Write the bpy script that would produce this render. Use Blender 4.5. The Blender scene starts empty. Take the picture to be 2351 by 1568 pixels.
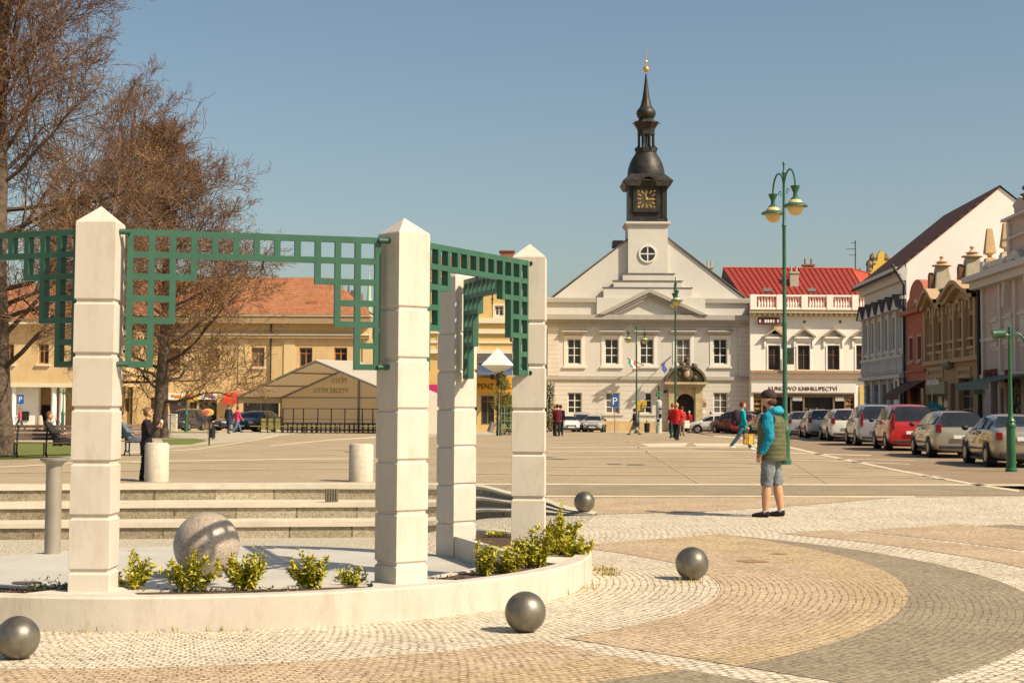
import bpy, bmesh, math, random
from mathutils import Vector, Matrix, Euler
R = math.radians
SC = bpy.context.scene
COL = SC.collection
random.seed(7)

# ------------------------------------------------------------------ camera
FPX = 3500.0; V0 = 720.0; PITCH = 3.4; ROLL = 0.3; CAMZ = 1.62
cd = bpy.data.cameras.new('camera'); cam = bpy.data.objects.new('camera', cd); COL.objects.link(cam)
cd.sensor_width = 36.0; cd.lens = FPX / 2351 * 36.0; cd.shift_y = -(784 - V0) / 2351
cd.clip_start = 0.1; cd.clip_end = 6000
MR = Matrix.Rotation(R(90 + PITCH), 3, 'X') @ Matrix.Rotation(R(ROLL), 3, 'Z')
cam.matrix_world = Matrix.Translation((0, 0, CAMZ)) @ MR.to_4x4()
SC.camera = cam
# ------------------------------------------------------------------ sky and sun
SUN_EL = 43.5
SDIR = Vector((0.86, -0.51, 0)); SDIR.normalize()
w = bpy.data.worlds.new('World'); SC.world = w; w.use_nodes = True
nt = w.node_tree; nt.nodes.clear()
sky = nt.nodes.new('ShaderNodeTexSky'); sky.sky_type = 'NISHITA'; sky.sun_disc = False
sky.sun_elevation = R(SUN_EL); sky.sun_rotation = math.atan2(SDIR.x, SDIR.y)
sky.air_density = 1.0; sky.dust_density = 2.6; sky.ozone_density = 1.8; sky.altitude = 300
hs = nt.nodes.new('ShaderNodeHueSaturation'); hs.inputs['Saturation'].default_value = 1.05
tint = nt.nodes.new('ShaderNodeMixRGB'); tint.blend_type = 'MULTIPLY'; tint.inputs[0].default_value = 1
tint.inputs[2].default_value = (1.12, 1.06, 0.92, 1)
bg = nt.nodes.new('ShaderNodeBackground'); bg.inputs[1].default_value = 0.090
wo = nt.nodes.new('ShaderNodeOutputWorld')
nt.links.new(sky.outputs[0], hs.inputs['Color']); nt.links.new(hs.outputs[0], tint.inputs[1])
nt.links.new(tint.outputs[0], bg.inputs[0]); nt.links.new(bg.outputs[0], wo.inputs[0])
sl = bpy.data.lights.new('sun', 'SUN'); sl.energy = 5.0; sl.angle = R(0.55); sl.color = (1.0, 0.86, 0.66)
so = bpy.data.objects.new('sun', sl); COL.objects.link(so)
sd = Vector((SDIR.x * math.cos(R(SUN_EL)), SDIR.y * math.cos(R(SUN_EL)), math.sin(R(SUN_EL))))
so.rotation_euler = sd.to_track_quat('Z', 'Y').to_euler(); so.location = (60, -40, 60)
SC.view_settings.view_transform = 'Standard'; SC.view_settings.look = 'None'
SC.view_settings.exposure = 0.40; SC.view_settings.gamma = 1.0; SC.view_settings.use_curve_mapping = False
SC.render.engine = 'CYCLES'

# ------------------------------------------------------------------ pixel helpers (photo 2351 wide)
def ray(px, py):
    return (MR @ Vector(((px - 1175.5) / FPX, -(py - V0) / FPX, -1.0)))
def gp(px, y): return Vector(((px-1175.5)/FPX*y, y, gz(y)))
def onz(px, py, z=0.0):
    d = ray(px, py); t = (z - CAMZ) / d.z
    return Vector((d.x * t, d.y * t, z))
def ony(px, py, y):
    d = ray(px, py); t = y / d.y
    return Vector((d.x * t, y, CAMZ + d.z * t))
def gz(y):
    return -max(0.0, min(y, 145.0) - 75.0) * 0.0125
def ong(px, py):
    p = onz(px, py, 0)
    for i in range(12): p = onz(px, py, gz(p.y))
    return p
# ------------------------------------------------------------------ materials
MATS = {}
def lin(c): return tuple(((x / 12.92) if x <= .04045 else ((x + .055) / 1.055) ** 2.4) for x in c)
def mat(name, col, rough=.8, metal=0.0, var=.12, scale=3.0, bump=0.0, bscale=40.0, spec=.4, emit=0, coat=0, trans=0, col2=None, alpha=1, stretch=0, dirt=0):
    if name in MATS: return MATS[name]
    m = bpy.data.materials.new(name); m.use_nodes = True; MATS[name] = m
    n = m.node_tree; b = n.nodes['Principled BSDF']
    b.inputs['Roughness'].default_value = rough; b.inputs['Metallic'].default_value = metal
    b.inputs['Specular IOR Level'].default_value = spec; b.inputs['Coat Weight'].default_value = coat
    b.inputs['Transmission Weight'].default_value = trans
    c = (*col, 1)
    if var > 0:
        tc = n.nodes.new('ShaderNodeTexCoord')
        nz = n.nodes.new('ShaderNodeTexNoise'); nz.inputs['Scale'].default_value = scale; nz.inputs['Detail'].default_value = 7
        nz.inputs['Roughness'].default_value = .65
        if stretch:
            mp = n.nodes.new('ShaderNodeMapping'); mp.inputs['Scale'].default_value = (1,1,stretch)
            n.links.new(tc.outputs['Object'], mp.inputs[0]); n.links.new(mp.outputs[0], nz.inputs['Vector'])
        else: n.links.new(tc.outputs['Object'], nz.inputs['Vector'])
        rp = n.nodes.new('ShaderNodeValToRGB'); rp.color_ramp.elements[0].position = .32; rp.color_ramp.elements[1].position = .68
        c2 = col2 or tuple(min(1, x * (1 + var)) for x in col)
        rp.color_ramp.elements[0].color = (*[x * (1 - var) for x in col], 1) if not col2 else c
        rp.color_ramp.elements[1].color = (*c2, 1)
        n.links.new(nz.outputs['Fac'], rp.inputs['Fac']); out = rp.outputs['Color']
        if dirt:
            nd = n.nodes.new('ShaderNodeTexNoise'); nd.inputs['Scale'].default_value = scale*4.5; nd.inputs['Detail'].default_value = 9; nd.inputs['Roughness'].default_value = .75
            md_ = n.nodes.new('ShaderNodeMapping'); md_.inputs['Scale'].default_value = (1,1,.3); md_.inputs['Location'].default_value = (3,7,1)
            n.links.new(tc.outputs['Object'], md_.inputs[0]); n.links.new(md_.outputs[0], nd.inputs['Vector'])
            rd = n.nodes.new('ShaderNodeValToRGB'); rd.color_ramp.elements[0].position = .30; rd.color_ramp.elements[1].position = .52
            k_ = 1-dirt; rd.color_ramp.elements[0].color = (k_,k_*.96,k_*.9,1); rd.color_ramp.elements[1].color = (1,1,1,1); n.links.new(nd.outputs['Fac'], rd.inputs['Fac'])
            mm_ = n.nodes.new('ShaderNodeMixRGB'); mm_.blend_type = 'MULTIPLY'; mm_.inputs[0].default_value = 1; n.links.new(out, mm_.inputs[1]); n.links.new(rd.outputs['Color'], mm_.inputs[2]); out = mm_.outputs[0]
        n.links.new(out, b.inputs['Base Color'])
        if bump > 0:
            n2 = n.nodes.new('ShaderNodeTexNoise'); n2.inputs['Scale'].default_value = bscale; n2.inputs['Detail'].default_value = 4
            n.links.new(tc.outputs['Object'], n2.inputs['Vector'])
            bp = n.nodes.new('ShaderNodeBump'); bp.inputs['Strength'].default_value = bump; bp.inputs['Distance'].default_value = .02
            n.links.new(n2.outputs['Fac'], bp.inputs['Height']); n.links.new(bp.outputs['Normal'], b.inputs['Normal'])
    else:
        b.inputs['Base Color'].default_value = c
    return m
def brickmat(name, c1, c2, mortar, bw, bh, msize=.012, rough=.85, axes='xz', polar=None, stain=.25, bump=.4, squash=1, mult=True):
    """brick pattern in object space; polar=(cx,cy,R) lays the courses along arcs"""
    if name in MATS: return MATS[name]
    m = bpy.data.materials.new(name); m.use_nodes = True; MATS[name] = m
    n = m.node_tree; L = n.links; b = n.nodes['Principled BSDF']; b.inputs['Roughness'].default_value = rough
    b.inputs['Specular IOR Level'].default_value = .25
    tc = n.nodes.new('ShaderNodeTexCoord'); sp = n.nodes.new('ShaderNodeSeparateXYZ'); L.new(tc.outputs['Object'], sp.inputs[0])
    cb = n.nodes.new('ShaderNodeCombineXYZ')
    if polar:
        cx, cy, RR = polar
        def mth(op, a, bb=None):
            q = n.nodes.new('ShaderNodeMath'); q.operation = op
            for i, v in enumerate((a, bb)):
                if v is None: continue
                if isinstance(v, (int, float)): q.inputs[i].default_value = v
                else: L.new(v, q.inputs[i])
            return q.outputs[0]
        x = mth('SUBTRACT', sp.outputs[0], cx); y = mth('SUBTRACT', sp.outputs[1], cy)
        th = mth('MULTIPLY', mth('ARCTAN2', x, y), RR)
        r = mth('SQRT', mth('ADD', mth('MULTIPLY', x, x), mth('MULTIPLY', y, y)))
        wn = n.nodes.new('ShaderNodeTexNoise'); wn.inputs['Scale'].default_value = 5; L.new(tc.outputs['Object'], wn.inputs['Vector'])
        r = mth('ADD', r, mth('MULTIPLY', wn.outputs['Fac'], .05)); th = mth('ADD', th, mth('MULTIPLY', wn.outputs['Fac'], .05))
        L.new(th, cb.inputs[0]); L.new(r, cb.inputs[1])
    else:
        L.new(sp.outputs['xyz'.index(axes[0])], cb.inputs[0]); L.new(sp.outputs['xyz'.index(axes[1])], cb.inputs[1])
    br = n.nodes.new('ShaderNodeTexBrick'); L.new(cb.outputs[0], br.inputs['Vector'])
    br.inputs['Scale'].default_value = 1; br.inputs['Brick Width'].default_value = bw; br.inputs['Row Height'].default_value = bh
    br.inputs['Mortar Size'].default_value = msize; br.inputs['Mortar Smooth'].default_value = .3
    br.inputs['Color1'].default_value = (*c1, 1); br.inputs['Color2'].default_value = (*c2, 1); br.inputs['Mortar'].default_value = (*mortar, 1)
    nz = n.nodes.new('ShaderNodeTexNoise'); nz.inputs['Scale'].default_value = 1.1; nz.inputs['Detail'].default_value = 8; nz.inputs['Roughness'].default_value = .7
    if axes == 'xy' and not polar: nz.inputs['Scale'].default_value = .35
    L.new(tc.outputs['Object'], nz.inputs['Vector'])
    rp = n.nodes.new('ShaderNodeValToRGB'); rp.color_ramp.elements[0].position = .3; rp.color_ramp.elements[1].position = .62
    k = 1 - stain; rp.color_ramp.elements[0].color = (k, k * .97, k * .93, 1); rp.color_ramp.elements[1].color = (1, 1, 1, 1)
    L.new(nz.outputs['Fac'], rp.inputs['Fac'])
    src = br.outputs['Color']
    if axes == 'xy':
        n3 = n.nodes.new('ShaderNodeTexNoise'); n3.inputs['Scale'].default_value = 9; n3.inputs['Detail'].default_value = 3; L.new(tc.outputs['Object'], n3.inputs['Vector'])
        r3 = n.nodes.new('ShaderNodeValToRGB'); r3.color_ramp.elements[0].position = .42; r3.color_ramp.elements[1].position = .58; L.new(n3.outputs['Fac'], r3.inputs['Fac'])
        m3 = n.nodes.new('ShaderNodeMixRGB'); L.new(r3.outputs['Color'], m3.inputs[0]); L.new(src, m3.inputs[1]); m3.inputs[2].default_value = (*[(p+q)/2 for p,q in zip(c1,c2)],1)
        m4 = n.nodes.new('ShaderNodeMixRGB'); m4.inputs[0].default_value = .62; L.new(src, m4.inputs[1]); L.new(m3.outputs[0], m4.inputs[2])
        n5 = n.nodes.new('ShaderNodeTexNoise'); n5.inputs['Scale'].default_value = 26; n5.inputs['Detail'].default_value = 2; L.new(tc.outputs['Object'], n5.inputs['Vector'])
        r5 = n.nodes.new('ShaderNodeValToRGB'); r5.color_ramp.elements[0].position = .34; r5.color_ramp.elements[1].position = .56
        r5.color_ramp.elements[0].color = (.62,.60,.57,1); r5.color_ramp.elements[1].color = (1.0,1.0,1.0,1); L.new(n5.outputs['Fac'], r5.inputs['Fac'])
        m5 = n.nodes.new('ShaderNodeMixRGB'); m5.blend_type = 'MULTIPLY'; m5.inputs[0].default_value = 1; L.new(m4.outputs[0], m5.inputs[1]); L.new(r5.outputs['Color'], m5.inputs[2]); src = m5.outputs[0]
    mx = n.nodes.new('ShaderNodeMixRGB'); mx.blend_type = 'MULTIPLY'; mx.inputs[0].default_value = 1
    L.new(src, mx.inputs[1]); L.new(rp.outputs['Color'], mx.inputs[2]); L.new(mx.outputs[0], b.inputs['Base Color'])
    bp = n.nodes.new('ShaderNodeBump'); bp.inputs['Strength'].default_value = bump; bp.inputs['Distance'].default_value = .01
    L.new(br.outputs['Fac'], bp.inputs['Height']); bp.invert = True; L.new(bp.outputs['Normal'], b.inputs['Normal'])
    return m

# ------------------------------------------------------------------ mesh builder
class MB:
    def __init__(s): s.v = []; s.f = []
    def add(s, vs, fs):
        o = len(s.v); s.v += [tuple(p) for p in vs]; s.f += [tuple(i + o for i in q) for q in fs]; return s
    def box(s, x0, x1, y0, y1, z0, z1):
        return s.add([(x0,y0,z0),(x1,y0,z0),(x1,y1,z0),(x0,y1,z0),(x0,y0,z1),(x1,y0,z1),(x1,y1,z1),(x0,y1,z1)],
                     [(0,3,2,1),(4,5,6,7),(0,1,5,4),(1,2,6,5),(2,3,7,6),(3,0,4,7)])
    def obox(s, c, sx, sy, sz, rz=0, rx=0, ry=0):
        M = Euler((rx, ry, rz)).to_matrix(); c = Vector(c)
        vs = [c + M @ Vector((a*sx/2, b*sy/2, d*sz/2)) for d in (-1,1) for a, b in ((-1,-1),(1,-1),(1,1),(-1,1))]
        return s.add(vs, [(0,3,2,1),(4,5,6,7),(0,1,5,4),(1,2,6,5),(2,3,7,6),(3,0,4,7)])
    def prism(s, pts, y0, y1):            # polygon in x,z extruded along y
        n = len(pts); vs = [(p[0], y0, p[1]) for p in pts] + [(p[0], y1, p[1]) for p in pts]
        return s.add(vs, [tuple(range(n)), tuple(range(2*n-1, n-1, -1))] + [(i, i+n, (i+1)%n+n, (i+1)%n) for i in range(n)])
    def prismz(s, pts, z0, z1):
        n = len(pts); vs = [(p[0], p[1], z0) for p in pts] + [(p[0], p[1], z1) for p in pts]
        return s.add(vs, [tuple(range(n-1,-1,-1)), tuple(range(n, 2*n))] + [(i, (i+1)%n, (i+1)%n+n, i+n) for i in range(n)])
    def prismx(s, pts, x0, x1):           # polygon in y,z extruded along x
        n = len(pts); vs = [(x0, p[0], p[1]) for p in pts] + [(x1, p[0], p[1]) for p in pts]
        return s.add(vs, [tuple(range(n)), tuple(range(2*n-1, n-1, -1))] + [(i, i+n, (i+1)%n+n, (i+1)%n) for i in range(n)])
    def tube(s, pts, rad, n=8, cap=True, e=1.0):
        pts = [Vector(p) for p in pts]; k = len(pts)
        if isinstance(rad, (int, float)): rad = [rad] * k
        o = len(s.v); up = None
        for i, p in enumerate(pts):
            d = (pts[min(i+1,k-1)] - pts[max(i-1,0)])
            if d.length < 1e-9: d = Vector((0,0,1))
            d.normalize()
            if up is None or abs(d.dot(up)) > .95: up = Vector((0,0,1)) if abs(d.z) < .9 else Vector((0,1,0))
            a = d.cross(up).normalized(); b = a.cross(d).normalized(); up = b
            for j in range(n):
                t = 2*math.pi*j/n; s.v.append(tuple(p + a*math.cos(t)*rad[i] + b*math.sin(t)*rad[i]*e))
        for i in range(k-1):
            for j in range(n):
                s.f.append((o+i*n+j, o+i*n+(j+1)%n, o+(i+1)*n+(j+1)%n, o+(i+1)*n+j))
        if cap:
            s.f.append(tuple(o+j for j in range(n-1,-1,-1))); s.f.append(tuple(o+(k-1)*n+j for j in range(n)))
        return s
    def lathe(s, prof, n=24, c=(0,0), ph=0.0, sx=1, sy=1):   # prof [(r,z)]
        o = len(s.v)
        for r, z in prof:
            for j in range(n):
                t = 2*math.pi*j/n + ph; s.v.append((c[0]+max(r,1e-4)*math.cos(t)*sx, c[1]+max(r,1e-4)*math.sin(t)*sy, z))
        for i in range(len(prof)-1):
            for j in range(n): s.f.append((o+i*n+j, o+i*n+(j+1)%n, o+(i+1)*n+(j+1)%n, o+(i+1)*n+j))
        s.f.append(tuple(o+j for j in range(n-1,-1,-1))); s.f.append(tuple(o+(len(prof)-1)*n+j for j in range(n)))
        return s
    def ball(s, c, r, n=12, sz=1.0, sx=1.0, sy=1.0, M=None):
        o = len(s.v); m = max(6, n//2+2)
        for i in range(m+1):
            a = math.pi*i/m
            for j in range(n):
                t = 2*math.pi*j/n
                q = Vector((r*max(math.sin(a),1e-4)*math.cos(t)*sx, r*max(math.sin(a),1e-4)*math.sin(t)*sy, -r*math.cos(a)*sz))
                if M: q = M @ q
                s.v.append((c[0]+q.x, c[1]+q.y, c[2]+q.z))
        for i in range(m):
            for j in range(n): s.f.append((o+i*n+j, o+i*n+(j+1)%n, o+(i+1)*n+(j+1)%n, o+(i+1)*n+j))
        return s
    def rings(s, rs, n=14):               # rs: (cx,cy,cz,rx,ry)
        o = len(s.v)
        for (cx,cy,cz,rx,ry) in rs:
            for j in range(n):
                t = 2*math.pi*j/n; s.v.append((cx+rx*math.cos(t), cy+ry*math.sin(t), cz))
        for i in range(len(rs)-1):
            for j in range(n): s.f.append((o+i*n+j, o+i*n+(j+1)%n, o+(i+1)*n+(j+1)%n, o+(i+1)*n+j))
        s.f.append(tuple(o+j for j in range(n-1,-1,-1))); s.f.append(tuple(o+(len(rs)-1)*n+j for j in range(n)))
        return s
    def grid(s, xs, zs, occ, y0, y1):     # solid cells in x,z between y0 and y1, shared faces dropped
        nx, nz = len(xs)-1, len(zs)-1
        O = lambda i, k: 0 <= i < nx and 0 <= k < nz and occ(i, k)
        for i in range(nx):
            for k in range(nz):
                if not O(i,k): continue
                a,b,c,d = xs[i],xs[i+1],zs[k],zs[k+1]
                s.add([(a,y0,c),(b,y0,c),(b,y0,d),(a,y0,d)],[(0,1,2,3)])
                s.add([(a,y1,c),(b,y1,c),(b,y1,d),(a,y1,d)],[(3,2,1,0)])
                if not O(i-1,k): s.add([(a,y0,c),(a,y0,d),(a,y1,d),(a,y1,c)],[(0,1,2,3)])
                if not O(i+1,k): s.add([(b,y0,c),(b,y1,c),(b,y1,d),(b,y0,d)],[(0,1,2,3)])
                if not O(i,k-1): s.add([(a,y0,c),(a,y1,c),(b,y1,c),(b,y0,c)],[(0,1,2,3)])
                if not O(i,k+1): s.add([(a,y0,d),(b,y0,d),(b,y1,d),(a,y1,d)],[(0,1,2,3)])
        return s
    def wall(s, x0, x1, z0, z1, holes, y0=0.0, y1=.35):
        xs = sorted({x0, x1, *[h[0] for h in holes], *[h[1] for h in holes]})
        zs = sorted({z0, z1, *[h[2] for h in holes], *[h[3] for h in holes]})
        def occ(i, k):
            cx = (xs[i]+xs[i+1])/2; cz = (zs[k]+zs[k+1])/2
            return not any(h[0] < cx < h[1] and h[2] < cz < h[3] for h in holes)
        return s.grid(xs, zs, occ, y0, y1)
    def disp(s, o, k=.012, sc=.09):
        t = bpy.data.textures.new('folds','CLOUDS'); t.noise_scale = sc; d = o.modifiers.new('d','DISPLACE'); d.texture = t; d.strength = k; d.mid_level = .5; return o
    def build(s, name, m, parent=None, smooth=False, bevel=0, loc=None, rz=None, label=None, remesh=0, sub=0, kind=None, seg=2):
        me = bpy.data.meshes.new(name); me.from_pydata(s.v, [], s.f); me.update()
        if m: me.materials.append(m)
        if smooth:
            me.polygons.foreach_set('use_smooth', [True]*len(me.polygons))
        o = bpy.data.objects.new(name, me); COL.objects.link(o)
        if parent: o.parent = parent
        if loc is not None: o.location = loc
        if rz is not None: o.rotation_euler = (0,0,rz)
        if remesh:
            md = o.modifiers.new('r','REMESH'); md.mode = 'VOXEL'; md.voxel_size = remesh; md.use_smooth_shade = True
            ms = o.modifiers.new('s','SMOOTH'); ms.factor = .5; ms.iterations = 3
        if sub:
            md = o.modifiers.new('sub','SUBSURF'); md.levels = sub; md.render_levels = sub
        if bevel:
            md = o.modifiers.new('b','BEVEL'); md.width = bevel; md.segments = seg; md.limit_method = 'ANGLE'; md.angle_limit = R(40)
        if smooth and not remesh:
            try:
                me.set_sharp_from_angle(angle=R(38))
            except Exception: pass
        if label: o['label'] = label
        if kind: o['kind'] = kind
        return o
def tag(o, label, cat, group=None):
    o['label'] = label; o['category'] = cat
    if group: o['group'] = group
    return o
def empty(name, loc, rz=0, label=None, cat=None, group=None):
    o = bpy.data.objects.new(name, None); COL.objects.link(o); o.location = loc; o.rotation_euler = (0,0,rz)
    o.empty_display_size = .2
    if label: tag(o, label, cat, group)
    return o
def kids(o): return [c for c in bpy.data.objects if c.parent == o]
def copy_tree(o, parent=None, tree=None):
    if tree is None:
        tree = {}
        for c in bpy.data.objects:
            if c.parent: tree.setdefault(c.parent.name, []).append(c)
    c = o.copy(); COL.objects.link(c)
    if parent: c.parent = parent
    for ch in tree.get(o.name, []): copy_tree(ch, c, tree)
    return c
def text_part(name, body, size, m, parent, loc, rot=(R(90),0,0), extrude=.01, align='CENTER', label=None, sx=1):
    cu = bpy.data.curves.new(name, 'FONT'); cu.body = body; cu.size = size; cu.extrude = extrude; cu.align_x = align
    cu.resolution_u = 2
    t = bpy.data.objects.new(name+'_c', cu); COL.objects.link(t)
    dg = bpy.context.evaluated_depsgraph_get(); me = bpy.data.meshes.new_from_object(t.evaluated_get(dg))
    bpy.data.objects.remove(t); me.name = name
    me.materials.clear(); me.materials.append(m)
    o = bpy.data.objects.new(name, me); COL.objects.link(o); o.parent = parent; o.location = loc; o.rotation_euler = rot
    o.scale = (sx, 1, 1)
    if label: o['label'] = label
    return o
# common materials
M_plaster = mat('white_concrete', (.565,.51,.43), .8, var=.06, scale=1.6, bump=.04, bscale=60, stretch=.22, dirt=.16)
M_green = mat('green_paint', (.030,.105,.064), .45, var=.12, scale=6, spec=.5)
M_darkgreen = mat('dark_green_paint', (.02,.085,.045), .4, var=.1, scale=6, spec=.5)
M_glass = mat('window_glass', (.022,.022,.024), .08, var=.5, scale=.9, spec=.6)
M_curt = mat('curtained_window_glass', (.12,.112,.10), .15, var=.45, scale=1.4, spec=.5)
M_black = mat('black_metal', (.02,.02,.022), .5, var=.15)
M_wframe = mat('white_window_frame', (.72,.68,.60), .55, var=.05)
M_wood = mat('brown_wood', (.16,.075,.035), .6, var=.3, scale=9)
M_trunk = mat('bark', (.11,.08,.055), .95, var=.45, scale=5, bump=.8, bscale=14)
M_white = mat('white_paint', (.78,.75,.68), .55, var=.04)
M_gold = mat('gold_leaf', (.72,.45,.12), .32, metal=.7, var=.12)
M_copper = mat('dark_copper_sheet', (.034,.030,.023), .5, metal=.25, var=.5, scale=2.4, bump=.2, bscale=9)
# ================================================================== GROUND
def struct(name, mb, m, kind='structure', smooth=False):
    o = mb.build(name, m, smooth=smooth); o['kind'] = kind; return o
C0 = (-3.0, 14.25)
WSH = ((.80,.71,.55), (.66,.58,.44)); PINK = ((.57,.425,.275), (.66,.505,.335)); YEL = ((.63,.485,.285), (.56,.42,.245)); GRY = ((.31,.255,.175), (.40,.335,.235))
def cob(name, cs, Rr, st=.25): return brickmat(name, cs[0], cs[1], (.22,.175,.12), .062, .062, .0075, .9, axes='xy', polar=(C0[0],C0[1],Rr), stain=st, bump=.5)
M_plaza = brickmat('plaza_setts', (.50,.40,.26), (.44,.35,.225), (.30,.235,.15), .11, .11, .012, .9, axes='xy', stain=.22, bump=.4)
M_cobw = cob('white_cobbles', WSH, 4.3, .22); M_cobp = cob('pink_cobbles', PINK, 5.5); M_coby = cob('yellow_cobbles', YEL, 6.2)
M_cobg = cob('grey_cobbles', GRY, 7.0); M_cobw2 = cob('white_cobbles_outer', WSH, 8.0, .3); M_cobp2 = cob('pink_cobbles_outer', PINK, 9.5)
M_slab = mat('pale_concrete_slab', (.47,.44,.385), .8, var=.10, scale=1.3, bump=.15, bscale=50)
# gravel with stones
def gravelmat():
    m = mat('gravel_chips', (.5,.44,.33), .95, var=.2, scale=30); n = m.node_tree; L = n.links; b = n.nodes['Principled BSDF']
    tc = n.nodes.new('ShaderNodeTexCoord'); vo = n.nodes.new('ShaderNodeTexVoronoi'); vo.inputs['Scale'].default_value = 22
    L.new(tc.outputs['Object'], vo.inputs['Vector']); rp = n.nodes.new('ShaderNodeValToRGB')
    rp.color_ramp.elements[0].color = (.68,.60,.46,1); rp.color_ramp.elements[1].color = (.30,.25,.17,1); rp.color_ramp.elements[0].position = .25; rp.color_ramp.elements[1].position = .75
    L.new(vo.outputs['Distance'], rp.inputs['Fac']); L.new(rp.outputs['Color'], b.inputs['Base Color'])
    bp = n.nodes.new('ShaderNodeBump'); bp.inputs['Strength'].default_value = 1; bp.inputs['Distance'].default_value = .03; bp.invert = True
    L.new(vo.outputs['Distance'], bp.inputs['Height']); L.new(bp.outputs['Normal'], b.inputs['Normal']); return m
M_gravel = gravelmat()
TOPPX = [(-260,1117),(0,1115),(300,1113),(600,1112),(850,1112),(1000,1113),(1098,1116),(1171,1133),(1252,1150),(1303,1168),(1371,1181)]
DEP   = [.9,.9,.9,.9,.9,.85,.52,.30,.13,.06,.012]
FOOTPX= [(-260,1240),(0,1239),(300,1237),(600,1235),(850,1233),(1000,1229),(1098,1192),(1171,1184),(1252,1180),(1303,1182),(1371,1184)]
TOPW = [onz(x,y,0) for x,y in TOPPX]; FOOTW = [onz(x,y,-d) for (x,y),d in zip(FOOTPX,DEP)]
def refine(L, k=6):
    out = []
    for i in range(len(L)-1):
        a,b = L[i],L[i+1]; p0 = L[max(i-1,0)]; p3 = L[min(i+2,len(L)-1)]
        for j in range(k):
            t = j/k
            out.append(.5*((2*a)+(b-p0)*t+(2*p0-5*a+4*b-p3)*t*t+(-p0+3*a-3*b+p3)*t*t*t))
    out.append(L[-1]); return out
TOPR = refine(TOPW); FOOTR = refine(FOOTW)
PC = (-2.9, 14.5)
def circ(a, r, c=PC): return Vector((c[0]+r*math.cos(R(a)), c[1]+r*math.sin(R(a)), 0))
near = [Vector((-12.5,12.5,0))] + [circ(a,2.75) for a in range(190, 39, -6)] + [Vector((.45,17.4,0))]
# ground with the hole of the sunken court
def ground():
    bm = bmesh.new()
    def loop(pts):
        vs = [bm.verts.new((p[0],p[1],p[2] if len(p)>2 else 0)) for p in pts]
        return [bm.edges.new((vs[i],vs[(i+1)%len(vs)])) for i in range(len(vs))]
    hole = [Vector((p.x,p.y,0)) for p in TOPR] + [Vector((p.x,p.y,0)) for p in reversed(near)]
    e = loop([(-300,-60,0),(300,-60,0),(300,75,0),(-300,75,0)]) + loop(hole)
    bmesh.ops.triangle_fill(bm, edges=e, use_beauty=True)
    for f in list(bm.faces):
        c = f.calc_center_median()
    zz = [(75,0),(145,gz(145)),(3000,gz(145)-.5)]
    for (ya,za),(yb,zb) in zip(zz,zz[1:]):
        X = 300 if yb < 200 else 3000
        vs = [bm.verts.new(p) for p in ((-X,ya,za),(X,ya,za),(X,yb,zb),(-X,yb,zb))]; bm.faces.new(vs)
    for f in bm.faces:
        f.normal_update()
        if f.normal.z < 0: f.normal_flip()
    me = bpy.data.meshes.new('ground'); bm.to_mesh(me); bm.free(); me.materials.append(M_plaza)
    o = bpy.data.objects.new('ground', me); COL.objects.link(o); o['kind'] = 'structure'
ground()
def clip(poly, yc, keep_near):
    out = []
    for i in range(len(poly)):
        a, b = poly[i], poly[(i+1)%len(poly)]
        ina = (a.y <= yc) == keep_near; inb = (b.y <= yc) == keep_near
        if ina: out.append(a)
        if ina != inb:
            t = (yc-a.y)/(b.y-a.y); out.append(a+(b-a)*t)
    return out
def sheet(name, pts, m, lvl=1, kind='structure'):
    mb = MB(); pts = [Vector((p[0],p[1],0)) for p in pts]
    for kn in (True, False):
        q = clip(pts, 75.0, kn)
        if len(q) >= 3: mb.add([(p.x,p.y,gz(p.y)+.004*lvl) for p in q], [tuple(range(len(q)))])
    bm = bmesh.new(); me = bpy.data.meshes.new(name); me.from_pydata(mb.v, [], mb.f); bm.from_mesh(me)
    bmesh.ops.triangulate(bm, faces=bm.faces)
    for f in bm.faces:
        f.normal_update()
        if f.normal.z < 0: f.normal_flip()
    bm.to_mesh(me); bm.free(); me.materials.append(m)
    o = bpy.data.objects.new(name, me); COL.objects.link(o); o['kind'] = kind; return o
def psheet(name, px, m, lvl=1): return sheet(name, [ong(x,y) for x,y in px], m, lvl)
def pline(name, pts, wpx, m, lvl=2):
    psheet(name, [(x,y-wpx/2) for x,y in pts] + [(x,y+wpx/2) for x,y in reversed(pts)], m, lvl)
# near cobbles (white), everything round the planter
P1 = [onz(x,y) for x,y in ((1371,1182),(1600,1176),(1850,1160),(2050,1143),(2600,1137))] + [Vector((20,25,0)), Vector((20,2,0)), Vector((-12,2,0)), Vector((-12,11.5,0))]
P1 += [circ(a,3.2) for a in range(195, 405, 8)] + [Vector((.45,17.4,0))]
sheet('cobble_paving', P1, M_cobw, 1)
M_line = mat('white_stone_line', (.58,.49,.34), .85, var=.2, scale=2)
psheet('dark_band', [(1106,1115),(2700,1117),(2700,1137),(1180,1136)], cob('dark_setts',((.41,.335,.225),(.36,.29,.19)),14), 1)
psheet('pink_band', [(1250,1143),(2052,1142),(1850,1159),(1600,1175),(1371,1180),(1303,1168)], M_cobp2, 1)
pline('stone_line', [(1092,1112),(1700,1113),(2700,1114)], 3.2, M_line)
pline('stone_line', [(1185,1140),(1700,1140),(2100,1141)], 3.6, M_line)
def ring(name, f0, f1, a0, a1, m, lvl, n=40):
    A = [a0+(a1-a0)*i/n for i in range(n+1)]
    P = [circ(a, f0(a), C0) for a in A] + [circ(a, f1(a), C0) for a in reversed(A)]
    sheet(name, P, m, lvl)
def cA(a):
    ca, sa = math.cos(R(a)), math.sin(R(a)); bq = 1.63*ca - 1.0*sa; c = 1.63**2 + 1 - 8.3**2
    return -bq + math.sqrt(bq*bq - c)
K = lambda r: (lambda a: r)
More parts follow.
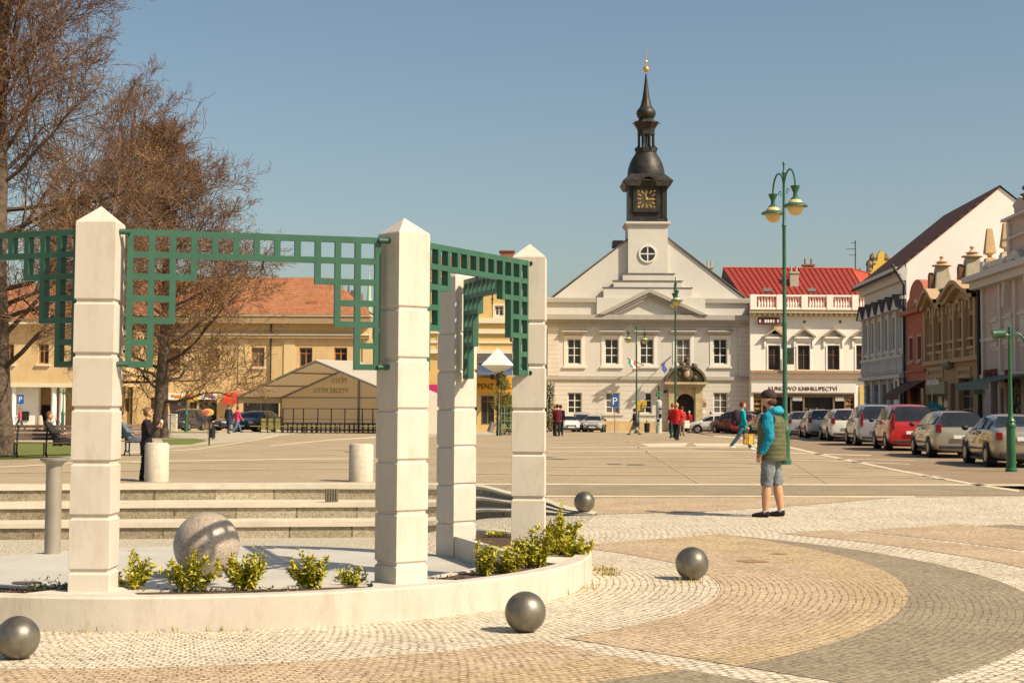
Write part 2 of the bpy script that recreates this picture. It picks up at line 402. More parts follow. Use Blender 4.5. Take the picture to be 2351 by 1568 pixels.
ring('pink_paving', K(4.9), K(6.0), -46.6, 42, M_cobp, 2)
ring('yellow_paving', K(6.0), cA, -46.6, 42, M_coby, 2)
ring('grey_paving', cA, K(7.53), -46.6, 42, M_cobg, 2)
ring('pink_paving', K(8.25), K(9.15), -46.6, 39, M_cobp2, 2)
ring('pink_paving', K(9.3), K(11.4), -46.6, 37, M_cobp2, 2)
ring('grey_paving', K(11.4), K(12.0), -46.6, 35, M_cobg, 2)
ring('pink_paving', K(4.9), K(5.7), -178, -49.6, M_cobp, 2)
ring('yellow_paving', K(5.7), K(6.3), -178, -49.6, M_coby, 2)
ring('grey_paving', K(6.3), K(7.5), -178, -49.6, M_cobg, 2)
# rust stains on the paving
M_stain = mat('rust_stain', (.30,.17,.08), .9, var=.35, scale=14)
def blot(px, py, rx, ry, m, name='stain', lvl=3):
    c = onz(px, py); k = 18; rnd = [random.uniform(.8,1.15) for _ in range(k)]
    sheet(name, [(c.x+rx*math.cos(2*math.pi*i/k)*rnd[i], c.y+ry*math.sin(2*math.pi*i/k)*rnd[i]) for i in range(k)], m, lvl)
blot(1726,1290,.17,.16,M_stain); blot(1790,1273,.10,.08,M_stain)
M_cover = mat('manhole_iron', (.09,.08,.065), .6, var=.2)
blot(1460,1067,.28,.28,M_cover,'manhole_cover',2); blot(1412,1066,.22,.22,M_cover,'manhole_cover',2); blot(803,1038,.2,.2,M_cover,'manhole_cover',2)
blot(58,1342,.13,.12,M_cover,'drain_cover',5)
# plaza lines
pline('stone_line', [(0,1073),(200,1062),(700,1054),(860,1053)], 2.2, M_line)
pline('stone_line', [(1258,1037),(1700,1037),(2000,1046)], 1.8, M_line)
pline('stone_line', [(1258,1028),(1740,1027)], 1.6, M_line)
pline('stone_line', [(0,1048),(240,1042),(450,1032),(600,1008),(640,1000)], 2.0, M_line)
pline('stone_line', [(620,1024),(760,1010),(1000,1000)], 2.0, M_line)
psheet('pale_strip', [(1470,1019),(1580,1017),(1572,1025),(1490,1026)], M_line, 2)
psheet('pale_strip', [(1590,1018),(1750,1018),(1760,1025),(1600,1025)], M_line, 2)
pline('stone_line', [(1432,1010),(1490,1040),(1545,1075),(1603,1110)], 1.8, mat('pinkish_stone_line',(.46,.34,.22),.85,var=.15))
M_faint = mat('faint_joint_line', (.45,.36,.235), .9, var=.2, scale=1.5); M_faint2 = mat('pale_joint_line', (.52,.42,.275), .9, var=.2, scale=1.5)
for pts,w_,m_ in (([(0,1086),(420,1079),(860,1076)],1.4,M_faint),([(1258,1052),(1700,1050),(2100,1057)],1.2,M_faint2),([(1258,1072),(1500,1070),(1740,1072)],1.5,M_faint),([(1258,1090),(1800,1089),(2160,1093)],1.2,M_faint2),
  ([(1258,1016),(1480,1014)],1.2,M_faint),([(560,1036),(860,1031)],1.2,M_faint),([(1700,1056),(1900,1058),(2090,1066)],1.6,M_faint2),([(300,1062),(860,1060)],1.2,M_faint),([(1810,1095),(2060,1096),(2170,1100)],1.2,M_faint),
  ([(1000,1062),(1172,1061)],1.2,M_faint2),([(1000,1088),(1172,1088)],1.2,M_faint),([(1300,1112),(1330,1080),(1352,1055)],1.6,M_faint),([(1900,1111),(1850,1080),(1815,1058)],1.4,M_faint)): pline('joint_line', pts, w_, m_)
M_road = brickmat('street_setts', (.40,.29,.19), (.34,.25,.165), (.2,.15,.10), .12, .12, .012, .9, axes='xy', stain=.2)
psheet('street', [(1640,1001),(1760,1015),(1900,1047),(2060,1080),(2230,1112),(2700,1160),(2700,1020),(2000,975),(1900,968),(1700,975),(1560,985)], M_road, 1)
pline('stone_line', [(1640,1001),(1760,1015),(1900,1047),(2060,1080),(2230,1111),(2340,1128)], 4, M_line)
# far pavements and lawns
M_pave = mat('pale_pavement', (.42,.36,.26), .9, var=.12, scale=.8)
psheet('pavement', [(-100,1054),(150,1056),(300,1043),(420,1026),(560,1012),(650,1000),(700,992),(700,985),(-200,985)], M_pave, 1)
psheet('pavement', [(960,1000),(1250,1000),(1250,990),(960,990)], M_pave, 1)
psheet('pavement', [(1256,992),(1700,992),(1700,984),(1256,984)], M_pave, 1)
M_grass = mat('lawn_grass', (.10,.13,.02), .95, var=.35, scale=12, bump=.8, bscale=60, col2=(.17,.19,.035))
psheet('lawn', [(-200,1056),(60,1055),(160,1048),(230,1036),(200,1016),(-200,1012)], M_grass, 2)
psheet('lawn', [(380,1022),(440,1020),(478,1012),(450,1008),(370,1008)], M_grass, 2)
psheet('lawn', [(300,994),(500,994),(500,991),(300,991)], M_grass, 2)
def grasstufts(name, spots, m, h=.1, n=40, sp=.1):
    mb = MB()
    for (c, nn) in spots:
        for i in range(nn):
            x = c.x+random.gauss(0,sp); y = c.y+random.gauss(0,sp*.6); a = random.uniform(0,6.28); l = h*random.uniform(.4,1); b = random.uniform(-.6,.6)*l
            mb.add([(x,y,c.z),(x+.012*math.cos(a),y+.012*math.sin(a),c.z),(x+b*math.cos(a+1.5),y+b*math.sin(a+1.5),c.z+l)],[(0,1,2)])
    o = mb.build(name, m); o['kind'] = 'stuff'; return o
# slab, gravel court
sheet('court_slab', [circ(a,2.86) for a in range(0,360,6)], M_slab, 3)
def court():
    n = 60
    def samp(L, t):
        d = [0]
        for a,b in zip(L,L[1:]): d.append(d[-1]+(b-a).length)
        s = t*d[-1]
        for i in range(len(L)-1):
            if s <= d[i+1]+1e-9: return L[i]+(L[i+1]-L[i])*((s-d[i])/max(1e-9,d[i+1]-d[i]))
        return L[-1].copy()
    NL = near + [TOPR[-1]]
    mb = MB(); K2 = 6; P = []
    for i in range(n+1):
        t = i/n; a = samp(NL,t); b = samp(FOOTR,t); a.z = -.003
        P.append([a+(b-a)*(j/K2) for j in range(K2+1)])
    for i in range(n+1): mb.v += [tuple(p) for p in P[i]]
    for i in range(n):
        for j in range(K2):
            q = i*(K2+1)+j; mb.f.append((q, q+K2+1, q+K2+2, q+1))
    struct('gravel_court', mb, M_gravel)
court()
# steps of the sunken court
M_step = brickmat('step_stone', (.50,.44,.32), (.27,.23,.155), (.14,.11,.08), 1.15, 3.0, .02, .85, axes='xy', stain=.35, bump=.3)
M_cap = mat('step_cap_stone', (.54,.48,.37), .8, var=.12, scale=2, bump=.2)
st = empty('stone_steps', (-3,30,0), 0, 'long curved run of three weathered stone steps sunk below the plaza behind the columns', 'steps')
def pathk(k): return [Vector((a.x+(b.x-a.x)*k/2, a.y+(b.y-a.y)*k/2, 0)) for a,b in zip(TOPR,FOOTR)]
DR = refine([Vector((d,0,0)) for d in DEP]); DR = [max(.012,d.x) for d in DR]
def outw(P, i):
    d = (P[min(i+1,len(P)-1)]-P[max(i-1,0)]).normalized(); return Vector((d.y,-d.x,0))   # toward the court
org = Vector((-3,30,0))
for k in range(3):
    P = pathk(k); rb = MB(); cb = MB(); m = len(P)
    Pn = pathk(k+.98) if k < 2 else None
    for i,p in enumerate(P):
        D = DR[i]; zt = -D*k/3; zb = -D*(k+1)/3 - .02
        o = outw(P,i); ct = min(.09, D/3*.3); q = p-org
        rb.v += [tuple(q+Vector((0,0,zt-ct))), tuple(q+Vector((0,0,zb-.1)))]
        nb = (TOPR[i]-FOOTR[i]); nb.z = 0; nb.normalize()
        a = q+o*.05; back = q + nb*(.95 if k else .6)
        cb.v += [tuple(a+Vector((0,0,zt-ct))), tuple(a+Vector((0,0,zt+.006*(k==0)))), tuple(back+Vector((0,0,zt+.006*(k==0)))), tuple(back+Vector((0,0,zt-ct)))]
        if i < m-1:
            rb.f.append((2*i,2*i+1,2*i+3,2*i+2))
            for j in range(4): cb.f.append((4*i+j, 4*i+(j+1)%4, 4*i+4+(j+1)%4, 4*i+4+j))
    rb.build('riser', M_step, st); cb.build('tread', M_cap, st)
gm = MB(); M_gr = mat('vent_grille', (.20,.17,.12), .7, var=.5, scale=60)
for px in (762, 897):
    c = onz(px,1137,-.17)-org; 
    gr = MB(); gr.box(c.x-.13,c.x+.13,c.y-.03,c.y-.005,c.z-.12,c.z+.13)
    for a in range(-2,3): gr.box(c.x+a*.05-.01,c.x+a*.05+.01,c.y-.05,c.y-.03,c.z-.12,c.z+.13)
    gr.build('drain_grille', M_gr, st)
# ================================================================== PLANTER RING
COLS = [(-5.2,12.42,-45),(-3.12,11.50,1),(-.866,12.13,39),(.163,14.05,86),(-.585,16.32,130.5)]
pl = empty('curved_planter', (-2.9,14.5,0), 0, 'low cream concrete planter wall curving round the feet of the columns', 'planter')
def lc(p): return (p[0]-PC[0], p[1]-PC[1])
mb = MB(); AA = [i*3-190 for i in range(0, 79)]
for i,a in enumerate(AA):
    for r,z in ((3.66,-.05),(3.66,.235),(3.645,.25),(3.515,.25),(3.50,.235),(3.50,.1)):
        p = circ(a,r); mb.v.append((p.x-PC[0],p.y-PC[1],z))
    if i:
        for j in range(5): q = (i-1)*6+j; mb.f.append((q,q+6,q+7,q+1))
e = (len(AA)-1)*6; mb.f.append((e+5,e+4,e+3,e+2,e+1,e))
mb.build('outer_wall', mat('planter_concrete', (.52,.47,.39), .8, var=.10, scale=1.1, bump=.08, bscale=45, dirt=.22), pl, smooth=True)
cang = [-139,-94,-49.5,-7.5,39.5]
soil = MB(); M_soil = mat('planter_soil', (.085,.05,.03), .95, var=.5, scale=25, bump=1, bscale=50)
arc = [circ(a,3.51) for a in range(-190,45,4)]
inn = [circ(-190,2.9)]+[Vector((c[0],c[1],0)) for c in COLS]+[circ(43,3.2)]
pts = [(p.x-PC[0],p.y-PC[1]) for p in arc] + [(p.x-PC[0],p.y-PC[1]) for p in reversed(inn)]
bm = bmesh.new(); vs = [bm.verts.new((x,y,.19)) for x,y in pts]; es = [bm.edges.new((vs[i],vs[(i+1)%len(vs)])) for i in range(len(vs))]
bmesh.ops.triangle_fill(bm, edges=es); me = bpy.data.meshes.new('soil'); bm.to_mesh(me); bm.free(); me.materials.append(M_soil)
o = bpy.data.objects.new('soil', me); COL.objects.link(o); o.parent = pl
for k in range(4):
    a = Vector((COLS[k][0]-PC[0],COLS[k][1]-PC[1],0)); b = Vector((COLS[k+1][0]-PC[0],COLS[k+1][1]-PC[1],0))
    d = (b-a).normalized(); nrm = Vector((d.y,-d.x,0))
    q = [a, b, b-nrm*.07, a-nrm*.07]
    MB().prismz([(p.x,p.y) for p in q], -.02, .205 if k < 3 else .235).build('inner_wall', M_plaster, pl)
for k in range(5):
    a = R(cang[k]); c = Vector((COLS[k][0]-PC[0],COLS[k][1]-PC[1],0)); o1 = Vector((math.cos(a),math.sin(a),0)); t1 = Vector((-o1.y,o1.x,0))
    if k == 4: continue
    q = [c-o1*.17-t1*.17, c-o1*.17+t1*.17, c+o1*.05+t1*.3, o1*3.5+t1*.55, o1*3.505, o1*3.5-t1*.55, c+o1*.05-t1*.3]
    MB().prismz([(p.x,p.y) for p in q], -.01, .222).build('column_plinth', M_plaster, pl)
# ================================================================== COLUMNS
def column_mesh(w=.30, hb=.0):
    mb = MB(); g = .014; gh = .022; h = w/2
    zs = [-.03]; 
    prof = [(h,-.03)]
    for k in range(6):
        z = .37+.4*k
        prof += [(h-.004,z-gh/2-.006),(h-g,z-gh/2),(h-g,z+gh/2),(h-.004,z+gh/2+.006),(h,z+gh/2+.012)] if k else [(h,z-gh/2-.012),(h-.004,z-gh/2-.006),(h-g,z-gh/2),(h-g,z+gh/2),(h-.004,z+gh/2+.006),(h,z+gh/2+.012)]
        if k < 5: prof += [(h,z+.4-gh/2-.012)]
    prof += [(h,2.965),(h-.006,2.975),(.002,3.10)]
    for r,z in prof: mb.v += [(-r,-r,z),(r,-r,z),(r,r,z),(-r,r,z)]
    for i in range(len(prof)-1):
        for j in range(4): mb.f.append((4*i+j,4*i+(j+1)%4,4*i+4+(j+1)%4,4*i+4+j))
    return mb
LBC = ['leftmost cream block column, cut off by the left picture edge', 'cream block column nearest the camera, second from the left beside the dark lattice panel',
  'cream block column between the front green lattice and the receding lattice', 'slim cream block column furthest right, standing in the leafy end of the planter',
  'cream block column at the back, half in striped lattice shadow on the slab']
proto = None
for k,(x,y,yw) in enumerate(COLS):
    if proto is None:
        o = column_mesh().build('block_column', M_plaster, bevel=.004, seg=1); proto = o
    else:
        o = proto.copy(); COL.objects.link(o)
    o.location = (x,y,0); o.rotation_euler = (0,0,R(yw)); tag(o, LBC[k], 'column', 'cream columns joined by green lattices')
# ================================================================== LATTICES
def lattice_parts(root):
    bw = .046; pxx = .1585; pz = .167; nX = 12; nZ = 6; W = nX*pxx+bw
    xs = []; zs = []
    for i in range(nX+1): xs += [i*pxx-W/2, i*pxx+bw-W/2]
    for i in range(nZ+1): zs += [2.93-bw-i*pz, 2.93-i*pz]
    zs = sorted(zs)
    depth = [6,4,2]+[1]*6+[2,4,6]
    def cell(c, r): return 0 <= c < nX and 0 <= r < depth[c]     # r counts from the top
    def occ(i, k):
        k2 = len(zs)-2-k                                           # from top: even = bar rows, odd = gap rows
        bx, bz = (i % 2 == 0), (k2 % 2 == 0)
        c = i//2; r = k2//2
        if not bx and not bz: return False
        if bx and bz: return cell(c,r) or cell(c-1,r) or cell(c,r-1) or cell(c-1,r-1)
        if bx: return cell(c,r) or cell(c-1,r)
        return cell(c,r) or cell(c,r-1)
    MB().grid(xs, zs, occ, -.03, .03).build('lattice_frame', M_green, root, bevel=.004, seg=1)
    for sx in (-1,1):
        for z in (2.905, 1.905):
            b = MB(); b.tube([(sx*(W/2-.02),-.045,z),(sx*(W/2+.10),-.045,z)], .021, 8).ball((sx*(W/2+.10),-.045,z),.027,8)
            b.build('bracket', M_darkgreen, root, smooth=True)
    h = MB(); h.tube([(.05,0,2.72),(.05,0,2.66)],.006,6); h.lathe([(0,2.655),(.014,2.66),(.006,2.668),(.016,2.675),(0,2.68)],8,(.05,0))
    for i in range(10):
        t0 = math.pi*2*i/10; t1 = math.pi*2*(i+1)/10
        h.tube([(.05+.02*math.cos(t0),0,2.635+.02*math.sin(t0)),(.05+.02*math.cos(t1),0,2.635+.02*math.sin(t1))],.004,5)
    h.build('hook', M_black, root)
LBL = ['green stepped metal lattice on the far left, dark on its shaded side', 'sunlit green stepped lattice spanning the two nearest cream columns',
       'green stepped lattice receding from the middle column to the right column', 'small green lattice seen edge on behind the receding one, partly shaded']
lp = None
for k in range(4):
    a = Vector(COLS[k][:2]); b = Vector(COLS[k+1][:2]); c = (a+b)/2; ang = math.atan2(b.y-a.y, b.x-a.x)
    off = Vector((math.sin(ang), -math.cos(ang)))*.03
    if lp is None: lp = empty('lattice_panel', (0,0,0)); lattice_parts(lp); r = lp
    else: r = copy_tree(lp)
    r.location = (c.x+off.x, c.y+off.y, 0); r.rotation_euler = (0,0,ang); tag(r, LBL[k], 'lattice', 'green stepped lattices between the columns')
# ================================================================== SPHERES, BOLLARDS, POST
M_granite = mat('speckled_granite', (.20,.15,.11), .42, var=.4, scale=55, spec=.5, col2=(.52,.44,.35), coat=.05)
c = onz(470,1329); r = 75/3500*c.y*1.0
tag(MB().ball((0,0,r-.01), r, 48).build('granite_sphere', M_granite, smooth=True, loc=(c.x,c.y+r*.2,.012)), 'large polished speckled granite ball on the slab with lattice shadow across it', 'sphere')
def steelmat():
    m = mat('dull_steel', (.165,.15,.12), .42, metal=.6, var=.55, scale=3.5, bump=.08, bscale=30); return m
M_steel = steelmat()
sp_l = [(1206,1455,47,'steel ball bollard in the front middle on the pale ring of cobbles'),(35,1517,49.5,'steel ball bollard cut by the left edge of the picture'),
        (1590,1334,38,'steel ball bollard on the pink cobbles right of the planter'),(1342,1178,24,'small distant steel ball bollard beside the end of the stone steps')]
sph = None
for px,py,rp,l in sp_l:
    c = onz(px,py-2)
    if sph is None: sph = MB().ball((0,0,0), .148, 40).build('steel_sphere', M_steel, smooth=True); o = sph
    else: o = sph.copy(); COL.objects.link(o); o.rotation_euler = (random.random(),random.random(),random.random())
    s = (rp/3500*c.y)/.148; o.scale = (s,s,s); o.location = (c.x, c.y+.04, .148*s-.004); tag(o, l, 'bollard', 'steel balls on the paving')
# concrete bollards
M_conc = mat('rough_concrete', (.52,.46,.36), .9, var=.15, scale=14, bump=.5, bscale=40)
for px,pb,hw,hp,l in ((355,1106,27.5,88,'stout round concrete bollard in front of the woman with ice cream'),(827,1106,28,86,'stout round concrete bollard half hidden by the middle column')):
    c = onz(px,pb); s = c.y/3500
    tag(MB().lathe([(hw*s,0),(hw*s,hp*s-.04),(hw*s-.03,hp*s),(hw*s*.8,hp*s+.004),(0,hp*s)],32).build('concrete_bollard', M_conc, smooth=True, loc=(c.x,c.y+.15,.0)), l, 'bollard', 'round concrete bollards on the top step')
c = onz(120,1273); s = c.y/3500
p = empty('round_post', (c.x,c.y,0), 0, 'slim round grey post with a flared flat cap left of the nearest column', 'post')
M_post = mat('satin_steel', (.33,.29,.235), .45, metal=.3, var=.12, scale=3)
MB().lathe([(18*s,-.1),(18*s,205*s)],24).build('shaft', M_post, p, smooth=True)
MB().lathe([(18*s,203*s),(22*s,207*s),(32*s,214*s),(33*s,219*s),(0,219*s)],28).build('cap', M_post, p, smooth=True)
# ================================================================== PLANTS
def leafmat(name, a, b):
    m = mat(name, a, .55, var=.3, scale=16, col2=b, spec=.35)
    return m
M_leaf = leafmat('fresh_leaf', (.17,.19,.012), (.62,.53,.05)); M_leaf2 = leafmat('dry_leaf', (.08,.075,.04), (.17,.14,.08))
M_stem = mat('shrub_stem', (.16,.12,.05), .9, var=.2)
def leaf(mb, p, d, up, L, W):
    d = d.normalized(); s = d.cross(up)
    if s.length < .1: s = d.cross(Vector((1,0,0)))
    s.normalize(); n = s.cross(d)
    a = p + d*L*.45 + s*W/2 + n*W*.15; b = p + d*L*.45 - s*W/2 + n*W*.15; e = p + d*L - n*L*.12
    mb.add([p, a, e, b], [(0,1,2),(0,2,3)])
def shrub(px, py, hp, wp, label, seed, dens=1.0, z=.2, m=None, name='leafy_shrub'):
    rnd = random.Random(seed); c = onz(px, py, z); s = c.y/3500; H = hp*s*1.12; Wd = wp*s/2*1.3
    r = empty(name, (c.x,c.y,z-.01), 0, label, 'shrub', 'yellow green shrubs in the planter')
    st = MB(); lf = MB(); n = int(10*dens)+3
    for i in range(n):
        a = rnd.uniform(0,6.28); q = rnd.random()**.6; ex = Vector((math.cos(a)*Wd*q, math.sin(a)*Wd*.45*q, H*(1-.45*q*q)*rnd.uniform(.6,1.12)))
        b0 = Vector((ex.x*.3, ex.y*.3, 0)); mid = b0*.6+ex*.4+Vector((0,0,H*.05)); pts = [b0, mid, ex]
        st.tube(pts, [.005,.004,.002], 4)
        nl = int(62*dens*(.6+H))
        for j in range(nl):
            t = .15+.9*rnd.random(); p = (b0+(mid-b0)*(t*2) if t < .5 else mid+(ex-mid)*((t-.5)*2))
            p = p + Vector((rnd.gauss(0,.012),rnd.gauss(0,.012),rnd.gauss(0,.012)))
            d = Vector((rnd.gauss(0,1),rnd.gauss(0,1),rnd.gauss(.55,.7)))
            leaf(lf, p, d, Vector((rnd.gauss(0,.4),rnd.gauss(0,.4),1)), rnd.uniform(.032,.058), rnd.uniform(.018,.027))
    st.build('stem', M_stem, r); lf.build('foliage', m or M_leaf, r)
shrub(305,1352,72,100,'leafy yellow green shrub at the foot of the nearest column, tallest stems pointing up',1)
shrub(432,1354,86,105,'twin stemmed yellow green shrub in front of the granite ball',2,1.1)
shrub(562,1350,76,100,'bushy yellow green shrub just right of the granite ball',3,1.5)
shrub(712,1346,68,85,'yellow green shrub alone halfway between the two front columns',4,1.3)
shrub(812,1342,34,80,'small sparse shrub with orange tips left of the middle column',5,.8)
shrub(1108,1318,62,70,'sparse yellow green shrub left end of the leafy cluster by the right column',6,1.0)
shrub(1165,1312,48,85,'low dense shrub in front of the slim right column',7,1.3)
shrub(1228,1300,80,90,'upright shrub growing against the slim right column',8,1.6)
shrub(1290,1278,95,95,'tallest darkest shrub right of the slim right column',9,1.9)
shrub(1325,1283,48,75,'low shrub in the tip of the curved planter',10,1.4)
def cover(px0, px1, py, hp, label, seed, z=.2, m=None, dens=1):
    rnd = random.Random(seed); a = onz(px0,py,z); b = onz(px1,py,z); s = a.y/3500; H = hp*s; lf = MB()
    for i in range(int(260*(b-a).length*dens)):
        t = rnd.random(); p = Vector((a.x+(b.x-a.x)*t+rnd.gauss(0,.01)-a.x, a.y+(b.y-a.y)*t+rnd.gauss(0,.05)-a.y, abs(rnd.gauss(0,H*.5))))
        leaf(lf, p, Vector((rnd.gauss(0,1),rnd.gauss(0,1),rnd.gauss(.6,.5))), Vector((0,0,1)), rnd.uniform(.02,.04), .018)
    tag(lf.build('ground_cover_plant', m or M_leaf2, loc=(a.x,a.y,z-.01)), label, 'plant')
cover(-30,75,1362,9,'thin line of reddish low growth at the far left planter edge',21,m=leafmat('red_leaf',(.10,.04,.03),(.2,.09,.05)))
cover(60,235,1358,22,'greyish green low creeping plant at the foot of the nearest column',22,dens=7,m=leafmat('greygreen_leaf',(.09,.10,.045),(.20,.21,.11)))
cover(255,700,1354,5,'sparse brown low growth along the soil under the shrubs',23,dens=.7)
cover(925,1065,1332,7,'dry low creeping plant in the soil right of the middle column',24,dens=4)
cover(1115,1172,1226,8,'low green growth along the top of the shaded inner planter wall',25,z=.22,m=M_leaf,dens=4)
# tufts along the wall foot
spots = [(onz(x,y),n) for x,y,n in ((125,1451,25),(215,1450,60),(290,1449,35),(385,1447,20),(500,1444,40),(530,1449,18),(680,1435,70),(860,1424,12),(1018,1408,60),(1325,1352,60),(1385,1310,90),(1395,1320,70),(1260,1368,14),(1585,1338,25),(410,1450,10))]
grasstufts('weeds', spots, mat('weed_grass', (.20,.19,.03), .9, var=.4, scale=9, col2=(.42,.28,.07)), .07, 40, .08)
# ================================================================== BUILDINGS
class Fac:
    """vertical facade plane; local x right along it, y into the building, z up"""
    def __init__(s, ox, oy, yaw=0.0, z=None):
        s.o = Vector((ox, oy, gz(oy) if z is None else z)); s.yaw = yaw
        s.ex = Vector((math.cos(yaw), math.sin(yaw), 0)); s.ey = Vector((-math.sin(yaw), math.cos(yaw), 0))
    def uv(s, px, py, dy=0.0):
        d = ray(px, py); o = s.o + s.ey*dy - Vector((0,0,CAMZ)); t = o.dot(s.ey)/d.dot(s.ey)
        w = Vector((0,0,CAMZ)) + d*t - s.o
        return (w.dot(s.ex), w.z)
    def rect(s, x0, x1, ytop, ybot, dy=0.0):
        xm = (x0+x1)/2; ym = (ytop+ybot)/2
        return (s.uv(x0,ym,dy)[0], s.uv(x1,ym,dy)[0], s.uv(xm,ybot,dy)[1], s.uv(xm,ytop,dy)[1])
def window(root, r, frame_m, glass_m=None, cols=2, rows=(.33,.66), rec=.16, fw=.07, sill=None, hood=None, surround=None, sm=None, depth=.06, name='window'):
    x0,x1,z0,z1 = r; f = MB(); W = x1-x0; H = z1-z0
    xs = [x0, x0+fw]; 
    for c in range(1,cols): xs += [x0+W*c/cols-fw*.45, x0+W*c/cols+fw*.45]
    xs += [x1-fw, x1]; zs = [z0, z0+fw]
    for t in rows: zs += [z0+H*t-fw*.35, z0+H*t+fw*.35]
    zs += [z1-fw, z1]
    f.grid(xs, zs, lambda i,k: i%2==0 or k%2==0, rec, rec+depth)
    fo = f.build(name, frame_m, root)
    MB().box(x0+.01,x1-.01,rec+depth-.02,rec+depth+.01,z0+.01,z1-.01).build('pane', glass_m or (M_curt if random.random() < .28 else M_glass), fo)
    sm = sm or frame_m
    if surround:
        a = surround; q = MB(); q.wall(x0-a,x1+a,z0-a*.6,z1+a,[(x0,x1,z0,z1)],-.05,.02); q.build('surround', sm, fo)
    if sill:
        MB().box(x0-sill,x1+sill,-.16,.03,z0-.17-(surround or 0)*.6,z0-.02-(surround or 0)*.6).build('sill', sm, fo)
    if hood: hood(fo, x0, x1, z0, z1)
    return fo
# ------------------------------------------------------------------ town hall
M_th = mat('town_hall_render', (.585,.555,.495), .85, var=.035, scale=.5, bump=.1, dirt=.05)
M_thr = brickmat('rusticated_render', (.61,.58,.515), (.595,.565,.50), (.40,.36,.30), 9.0, .40, .02, .85, stain=.08, bump=.5)
M_thg = mat('grey_stone_moulding', (.38,.35,.305), .85, var=.08, scale=1.5)
M_tan = mat('tan_plinth', (.50,.36,.18), .9, var=.18, scale=1.2)
M_sand = mat('ochre_sandstone', (.44,.35,.20), .85, var=.22, scale=2, bump=.3)
M_slate = mat('dark_roof_sheet', (.13,.115,.11), .6, var=.2, scale=2)
yF = 135.0; th = Fac(ony(1487,900,yF).x, yF); S = 3500/yF
TH = empty('town_hall', th.o, 0, 'pale grey town hall with gabled front, pediment and black clock tower', 'building')
U = th.uv
xl = U(1257,860)[0]; xr = U(1721,860)[0]; zc = U(1487,748)[1]; zs0 = U(1487,866)[1]
upw = [th.rect(x-16,x+16,778,836) for x in (1318.7,1404.5,1485,1568.7,1653.5)]
low = [th.rect(x-16.5,x+16.5,901,949) for x in (1319.5,1406.5,1481,1654)]
hd = th.rect(1551.5,1594,904,988)
MB().wall(xl,xr,zs0,zc+.3,upw,0,.4).build('upper_wall', M_th, TH)
pl0 = U(1487,967)[1]
MB().wall(xl-.02,xr+.02,0,zs0,low+[(hd[0],hd[1],0,hd[3])],-.05,.4).build('ground_floor_wall', M_thr, TH)
b = MB(); b.box(xl-.06,hd[0]-.9,-.12,.1,-.3,pl0).box(hd[1]+.9,xr+.06,-.12,.1,-.3,pl0); b.build('plinth', M_tan, TH)
MB().box(xl+.1,xr-.1,.4,14,0,zc).build('building_core', M_th, TH)
b = MB(); b.box(xl-.08,xr+.08,-.22,.0,U(1487,872)[1],U(1487,864)[1]); b.build('string_course', M_thg, TH)
# corner pilasters
for x0,x1 in ((xl,xl+1.0),(xr-1.0,xr)):
    MB().box(x0,x1,-.10,.0,zs0+.1,zc).build('corner_pilaster', M_thr, TH)
b = MB(); zt = U(1487,724)[1]
b.box(xl-.2,xr+.2,-.35,.1,zc,zc+.28).box(xl-.4,xr+.4,-.6,.1,zc+.28,zc+.5).box(xl-.55,xr+.55,-.8,.15,zc+.5,zt); b.build('cornice', M_thg, TH)
def th_hood(fo,x0,x1,z0,z1):
    h = MB(); a = z1+.32; h.v += []; e = .48
    pts = [(x0-e,a+.42),(x1+e,a+.42)]
    h.add([(x0-e-.05,-.5,a+.34),(x1+e+.05,-.5,a+.34),(x1+e+.05,.0,a+.5),(x0-e-.05,.0,a+.5),(x0-e-.05,-.5,a+.28),(x1+e+.05,-.5,a+.28),(x1+.25,.0,a),(x0-.25,.0,a)],
          [(0,1,2,3),(4,7,6,5),(0,4,5,1),(1,5,6,2),(0,3,7,4)]); h.build('window_hood', M_thg, fo)
for r in upw: window(TH, r, M_wframe, rows=(.35,.64), rec=.12, fw=.09, sill=.42, hood=th_hood, surround=.30, sm=M_wframe)
for i,r in enumerate(low): window(TH, r, M_wframe, rows=(.3,.62), rec=.12, fw=.10, sill=(.35 if i in (1,2) else None), sm=M_th)
# attic, steps and gable
ap = lambda x,y,dy=0: U(x,y,dy)
b = MB(); za = U(1487,684)[1]
b.box(xl-.1,xr-.05,.2,.9,zt,za-.45).box(xl-.25,xr+.1,.0,.9,za-.45,za)
b.build('attic', M_th, TH)
MB().box(xl-.27,xr+.12,-.06,-.004,za-.42,za-.05).build('attic_moulding', M_thg, TH)
MB().box(U(1370,700)[0],U(1619,700)[0],-.1,.2,zt,za+.02).build('attic', M_th, TH)
b = MB()
b.box(U(1387,0)[0],U(1587,0)[0],.05,.9,za,U(1487,662)[1]).box(U(1410,0)[0],U(1565,0)[0],.2,.9,U(1487,662)[1],U(1487,646)[1])
b.box(U(1431,0)[0],U(1548,0)[0],.35,.9,U(1487,646)[1],U(1487,629)[1]); b.build('gable_steps', M_th, TH)
for (x0,x1,yy,d) in ((1386,1588,662,-.0),(1409,1566,646,.14),(1430,1549,629,.29)):
    z = U(1487,yy)[1]; MB().box(U(x0,0)[0]-.06,U(x1,0)[0]+.06,d,.5,z+.002,z+.10).build('step_ledge', M_slate, TH)
